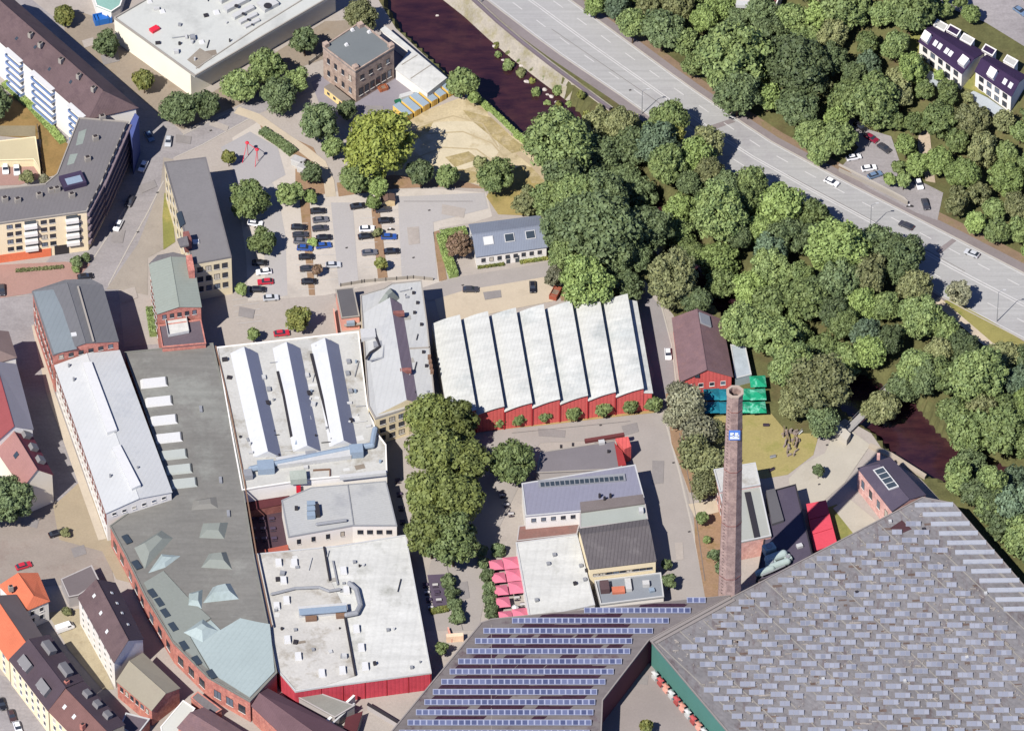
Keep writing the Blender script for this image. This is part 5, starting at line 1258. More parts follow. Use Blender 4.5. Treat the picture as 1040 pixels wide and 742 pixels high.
def crown(kind, i):
    if (kind, i) not in CROWNS:
        kw = dict(big=dict(clumps=80, leaves=84, leafs=.060, spread=.72, cmin=.17, cmax=.36), mid=dict(clumps=50, leaves=70, leafs=.082, spread=.68, cmin=.2, cmax=.38), huge=dict(clumps=130, leaves=84, leafs=.044, spread=.78, cmin=.12, cmax=.30), small=dict(clumps=14, leaves=60, leafs=.15, spread=.52), loose=dict(clumps=44, leaves=80, loose=.5, leafs=.075, spread=.66), ball=dict(clumps=22, leaves=56, leafs=.13, spread=.60))[kind]
        CROWNS[kind, i] = crown_mesh('crown_'+kind, hash((len(kind)*7+i*31)) % 9999+i, **kw)
    return CROWNS[kind, i]
TRUNK = surf('bark', c(110, 92, 76), .15, .5, 3)
tk = MB()
pts_ = [(0, 0, -.3, .085), (.02, .01, .25, .062), (-.01, .02, .55, .05), (.015, -.01, .95, .03)]
for a, b in zip(pts_, pts_[1:]): tk.tube(a[:3], b[:3], a[3], b[3], 7)
for q in ((.32, .1, .8), (-.28, .2, .85), (.05, -.33, .82), (-.15, -.2, .9)): tk.tube((0, 0, .48), q, .035, .012, 5)
TRUNKME = mesh('trunk', tk, TRUNK)
trng = random.Random(11)
NAMEC = dict(mid='mid-green', dark='dark green', light='light green', yellow='yellow-green', olive='olive-green', grey='grey-green', copper='reddish-brown', warm='warm olive-green', blue='bluish-green')
def tree(cx, cy, r, col, label, cat='tree', kind=None, group=None, tall=1.0, bare=None, name='tree', drop=0.0):
    """crown of radius r pixels centred on pixel cx,cy"""
    r *= .93; R = r/3.7; rz = R*tall; low = (bare if bare is not None else (.35*R+.6 if R > 1.6 else .0))
    z = low+rz*.92; g = G(cx, cy, z); hz = g.z
    th = thing(name, label, cat, (g.x, g.y, hz), group)
    kind = kind or ('huge' if R > 6 else 'big' if R > 4.2 else 'mid' if R > 2.4 else 'small')
    i = trng.randrange(4)
    me = crown(kind, i)
    o = link('crown', me, parent=th); o.location = (0, 0, z); k = 1.08
    if kind == 'ball': k = 1.22
    f_ = (.9, 1.12) if kind in ('huge', 'big', 'mid') else (.95, 1.05)
    o.scale = (R*k*trng.uniform(*f_), R*k*trng.uniform(*f_), rz*k); o.rotation_euler = (trng.uniform(-.12, .12), trng.uniform(-.12, .12), trng.uniform(0, 6.28))
    if not me.materials: me.materials.append(None)
    o.material_slots[0].link = 'OBJECT'; o.material_slots[0].material = LEAF[col]
    tr = link('trunk', TRUNKME, parent=th); tr.scale = (max(R, 1)*.8, max(R, 1)*.8, z*1.05)
    tr.material_slots[0].link = 'OBJECT'; tr.material_slots[0].material = TRUNK
    return th
def pct(x, y): return '%d%% across, %d%% down' % (round(x/10.4), round(y/7.42))
placed = []
# trees one can name
T_ = tree
for a in [
 (65, 16, 11, 'warm', 'round olive tree by the blue skip at the top left'), (108, 45, 14, 'dark', 'dark round tree alone in the yard beside the white warehouse wall'),
 (146, 82, 13.5, 'warm', 'olive tree with dark right half in the middle of the warehouse yard'), (181, 111, 17, 'dark', 'broad dark tree at the left end of the row under the warehouse corner'),
 (211, 106, 15.5, 'dark', 'second dark tree from the left under the warehouse corner'), (243, 88, 18, 'mid', 'third tree in the row along the shaded warehouse wall'),
 (268, 68, 19, 'mid', 'big tree in the row by the long shaded warehouse wall'), (309, 42, 16.5, 'dark', 'round dark tree left of the square stone house'),
 (366, 15, 17, 'olive', 'olive tree behind the square stone house at the river'), (380, 147, 36, 'yellow', 'big bright yellow-green tree at the forecourt edge'),
 (286, 98, 18, 'dark', 'dark bushy tree right of the street mouth'), (300, 84, 13, 'mid', 'small mid-green tree between street and stone house forecourt'),
 (325, 123, 20, 'dark', 'dark bushy tree between gravel path and forecourt'), (352, 112, 10, 'dark', 'small dark tree by the tan site cabin'),
 (338, 150, 12, 'mid', 'low bush beside the gravel path left of the yellow-green tree'), (360, 181, 17, 'mid', 'tree just below the big yellow-green tree'),
 (384, 190, 12, 'light', 'bright small tree between car park and sandy ground'), (427, 176, 16, 'dark', 'dark bushy tree left of two below the sandy circle'),
 (455, 179, 13, 'mid', 'bushy tree right of two below the sandy circle'), (503, 179, 18, 'mid', 'round tree on the dry grass above the small white building'),
 (488, 166, 9, 'olive', 'small sparse olive tree left of the round tree on dry grass'), (536, 205, 14, 'olive', 'small tree on dry grass right beside the wood'),
 (254, 203, 17.5, 'mid', 'big round tree at the left side of the car park'), (268, 246, 13.5, 'mid', 'round tree below the big one at the left of the car park'),
 (232, 160, 9, 'warm', 'little round tree beside the play court'), (246, 293, 8, 'mid', 'little tree by the silver car at the corner of the long office'),
 (294, 197, 12, 'mid', 'bushy tree above the left parking rows'), (318, 176, 11, 'dark', 'dark small tree above the parking bed by the white boxes'),
 (316, 199, 9, 'light', 'light bush at the top of the middle parking row'), (318, 246, 6, 'light', 'tiny light tree between the two blue parked cars'),
 (322, 274, 7, 'copper', 'tiny brown-leaved tree in the middle parking row'), (379, 206, 9, 'light', 'thin light tree at the top of the right parking row'),
 (387, 268, 8, 'warm', 'little round tree at the bottom of the right parking row'), (383, 236, 6, 'olive', 'tiny shrub between parked cars in the right row'),
 (302, 325, 13, 'warm', 'olive sparse tree in front of the white ridge roofs'), (257, 340, 8, 'mid', 'small tree at the left corner of the ridge-roofed workshop'),
 (466, 249, 14, 'copper', 'brown-leaved spreading tree inside the green hedge'), (563, 281, 10, 'grey', 'grey shrub at the right corner of the small white building'),
 (519, 470, 22, 'mid', 'round bright tree standing alone before the blue-grey hall'), (448, 658, 8, 'mid', 'single ball tree right of the big white factory'),
 (831, 478, 7.5, 'dark', 'small ball tree on the pale plaza'), (7, 505, 27, 'dark', 'big dark tree at the left edge under the pink roof'),
 (-4, 106, 17, 'dark', 'dark tree at the left edge in the apartment garden'), (77, 266, 7, 'dark', 'dark shrub below the yellow apartment front'), (87, 262, 6, 'dark', 'second dark shrub below the yellow apartment front, nearer the street'),
 (77, 273, 5, 'mid', 'small green shrub nearest the brick yard'), (28, 180, 9, 'olive', 'sparse shrub beside the white cars at the garages'), (45, 183, 7, 'grey', 'pale flowering shrub behind the apartment block corner'),
 (895, 415, 20, 'olive', 'pale olive tree over the footbridge at the river'), (975, 297, 13, 'grey', 'grey-green round tree alone at the road edge'),
 (966, 296, 8, 'mid', 'small bush tucked against the grey-green tree at the road edge'), (657, 737, 8, 'warm', 'small tree in the solar hall courtyard'),
 (726, 563, 8.5, 'dark', 'dark bush by the chimney foot'), (713, 526, 8, 'mid', 'round bush on the red soil left of the pink building'), (718, 548, 5, 'mid', 'small bush on the red soil below the round bush'),
 (732, 577, 8, 'dark', 'second dark bush by the chimney foot, nearer the solar roof'), (679, 590, 9, 'dark', 'dark shrub in the building shadow beside the roof terrace'), (677, 573, 6.5, 'dark', 'small dark shrub above the one beside the roof terrace'),
 (471, 84, 16, 'mid', 'tall slim tree at the river bank beside the yellow containers'), (482, 100, 8, 'light', 'bright bush on the river bank by the slim tree'),
 (66, 541, 6, 'olive', 'sparse little bush on the old paving by the dark car'), (68, 620, 6, 'olive', 'small bush by the white van in the yard')]:
    x, y, r, col, lab = a
    T_(x, y, r, col, lab, 'shrub' if r < 9.5 and 'tree' not in lab else 'tree', name='shrub' if r < 9.5 and 'tree' not in lab else 'tree')
# the tall clump in the centre
for x, y, r, col, lab in [(434, 424, 25, 'warm', 'topmost tree of the tall central clump'), (458, 430, 24, 'warm', 'tree at the top right of the tall central clump'),
                          (444, 462, 30, 'warm', 'broad tree in the upper middle of the central clump'), (468, 468, 24, 'mid', 'tree on the right flank of the central clump'),
                          (440, 502, 27, 'mid', 'broad tree on the left flank of the central clump'), (464, 510, 27, 'mid', 'tree in the lower middle of the central clump'),
                          (438, 540, 25, 'mid', 'tree at the lower left of the central clump'), (460, 548, 25, 'dark', 'lowest right tree of the tall central clump')]:
    T_(x, y, r, 'clump' if col != 'dark' else 'mid', lab, group='tall clump between the works', bare=4.5, kind='big')
# ball shrubs along the red wall
for k, (x, y, r) in enumerate([(494, 426, 6.5), (506, 426, 8), (527, 424, 8.5), (554, 421, 8), (583, 418, 9), (612, 414, 9.5), (640, 411, 8.5), (663, 410, 9)]):
    T_(x, y, r, 'mid', 'ball-shaped tree along the red sawtooth wall, %s from the left' % 'first second third fourth fifth sixth seventh eighth'.split()[k], kind='ball', group='ball trees along the red wall', bare=.9)
for k, (x, y, r) in enumerate([(489, 560, 6.5), (491, 572, 6), (494, 584, 7), (497, 597, 7.2), (498, 609, 7), (500, 620, 7.5), (507, 558, 7)]):
    T_(x, y, r, 'dark', 'clipped ball shrub beside the pink parasols, %s' % ('topmost of the column', 'second from the top', 'third from the top', 'fourth from the top', 'fifth from the top', 'lowest of the column', 'right of the topmost one')[k], 'shrub', kind='ball', group='clipped shrubs by the pink parasols', name='shrub', bare=.2)
for k, (x, y, r) in enumerate([(456, 590, 7.5), (458, 602, 7.5), (462, 615, 7.5), (465, 626, 8)]):
    T_(x, y, r, 'dark', 'clipped ball shrub right of the dark cafe tables, %s from the top' % 'first second third fourth'.split()[k], 'shrub', kind='ball', group='clipped shrubs by the cafe tables', name='shrub', bare=.3)
for k, (x, y, r, col) in enumerate([(699, 412, 19, 'grey'), (690, 398, 13, 'grey'), (711, 440, 19, 'grey'), (706, 462, 19, 'olive'), (722, 470, 18, 'olive'), (716, 492, 15, 'olive'), (684, 424, 11, 'grey'), (725, 440, 13, 'olive')]):
    T_(x, y, r, col, 'sparse %s tree left of the chimney, %s' % (NAMEC[col], ('largest at the top', 'at the upper left by the lane', 'in the upper middle', 'in the lower middle', 'next to the chimney shaft', 'lowest, on the red soil', 'small, at the left edge', 'under the teal parasols')[k]), kind='loose', group='grey trees left of the chimney', bare=1.5)
# woods: crowns scattered over outlined woods, a tree each
def wood(poly, spacing, rmin, rmax, where, group, cols, seed, keep=(), bare=None):
    r = random.Random(seed); pts = []
    x0, x1 = min(p[0] for p in poly), max(p[0] for p in poly); y0, y1 = min(p[1] for p in poly), max(p[1] for p in poly)
    for _ in range(9000):
        x, y = r.uniform(x0, x1), r.uniform(y0, y1)
        if not inpx(x, y, poly) or any(inpx(x, y, q) for q in keep) or any(math.hypot(x-a, y-b) < c_ for a, b, c_ in BIGS): continue
        rad_ = rmin+(rmax-rmin)*r.random()**1.4
        if all(math.hypot(x-a, (y-b)) > spacing*(rad_+c_)/2/((rmin+rmax)/2) for a, b, c_ in pts): pts.append((x, y, rad_))
    for x, y, q in sorted(pts):
        col = r.choices(list(cols), list(cols.values()))[0]
        sz = 'small' if q < rmin+(rmax-rmin)*.25 else 'broad' if q > rmin+(rmax-rmin)*.6 else 'middling'
        T_(x, y, q, col, '%s %s tree in the %s, %s' % (sz, NAMEC[col], where, pct(x, y)), group=group, bare=bare, tall=r.uniform(.95, 1.2), kind='huge' if q > 24 else 'big' if q > 15 else None)
COLW = dict(mid=5, dark=3.6, light=1.3, olive=1.2, blue=.8)
for a in [(572, 146, 33, 'mid', 'broad tree at the upper left corner of the riverside wood'), (612, 236, 40, 'dark', 'very broad dark tree right of the small white building'), (588, 200, 27, 'mid', 'broad tree in the riverside wood above the small white building'), (604, 160, 26, 'dark', 'dark tree by the river bend in the riverside wood'), (668, 128, 16, 'mid', 'left tree of the group at the lower road edge by the river bend'), (682, 136, 15, 'warm', 'warm olive tree of the group at the lower road edge by the river bend'), (706, 158, 19, 'light', 'bright tree of the group at the lower road edge by the river bend')]:
    T_(a[0], a[1], a[2], a[3], a[4], group='trees of the riverside wood', kind='huge' if a[2] > 24 else None)
for a in [(738, 56, 40, 'mid', 'huge broad tree on the hill left of the top edge house'), (812, 66, 33, 'dark', 'huge dark tree on the hill right of the top edge house'), (886, 98, 29, 'mid', 'big tree on the hill left of the red parked car'), (825, 138, 17, 'mid', 'left tree of the pair between main road and hill lane'), (848, 142, 18, 'mid', 'right tree of the pair between main road and hill lane')]:
    T_(a[0], a[1], a[2], a[3], a[4], group='trees of the hill wood', kind='huge' if a[2] > 24 else None)
BIGS = [(572, 146, 26), (612, 236, 34), (588, 200, 20), (604, 160, 20), (668, 128, 14), (682, 136, 14), (706, 158, 17), (738, 56, 34), (812, 66, 28), (886, 98, 24), (825, 138, 18), (848, 142, 18)]
wood([(548, 138), (590, 126), (634, 126), (652, 132), (676, 120), (700, 122), (722, 150), (736, 184), (790, 190), (842, 228), (890, 248), (928, 262), (940, 290), (934, 326), (912, 346), (896, 372), (862, 388), (846, 424), (822, 440), (806, 412), (790, 368), (760, 338), (742, 312), (700, 306), (668, 274), (646, 292), (590, 288), (572, 262), (562, 212), (548, 168)], 30, 15, 31, 'riverside wood', 'trees of the riverside wood', COLW, 4, keep=[[(640, 262), (662, 262), (662, 300), (640, 300)]])
wood([(900, 392), (916, 366), (936, 342), (962, 334), (986, 360), (1056, 366), (1085, 590), (1062, 566), (1032, 536), (1004, 510), (980, 490), (972, 462), (982, 440), (960, 412), (926, 398)], 32, 16, 32, 'wood right of the river', 'trees of the wood right of the river', COLW, 8)
for k, (x, y) in enumerate(((974, 486), (990, 500), (1007, 516), (1022, 533), (1037, 551), (1052, 569))):
    T_(x, y, 16, ('mid', 'dark')[k % 2], '%s tree along the right edge of the huge solar roof, %s from the top' % (('mid-green', 'dark')[k % 2], 'first second third fourth fifth sixth'.split()[k]), group='trees of the wood right of the river')
wood([(602, 6), (592, -14), (720, -22), (940, -22), (928, 12), (918, 40), (928, 74), (908, 96), (884, 104), (862, 112), (846, 142), (832, 156), (812, 140), (796, 118), (770, 104), (742, 92), (708, 74), (680, 54), (646, 34)], 28, 13, 26, 'hill wood above the road', 'trees of the hill wood', dict(mid=5, dark=3, light=1.6, olive=2.4, blue=.7), 5, keep=[[(722, -10), (790, -10), (790, 4), (722, 4)]])
wood([(952, 118), (972, 108), (1000, 116), (1030, 126), (1056, 112), (1060, 262), (1016, 246), (976, 218), (956, 190), (950, 150)], 25, 12, 19, 'sunny wood below the villas', 'trees below the villas', dict(mid=4, light=2.6, olive=3), 6)
wood([(886, 104), (918, 96), (934, 106), (932, 138), (936, 168), (918, 168), (908, 146), (892, 128)], 22, 11, 16, 'trees between car lane and rock', 'trees beside the car lane', dict(mid=4, light=3, olive=1), 9)
wood([(905, 160), (916, 164), (918, 184), (904, 182)], 14, 8, 10, 'strip between parked cars', 'trees beside the car lane', dict(light=1, mid=1), 10)
wood([(950, -8), (995, 4), (988, 20), (966, 14), (948, 6)], 14, 8, 11, 'hedge at the villa street', 'trees beside the villa street', dict(light=3, mid=2), 13)
wood([(936, 60), (962, 84), (1010, 116), (990, 118), (950, 104), (926, 88)], 20, 7, 12, 'villa gardens', 'trees below the villas', dict(light=2, olive=2, mid=2), 14)
wood([(506, 44), (530, 62), (558, 84), (612, 122), (604, 132), (572, 120), (546, 100), (522, 80), (504, 54)], 13, 4.5, 8.5, 'far river bank scrub', 'scrub on the river bank', dict(olive=2, mid=2, warm=1), 15, bare=0)
# hedges
def hedge(label, pts, w, h, col='mid', name='hedge'):
    q = [P(x, y) for x, y in pts]; r = np.random.default_rng(len(label)); mb = MB()
    for a, b in zip(q, q[1:]):
        L = (b-a).length; n = int(L*w*26)+int(L*h*30)
        d = (b-a)/L; s = Vector((-d.y, d.x, 0))
        mb.prism([tuple((v)[:2]) for v in (a-s*w*.42, b-s*w*.42, b+s*w*.42, a+s*w*.42)], -.1, h*.9)
        for _ in range(n):
            f = r.integers(0, 3)
            p = a+d*r.uniform(0, L)+s*(r.uniform(-.5, .5)*w if f == 0 else (w/2 if f == 1 else -w/2))
            p.z = h*r.uniform(.92, 1.05) if f == 0 else r.uniform(0, h)
            u = Vector(r.normal(size=3)).normalized(); v = u.cross(Vector(r.normal(size=3))).normalized(); k = r.uniform(.12, .24)
            mb.add([p-u*k-v*k, p+u*k-v*k, p+u*k+v*k, p-u*k+v*k], [(0, 1, 2, 3)])
    return solo(name, label, 'hedge', mb, LEAF[col], tuple(q[0]))
hedge('bright green clipped hedge in an L around the brown-leaved tree', [(474, 237), (448, 241), (454, 262), (461, 282)], 2.4, 1.8, 'light')
hedge('low dark hedge under the left windows of the small white building', [(485, 272), (512, 268.5)], 1.0, .8, 'warm'); hedge('low dark hedge under the right windows of the small white building', [(528, 267), (556, 263)], 1.0, .8, 'warm')
hedge('green hedge along the west wall of the brick building', [(152, 316), (156, 342)], 1.8, 2.0, 'mid'); hedge('low hedge strip between street and gravel path', [(266, 134), (284, 146), (298, 157)], 2.6, 1.4, 'dark')
hedge('yellowish hedge below the dark cafe tables', [(437, 622), (455, 619)], 1.6, 1.0, 'warm'); hedge('ivy bed at the foot of the yellow apartment front', [(16, 276), (64, 272)], .8, .8, 'olive')
hedge('garden bushes along the foot of the balcony facade', [(4, 86), (30, 108), (52, 132), (64, 146)], 1.8, 1.2, 'light'); hedge('river bank scrub along the sandy ground', [(488, 104), (503, 118), (524, 138), (540, 150)], 1.6, 1.3, 'light')
# ------------------------------------------------------------------ vehicles
def car_meshes():
    L, Wd = 4.4, 1.8
    prof = [(-2.2, .35), (-2.2, .75), (-2.05, .92), (-1.0, .98), (1.75, 1.0), (2.1, .92), (2.2, .7), (2.2, .35)]
    mb = MB(); n = len(prof); vs = []
    for y, k in ((-.9, .94), (-.82, 1.0), (.82, 1.0), (.9, .94)):
        for x, z in prof: vs.append((x*(k if abs(y) > .85 else 1), y, z if abs(y) < .85 else min(z, .9)))
    fs = [(j*n+i, j*n+(i+1) % n, (j+1)*n+(i+1) % n, (j+1)*n+i) for j in range(3) for i in range(n)]
    fs += [tuple(range(n)), tuple(reversed(range(3*n, 4*n)))]
    body = mb.add(vs, fs)
    g = MB().add([(-1.05, -.78, .97), (1.95, -.78, .99), (1.95, .78, .99), (-1.05, .78, .97), (-.35, -.62, 1.42), (1.35, -.62, 1.42), (1.35, .62, 1.42), (-.35, .62, 1.42)],
                 [(0, 1, 5, 4), (1, 2, 6, 5), (2, 3, 7, 6), (3, 0, 4, 7), (4, 5, 6, 7)])
    r = MB().add([(-.3, -.63, 1.43), (1.32, -.63, 1.43), (1.32, .63, 1.43), (-.3, .63, 1.43), (-.18, -.52, 1.48), (1.2, -.52, 1.48), (1.2, .52, 1.48), (-.18, .52, 1.48)],
                 [(0, 1, 5, 4), (1, 2, 6, 5), (2, 3, 7, 6), (3, 0, 4, 7), (4, 5, 6, 7)])
    for s in (-1, 1):
        for x0, x1 in ((.42, .52), (-.95, -.33), (1.85, 1.3)):
            pass
    w = MB().tube((0, -.11, 0), (0, .11, 0), .32, n=12)
    rim = MB().tube((0, -.125, 0), (0, .125, 0), .18, n=8)
    hl = MB().box((0, 0, 0), .14, .36, .14)
    return body, g, r, w, rim, hl
TYRE = plain('tyre_rubber', (.02, .02, .02, 1), .8); RIM = plain('wheel_rim', c(180, 180, 182), .3, .5)
LAMP = plain('headlamp_glass', c(225, 225, 220), .15, .5); TAIL = plain('tail_lamp_glass', c(170, 30, 36), .2, .5)
def vehicle_proto(tall=None):
    body, g, r, w, rim, hl = car_meshes()
    def mk(n, mb, m): return mesh(n, mb, m)
    d = {}
    P_ = plain('car_paint', c(40, 40, 44), .25, .5)
    d['body'] = mk('body', body, P_); d['glass'] = mk('windows', g, GLASS); d['roof'] = mk('roof', r, P_)
    d['wheel'] = mk('wheel', w, TYRE); d['rim'] = mk('rim', rim, RIM); d['hl'] = mk('headlight', hl, LAMP); d['tl'] = mk('tail_light', hl, TAIL)
    if tall:
        v = MB().add([(-2.4, -.92, .35), (2.6, -.92, .35), (2.6, .92, .35), (-2.4, .92, .35), (-2.4, -.92, 1.1), (2.6, -.92, 1.2), (2.6, .92, 1.2), (-2.4, .92, 1.1),
                      (-1.5, -.85, 1.95), (2.55, -.85, 2.05), (2.55, .85, 2.05), (-1.5, .85, 1.95)],
                     [(0, 1, 5, 4), (1, 2, 6, 5), (2, 3, 7, 6), (3, 0, 4, 7), (4, 5, 9, 8), (5, 6, 10, 9), (6, 7, 11, 10), (8, 9, 10, 11), (0, 3, 2, 1), (7, 4, 8, 11)])
        d['body'] = mk('body', v, P_)
        d['glass'] = mk('windows', MB().add([(-2.3, -.8, 1.2), (-2.3, .8, 1.2), (-1.62, .76, 1.88), (-1.62, -.76, 1.88)], [(0, 1, 2, 3)]).box((-1.0, 0, 1.25), 1.0, 1.82, .5), GLASS)
        d['roof'] = mk('roof', MB().box((.5, 0, 2.0), 3.9, 1.5, .08), P_)
    return d
CARM, VANM = vehicle_proto(), vehicle_proto(True)
PAINTC = {}
def paint(name, col, rough=.22):
    if name not in PAINTC: PAINTC[name] = plain('car_paint_'+name, col, rough, .5, .03)
    return PAINTC[name]
PC = dict(black=(.012, .012, .015, 1), dark=(.035, .035, .042, 1), grey=(.10, .10, .11, 1), silver=(.36, .37, .38, 1), white=(.62, .62, .62, 1), blue=(.02, .06, .22, 1), red=(.36, .02, .035, 1), maroon=(.16, .012, .03, 1), brown=(.05, .03, .03, 1), bluegrey=(.10, .15, .22, 1))
PROTO = {}
def car(px, py, dx, dy, col, label, group=None, van=False, nm='parked_car'):
    """car seen at pixel px,py, nose along the pixel direction dx,dy"""
    g = G(px, py, .7); M = VANM if van else CARM
    key = van
    if key not in PROTO:
        th = thing(nm, label, 'van' if van else 'car', (0, 0, 0)); x0, x1 = (-1.6, 1.7) if van else (-1.35, 1.35)
        for k in ('body', 'glass', 'roof'): link({'body': 'body', 'glass': 'windows', 'roof': 'roof'}[k], M[k], parent=th)
        for x in (x0, x1):
            for y in (-.8, .8):
                w = link('wheel', M['wheel'], (x, y, .32), th); link('rim', M['rim'], (0, 0, 0), w)
        xf = -2.42 if van else -2.17; xb = 2.58 if van else 2.17
        for y in (-.6, .6):
            link('headlight', M['hl'], (xf, y, .62), th); link('tail_light', M['tl'], (xb, y, .62), th)
        PROTO[key] = th; o = th
    else: o = dup(PROTO[key])
    o.name = nm; o['label'] = label; o['category'] = 'van' if van else 'car'
    if 'group' in o: del o['group']
    if group: o['group'] = group
    o.location = g; o.rotation_euler = (0, 0, pxang(dx, dy)+math.pi)
    for ch in o.children:
        if ch.name.split('.')[0] in ('body', 'roof'):
            ch.material_slots[0].link = 'OBJECT'; ch.material_slots[0].material = paint(col, PC[col])
    return o
pg = 'cars in the car park'
for a in [(323, 214, 1, -.05, 'black', 'black car at the top of the middle parking row'), (325.5, 222.8, 1, -.1, 'grey', 'grey car second from the top of the middle parking row'),
 (325, 231.5, 1, -.1, 'dark', 'dark grey car third from the top of the middle parking row'), (329, 241, 1, -.08, 'black', 'black car above the blue one in the middle parking row'),
 (328.6, 249, 1, -.12, 'blue', 'blue car right of the tiny light tree'), (303.6, 230.4, 1, .03, 'black', 'black car at the top of the left parking row'),
 (305, 238, 1, -.05, 'dark', 'dark car second from the top of the left parking row'), (306, 244.5, 1, .05, 'grey', 'violet-grey car third from the top of the left parking row'),
 (309.5, 251.5, 1, .05, 'blue', 'blue car left of the tiny light tree'), (311.2, 260.5, 1, -.04, 'black', 'black car below the blue one in the left parking row'),
 (312.5, 272.4, 1, -.06, 'dark', 'dark car left of the brown-leaved tiny tree'), (314, 285.5, 1, -.03, 'black', 'lowest black car of the left parking row'),
 (338.4, 268.6, 1, -.04, 'silver', 'silver estate car standing right of the parking row'), (259, 226.4, 1, .1, 'white', 'white car between the two round trees'),
 (268, 275.6, -1, .12, 'white', 'white car above the red one at the left'), (269.5, 285.8, -1, .08, 'red', 'bright red car at the left of the car park'),
 (264, 266.5, 1, 0, 'black', 'black car in the shadow above the white one'), (275, 302, 1, -.08, 'silver', 'silver-white car at the lower left of the car park'),
 (262, 293.5, 1, 0, 'black', 'black car in the shadow below the red one'), (363.5, 209, 1, -.14, 'black', 'black slanted car at the top left of the right rows'),
 (372.6, 232, 1, -.05, 'white', 'white car in the right parking rows'), (371.6, 239.5, 1, -.12, 'black', 'black car directly below the white one'),
 (375.3, 256, 1, -.08, 'grey', 'grey car near the foot of the right rows'), (391.6, 223.6, 1, -.08, 'black', 'black car with a white bonnet spot in the right row'),
 (395, 240, 1, 0, 'blue', 'dark blue car half hidden in the right row'), (397.8, 254.8, 1, -.06, 'black', 'lowest black car of the right row'),
 (389, 212.5, 1, -.1, 'dark', 'dark car in the shade of the thin tree')]: car(*a, group=pg)
for a in [(541, 291, .05, 1, 'black', 'black car parked upright on the pale yard'), (478, 293.5, 1, 0, 'dark', 'dark car on the patch left of the pale yard'),
 (678.5, 359, .08, 1, 'white', 'white car on the lane beside the restaurant'), (171, 143, -.1, 1, 'silver', 'silver car at the street junction'),
 (151.5, 138, .5, .8, 'bluegrey', 'blue-grey car in the apartment shadow at the junction'), (145.5, 168.5, -.45, 1, 'white', 'white car beside the apartment block kerb'),
 (120, 228.5, -.45, 1, 'white', 'white car at the kerb further down the street'), (132, 204, -.45, 1, 'dark', 'dark car in the shadow between two white street cars'), (86.5, 280.5, 1, -.15, 'black', 'black car above the rounded brick hall'),
 (2, 294, .1, 1, 'dark', 'dark car at the left edge of the brick yard'), (5.5, 170.8, .12, 1, 'white', 'white car left of two at the garages'),
 (17, 172, .12, 1, 'white', 'white car with dark roof right of two at the garages'), (24, 574, 1, -.3, 'red', 'pinkish-red car above the orange roof'),
 (57.5, 541, 1, -.3, 'black', 'black car on the old paving near the tan wedge'), (2, 714, .4, 1, 'black', 'black car at the bottom left kerb'),
 (12, 726, .4, 1, 'brown', 'brown car behind the black one at the bottom left'), (18, 738, .4, 1, 'white', 'white car at the bottom left corner'),
 (874, 128.5, 1, .75, 'black', 'black car beside the red one on the hill lane'), (885, 140, 1, .65, 'maroon', 'dark red car parked on the hill lane'),
 (867, 159.5, 1, -.2, 'white', 'white car half in tree shade on the hill lane'), (882.5, 170.5, 1, -.15, 'white', 'white car next to the blue one behind the road wall'),
 (888.5, 177.5, 1, -.35, 'bluegrey', 'blue car behind the road wall'), (933.4, 186.5, .3, 1, 'white', 'white car nose to the rock at the side street'),
 (940, 207, .25, 1, 'dark', 'dark car waiting at the side street mouth'), (1036, 11, .8, .6, 'bluegrey', 'blue car on the villa street at the right edge'),
 (286, 338, 1, -.1, 'red', 'red car half hidden behind the ridge roofs'), (898, 150, .8, .6, 'dark', 'dark car under the trees below the red car'), (922, 178, .25, 1, 'dark', 'dark car in the tree shade right of the hill lane')]: car(*a)
for a in [(844.5, 184.5, 1, .5, 'white', 'white car driving on the main road'), (920.5, 228.5, -1, -.45, 'dark', 'dark grey car driving on the main road'), (987, 257, -1, -.42, 'silver', 'silver car driving on the main road at the right')]:
    car(*a, group='cars driving on the main road', nm='moving_car')
car(66, 637, 1, -.35, 'white', 'white van in the shaded yard beside the tall white house', van=True, nm='parked_van')
# motorcycle
def motorbike(px, py, label):
    g = G(px, py); th = thing('motorcycle', label, 'motorcycle', tuple(g)); X, Y, Z = g
    for x in (-.7, .7): part(th, 'wheel', MB().tube((X+x, Y-.07, Z+.32), (X+x, Y+.07, Z+.32), .32, n=12), TYRE)
    part(th, 'frame', MB().box((X, Y, Z+.35), 1.1, .3, .35, 0, (.8, .7)), DMETAL); part(th, 'tank', MB().ball((X-.2, Y, Z+.82), .35, .2, .18), paint('white', PC['white']))
    part(th, 'seat', MB().box((X+.35, Y, Z+.72), .7, .28, .12, 0, (.9, .8)), TYRE); part(th, 'handlebar', MB().tube((X-.5, Y-.4, Z+1.05), (X-.5, Y+.4, Z+1.05), .03), METAL)
motorbike(924, 210.5, 'white motorcycle at the side street mouth beside the dark car'); motorbike(397, 234, 'dark motorcycle between cars in the right parking row')
# ------------------------------------------------------------------ parasols and tables
def parasol(px, py, r, h, mat, label, group, ang=0.0, ns=4, name='parasol', cat='parasol'):
    p = P(px, py, h-.4); X, Y = p.x, p.y
    th = thing(name, label, cat, (X, Y, 0), group)
    vs = [(X, Y, h)]; k = r*(math.sqrt(2) if ns == 4 else 1.05)
    for i in range(ns*2):
        a = ang+math.pi/4+i*math.pi/ns
        q = k if i % 2 == 0 else k*math.cos(math.pi/ns)*.985
        vs.append((X+q*math.cos(a), Y+q*math.sin(a), h-.85-(.0 if i % 2 == 0 else -.04)))
    part(th, 'canopy', MB().shell(vs, [(0, i+1, (i+1) % (ns*2)+1) for i in range(ns*2)], .08), mat)
    part(th, 'pole', MB().tube((X, Y, 0), (X, Y, h+.15), .06), METAL)
    part(th, 'base', MB().box((X, Y, 0), .8, .8, .12), DMETAL)
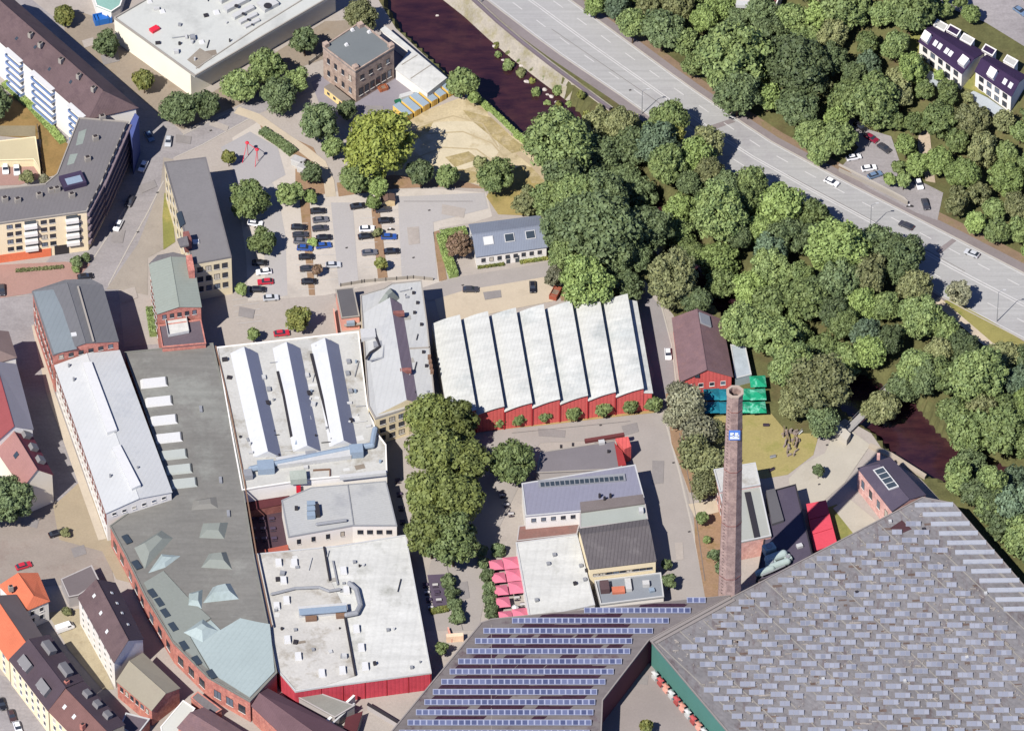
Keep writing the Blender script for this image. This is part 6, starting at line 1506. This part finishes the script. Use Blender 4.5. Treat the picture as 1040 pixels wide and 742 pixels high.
PINK = surf('pink_canvas', c(244, 138, 160), .05, .3, 2, c(236, 118, 146), .6, .3)
PK = [(504, 572, 1.85, 'top of the left column'), (506.5, 585, 1.85, 'second of the left column'), (509, 597.7, 1.85, 'third of the left column'), (511, 610, 1.85, 'fourth of the left column'),
      (519.5, 570, 2.2, 'top of the right column'), (522.3, 582.5, 2.2, 'second of the right column'), (525, 595, 2.2, 'third of the right column'), (513.5, 624, 1.8, 'lowest left, at the solar roof'), (528.5, 622, 2.1, 'lowest right, at the solar roof')]
for x, y, r, l in PK: parasol(x, y, r, 3.2, PINK, 'square pink parasol beside the white flat roof, '+l, 'pink parasols of the beer garden', .14)
parasol(523, 615, 1.0, 2.6, WMETAL, 'small white parasol among the pink ones', 'pink parasols of the beer garden', .1, 6)
GREENC = surf('green_canvas', c(30, 176, 128), .08, .5, 2, c(150, 226, 200), .8, .5, thr=.5); SHADEGC = surf('shaded_green_canvas', c(30, 130, 150), .1, .5, 2, c(60, 170, 176), .6, .35)  # teal is the green canvas with tree shade put into its colour
nn_ = 0
for j in range(3):
    for i in range(4):
        if j == 0 and i < 3: continue
        x, y = 723+i*15.6, 386+j*13.2
        nn_ += 1
        parasol(x, y, 2.2, 3.3, SHADEGC if i < 2 else GREENC, '%s parasol below the restaurant, %s row, %s from the left' % ('teal shaded' if i < 2 else 'bright green', ('upper', 'middle', 'lower')[j], 'first second third fourth'.split()[i]), 'green parasols of the restaurant', .07)
def table_set(px, py, label, group, topm, chairm, ang=.1):
    p = P(px, py, .75); X, Y = p.x, p.y
    th = thing('cafe_table', label, 'table', (X, Y, 0), group); part(th, 'top', MB().box((X, Y, .7), 1.5, .8, .05, ang), topm); part(th, 'leg', MB().box((X, Y, 0), .12, .5, .7, ang), DMETAL)
    for sy, wd in ((-1, 'lower'), (1, 'upper')):
        b = thing('bench', '%s bench of the %s' % (wd, label), 'bench', (X-.75*sy*math.sin(ang)*1, Y+.75*sy, 0), group+' benches')
        BX, BY = b.location.x, b.location.y
        part(b, 'seat', MB().box((BX, BY, .42), 1.5, .32, .05, ang), chairm); part(b, 'leg', MB().box((BX, BY, 0), 1.2, .08, .42, ang), DMETAL)
DT = plain('dark_table_top', c(92, 78, 100), .5); DCH = plain('dark_bench_wood', c(74, 62, 78), .6); WT = plain('white_table_top', c(220, 216, 214), .4)
OD = 'first second third fourth'.split()
for j in range(4):
    for i in range(2): table_set(432+i*10+j*1.8, 593+j*7.6, 'cafe table by the white factory, row %s, %s' % (OD[j], ('left', 'right')[i]), 'dark cafe tables', WT if (i+j) % 2 else DT, DCH)
for j in range(3):
    for i in range(3): table_set(256+i*10+j*1.2, 526+j*10, 'dark table in the sunken courtyard, row %s, %s' % (OD[j], ('left', 'middle', 'right')[i]), 'courtyard tables', DT, DCH)
for j in range(3): table_set(510+j*4.5, 502+j*9.5, 'table left of the blue-grey hall, %s from the top' % OD[j], 'tables under the trees', WT, DCH)
for j in range(2): table_set(525+j*6, 606+j*7, 'white table among the pink parasols, %s from the top' % OD[j], 'beer garden tables', WT, DCH)
for j in range(4): table_set(404+j*1.6, 487+j*14, 'table in the alley left of the tree clump, %s from top' % OD[j], 'alley tables', DT, DCH)
# ------------------------------------------------------------------ containers, cabins, skips
YEL = surf('yellow_container_steel', cw(228, 190, 100), .08); BLR = surf('pale_blue_container_roof', c(176, 194, 206), .05, rib=(.5, .5, .1))
for k in range(6):
    s_ = k/5; px, py = 409+s_*43, 112-s_*25; p = P(px, py-2, 2.6); an = pxang(43, -25)
    th = thing('shipping_container', 'yellow container with pale blue roof, %s from the left in the slanting row' % 'first second third fourth fifth sixth'.split()[k], 'container', (p.x, p.y, 0), 'yellow containers by the river')
    part(th, 'body', MB().box((p.x, p.y, 0), 2.35, 6.0, 2.2, an), YEL); rf = part(th, 'roof', MB().box((p.x, p.y, 2.2), 2.3, 5.95, .12, an, (.97, .99)), BLR)
    ca, sa = math.cos(an), math.sin(an); q = (p.x+sa*3.02, p.y-ca*3.02, .15)
    d_ = part(th, 'door', MB().box((q[0], q[1], .15), 1.1, .06, 2.2, an), surf('ochre_door', cw(206, 164, 84)))
p = P(343, 95, 2.6); th = thing('site_cabin', 'long tan site cabin standing at the stone house', 'cabin', (p.x, p.y, 0)); an = pxang(24, 19)
part(th, 'body', MB().box((p.x, p.y, 0), 8.8, 2.5, 2.6, an), surf('tan_cabin_wall', cw(226, 200, 140))); part(th, 'roof', MB().box((p.x, p.y, 2.6), 9.0, 2.7, .25, an, (.98, .9)), surf('brownish_cabin_roof', c(150, 140, 128)))
ca, sa = math.cos(an), math.sin(an)
for k in (-2.6, 0, 2.6): part(th, 'window', MB().box((p.x+k*ca+1.27*sa, p.y+k*sa-1.27*ca, 1.0), 1.1, .08, .9, an), GLASS)
def skip(px, py, ang, L, w, h, mat, label, name='skip', fill=None):
    p = P(px, py, h*.7); th = thing(name, label, 'skip', (p.x, p.y, 0))
    o = [(p.x+x*math.cos(ang)-y*math.sin(ang), p.y+x*math.sin(ang)+y*math.cos(ang)) for x, y in ((-L/2, -w/2), (L/2, -w/2), (L/2, w/2), (-L/2, w/2))]
    part(th, 'body', MB().ring(o, offset(o, -.12), .1, h).prism(offset(o, -.1), .1, .3), mat)
    part(th, 'load', MB().prism(offset(o, -.13), .3, h*.7), fill or surf('rubble', c(150, 130, 112), .25, 1, 3))
    for k in (-.3, .3): part(th, 'rib', MB().box((p.x+k*L*math.cos(ang), p.y+k*L*math.sin(ang), .1), .14, w+.16, h-.1, ang), mat)
skip(104, 18, .3, 5, 3, 2.2, plain('blue_skip_paint', c(50, 130, 220), .5), 'bright blue covered skip at the corner of the white warehouse', fill=plain('blue_tarpaulin', c(40, 120, 214), .5))
skip(564, 297, 1.2, 4.2, 2.2, 1.6, plain('rusty_orange_paint', c(186, 96, 70), .6), 'rusty orange skip at the right end of the pale yard')
skip(389, 89, .45, 2.6, 1.8, 1.2, plain('orange_skip_paint', c(204, 120, 80), .6), 'small orange skip before the stone house wall')
p = P(413, 97, 1.5); th = thing('trailer', 'green trailer with white cover on the stone house forecourt', 'trailer', (p.x, p.y, 0))
part(th, 'bed', MB().box((p.x-.6, p.y-1.4, .5), 5.5, 2.0, .7, .4), plain('green_paint', c(40, 120, 84), .5)); part(th, 'cover', MB().box((p.x, p.y, .6), 4.2, 1.8, 1.4, .4, (.9, .8)), WMETAL)
for k in (-1.5, 1.5): part(th, 'wheel', MB().tube((p.x+k-.6, p.y-2.3, .4), (p.x+k-.6, p.y-2.1, .4), .4, n=12), TYRE)
# shed at the car park top
t = gable('shed', 'small brown-roofed wooden shed at the top of the right parking row', 'shed', [(388, 205), (401, 203), (400, 197), (387, 199)], 2.4, .7, surf('tan_plank_wall', cw(222, 196, 150)), surf('brown_shed_roof', c(128, 104, 92), .1), over=.2)
for k, (px, py) in enumerate(((303, 163), (309, 170))):
    p = P(px, py, 1.6); th = thing('market_stall', 'white box stall by the play court, %s' % ('upper', 'lower')[k], 'stall', (p.x, p.y, 0)); part(th, 'body', MB().box((p.x, p.y, 0), 3.4, 2.4, 2.0, -.5), ACW); part(th, 'roof', MB().box((p.x, p.y, 2.0), 3.8, 2.8, .25, -.5, (.9, .8)), surf('pale_stall_roof', c(206, 204, 200)))
# red steel frame on the play court
p0 = P(254, 160); th = thing('climbing_frame', 'red steel climbing frame on the play court', 'climbing frame', (p0.x, p0.y, 0))
a, b, d_, e = P(246, 166), P(259, 170), P(262, 164), P(252, 158)
ta, tb = P(251, 145, 4.5), P(261, 152, 4.5)
part(th, 'post', MB().tube(a, ta, .08), REDP2); part(th, 'post', MB().tube(e, ta, .08), REDP2); part(th, 'post', MB().tube(b, tb, .08), REDP2); part(th, 'post', MB().tube(d_, tb, .08), REDP2)
part(th, 'beam', MB().tube(ta, tb, .08), REDP2)
for q in (ta, tb): part(th, 'cap', MB().ball(q, .6, .6, .35, 8, 6), REDP2)
# lamp posts
def lamp(px, py, h, label, dx=1.6):
    g = G(px, py); X, Y, Z = g; th = thing('street_lamp', label, 'street lamp', tuple(g), 'street lamps')
    part(th, 'pole', MB().tube((X, Y, Z), (X, Y, Z+h), .14, .08, 8), METAL); ar = part(th, 'arm', MB().tube((X, Y, Z+h), (X+dx, Y+.5, Z+h+.3), .07), METAL); part(ar, 'lantern', MB().box((X+dx, Y+.5, Z+h+.2), .9, .35, .16), WMETAL)
lamp(1012.5, 326.5, 11.5, 'tall white street lamp at the road edge beside the riverside path'); lamp(489, 16, 9, 'street lamp on the river wall at the top of the road')
lamp(652, 116, 9, 'street lamp between road and wood near the river bend'); lamp(884, 232, 9, 'street lamp at the lower road edge opposite the side street')
# river wall, bridge, rocks
WB = [(437, -8), (470, 18), (495, 41), (520, 62), (548, 84), (575, 104), (610, 130)]
SW = surf('pale_stone_embankment', cw(160, 153, 140), .18, .4, 2, cw(128, 122, 94), .9, .2, thr=.47)
base = [P(x, y, -4.4) for x, y in WB]; top = []
for i, v in enumerate(base):
    d = (base[min(i+1, len(base)-1)]-base[max(i-1, 0)]).normalized(); n = Vector((-d.y, d.x, 0)); n = n if n.y > 0 else -n
    top.append(Vector((v.x, v.y, .5))+n*3.6)
th = thing('river_wall', 'pale stone embankment wall between river and road', 'wall', (base[2].x, base[2].y, -4.4))
mb = MB(); n_ = len(base)
mb.add(base+top+[v+Vector((.9, 1.0, 0)) for v in top]+[v+Vector((.9, 1.0, -3)) for v in top], [(k*n_+i, k*n_+i+1, (k+1)*n_+i+1, (k+1)*n_+i) for k in range(3) for i in range(n_-1)])
part(th, 'face', mb, SW)
cpm = MB()
for a, b in zip(top, top[1:]):
    d = (b-a).normalized(); n = Vector((-d.y, d.x, 0))*.35
    cpm.prism([tuple(v[:2]) for v in (a-n, b-n, b+n, a+n)], .4, 1.2)
part(th, 'parapet', cpm, surf('mauve_parapet', c(140, 128, 134), .06))
rr = random.Random(21)
k = 0
for px, py in ((444, 16), (503, 47), (507, 55), (511, 61), (514, 62), (519, 67), (530, 67), (533, 74), (535, 83), (553, 91), (556, 96), (560, 98), (565, 104)):
    k += 1; p = P(px, py, -3.9); mb = MB(); r_ = rr.uniform(.4, .9)
    mb.ball((p.x, p.y, -3.95), r_, r_*rr.uniform(.6, 1), r_*.5, 7, 5); mb.v = [(x+rr.uniform(-.12, .12), y+rr.uniform(-.12, .12), z+rr.uniform(-.1, .1)) for x, y, z in mb.v]
    solo('rock', 'pale rock in the river under the embankment, %s of the string from the top left' % 'first second third fourth fifth sixth seventh eighth ninth tenth eleventh twelfth thirteenth'.split()[k-1], 'rock', mb, surf('bleached_rock', c(226, 216, 206), .08), (p.x, p.y, -4), 'rocks at the river wall')
a, b = P(858, 440, .6), P(906, 392, .6)
th = thing('footbridge', 'narrow grey footbridge over the river beyond the plaza', 'footbridge', ((a.x+b.x)/2, (a.y+b.y)/2, 0)); d = (b-a).normalized(); n = Vector((-d.y, d.x, 0))
part(th, 'deck', MB().obox(a-n*1.1, d*(b-a).length, n*2.2, (0, 0, .3)), surf('grey_deck', c(186, 182, 176), .06))
for s_ in (-1, 1):
    rl = MB().obox(a+n*(1.08*s_)-n*.03+Vector((0, 0, 1.2)), d*(b-a).length, n*.07, (0, 0, .07)); k = 0
    while k < (b-a).length: rl.box(tuple(a+n*(1.08*s_)+d*k)[:2]+(.85,), .06, .06, .4); k += 1.6
    part(th, 'railing', rl, METAL)
mbb = MB()
q = [P2(*v) for v in [(848, 432), (853, 424), (887, 450), (883, 456)]]
solo('plaza_wall', 'pale concrete wall at the river end of the plaza', 'wall', MB().prism([P2(x, y, 2.2) for x, y in [(846, 437), (851, 428), (864, 440), (860, 447)]], -.2, 2.2, True), surf('pale_concrete_block', c(222, 214, 198), .05), tuple(P(855, 440)))
solo('river_parapet', 'low stone parapet above the river beside the engine house', 'wall', MB().prism([P2(*v) for v in [(884, 452), (906, 462), (941, 484), (939, 487), (904, 466), (882, 455)]], -1, 1.0), surf('pale_stone', c(206, 192, 170), .08), tuple(P(912, 470)))
# timber and stone pile on the lawn
rr = random.Random(4); p = P(803, 450); th = thing('rubble_pile', 'pile of grey stones and timber on the lawn below the wood', 'rubble pile', tuple(p))
mb = MB()
for k in range(26):
    q = P(796+rr.uniform(0, 14), 436+rr.uniform(0, 28)); mb.box((q.x, q.y, 0), rr.uniform(.4, 2.2), rr.uniform(.3, .7), rr.uniform(.3, 1.1), rr.uniform(0, 3), (.8, .8))
part(th, 'stones', mb, surf('grey_rubble', c(172, 156, 146), .15, .5, 2))
mb = MB()
for k in range(5): q = P(795+k*3, 445+k*3); mb.obox((q.x, q.y, .9), (rr.uniform(-1, 1), 3.5, .3), (.25, 0, 0), (0, 0, .25))
part(th, 'timber', mb, surf('weathered_timber', c(150, 130, 112)))
# garden seats on the lawn
for k, (px, py) in enumerate(((778, 433), (785, 465), (784, 478), (813, 440))):
    p = P(px, py); th = thing('bench', ('dark bench in the middle of the dry lawn', 'grey bench on the lawn below the rubble pile', 'dark bench at the lower edge of the lawn', 'white bench under the wood edge by the lawn')[k], 'bench', tuple(p))
    part(th, 'seat', MB().box((p.x, p.y, .42), 1.7, .5, .06, .3*k), (DCH, METAL, DCH, ACW)[k]); part(th, 'backrest', MB().box((p.x, p.y+.25, .5), 1.7, .06, .5, .3*k), (DCH, METAL, DCH, ACW)[k]); part(th, 'leg', MB().box((p.x, p.y, 0), 1.4, .1, .42, .3*k), DMETAL)
# walls and fences
def fence(label, pts, h, mat, t=.15, name='fence', cat='fence', posts=True):
    q = [P(x, y) for x, y in pts]; th = thing(name, label, cat, tuple(q[0]))
    mb = MB(); ps = MB()
    for a, b in zip(q, q[1:]):
        d = (b-a).normalized(); n = Vector((-d.y, d.x, 0))*t/2
        mb.prism([tuple(v[:2]) for v in (a-n, b-n, b+n, a+n)], .05, h)
    part(th, 'panel', mb, mat)
    if posts:
        for a, b in zip(q, q[1:]):
            k = 0
            while k < (b-a).length: v = a+(b-a).normalized()*k; ps.box((v.x, v.y, 0), t+.12, t+.12, h+.1); k += 3
        part(th, 'posts', ps, DMETAL)
fence('low wire fence between car park and the works roofs', [(346, 291), (370, 287), (420, 283), (440, 285)], 1.2, CONC, .1); fence('salmon wall beside the small grey-roofed building', [(339, 318), (343, 346)], 1.8, surf('salmon_wall', c(222, 150, 128)), .25, 'wall', 'wall', False)
fence('retaining wall between main road and hill lane', [(852, 174), (886, 190), (922, 208)], 1.3, CONC, .3, 'wall', 'wall', False); fence('garden wall on the sandy bank right of the sandy circle', [(496, 116), (520, 138), (532, 140)], 1.0, surf('pale_stone', c(206, 192, 170)), .5, 'wall', 'wall', False)
fence('long pale fence along the warehouse yard', [(314, 66), (372, 24)], 1.4, CONC, .2); fence('wooden fence along the apartment garden', [(38, 130), (40, 146), (44, 180)], 1.4, surf('weathered_timber', c(150, 130, 112)), .12)
fence('thin fence along the top of the yellow containers', [(404, 126), (458, 96)], 1.0, surf('rusty_pipe', c(150, 118, 96)), .1); fence('crimson low wall strip at the lane below the ball tree', [(455, 640), (459, 652)], 1.4, surf('salmon_wall', c(222, 150, 128)), .3, 'wall', 'wall', False)
solo('notice_board', 'cream board stand at the edge of the left solar roof', 'board', MB().box(tuple(P(462, 650)), 4.5, 1.2, 2.2, .1), surf('cream_board', cw(232, 200, 170)), tuple(P(462, 650)))
# ------------------------------------------------------------------ camera, sun, sky
cam = bpy.data.cameras.new('camera'); co = bpy.data.objects.new('camera', cam); COL.objects.link(co)
cam.sensor_fit = 'HORIZONTAL'; cam.angle = HF; cam.clip_start = 10; cam.clip_end = 9000
co.location = CAM; co.rotation_euler = (math.pi/2-TH, 0, 0); SC.camera = co
sdir = Vector((-.52, -.70, 1.0)).normalized()
sun = bpy.data.lights.new('sun', 'SUN'); sun.energy = 5.0; sun.angle = math.radians(.5); sun.color = (1.0, .955, .91)
so = bpy.data.objects.new('sun', sun); COL.objects.link(so); so.rotation_euler = sdir.to_track_quat('Z', 'Y').to_euler()
so.location = (-100, -150, 250)
w = bpy.data.worlds.new('World'); SC.world = w; w.use_nodes = True
nt = w.node_tree; bg = nt.nodes['Background']; sky = nt.nodes.new('ShaderNodeTexSky'); sky.sky_type = 'NISHITA'; sky.sun_disc = False
sky.sun_elevation = math.asin(sdir.z); sky.sun_rotation = math.atan2(sdir.x, sdir.y)
sky.altitude = 6000; sky.air_density = 1.0; sky.dust_density = .1; sky.ozone_density = 6.0
tint = nt.nodes.new('ShaderNodeMix'); tint.data_type = 'RGBA'; tint.blend_type = 'MULTIPLY'; tint.inputs[0].default_value = 1; tint.inputs[7].default_value = (1.06, .91, 1.03, 1)
nt.links.new(sky.outputs[0], tint.inputs[6]); nt.links.new(tint.outputs[2], bg.inputs[0]); bg.inputs[1].default_value = .12
SC.view_settings.view_transform = 'Standard'; SC.view_settings.look = 'None'; SC.view_settings.exposure = .80; SC.view_settings.gamma = 1
SC.view_settings.use_curve_mapping = False
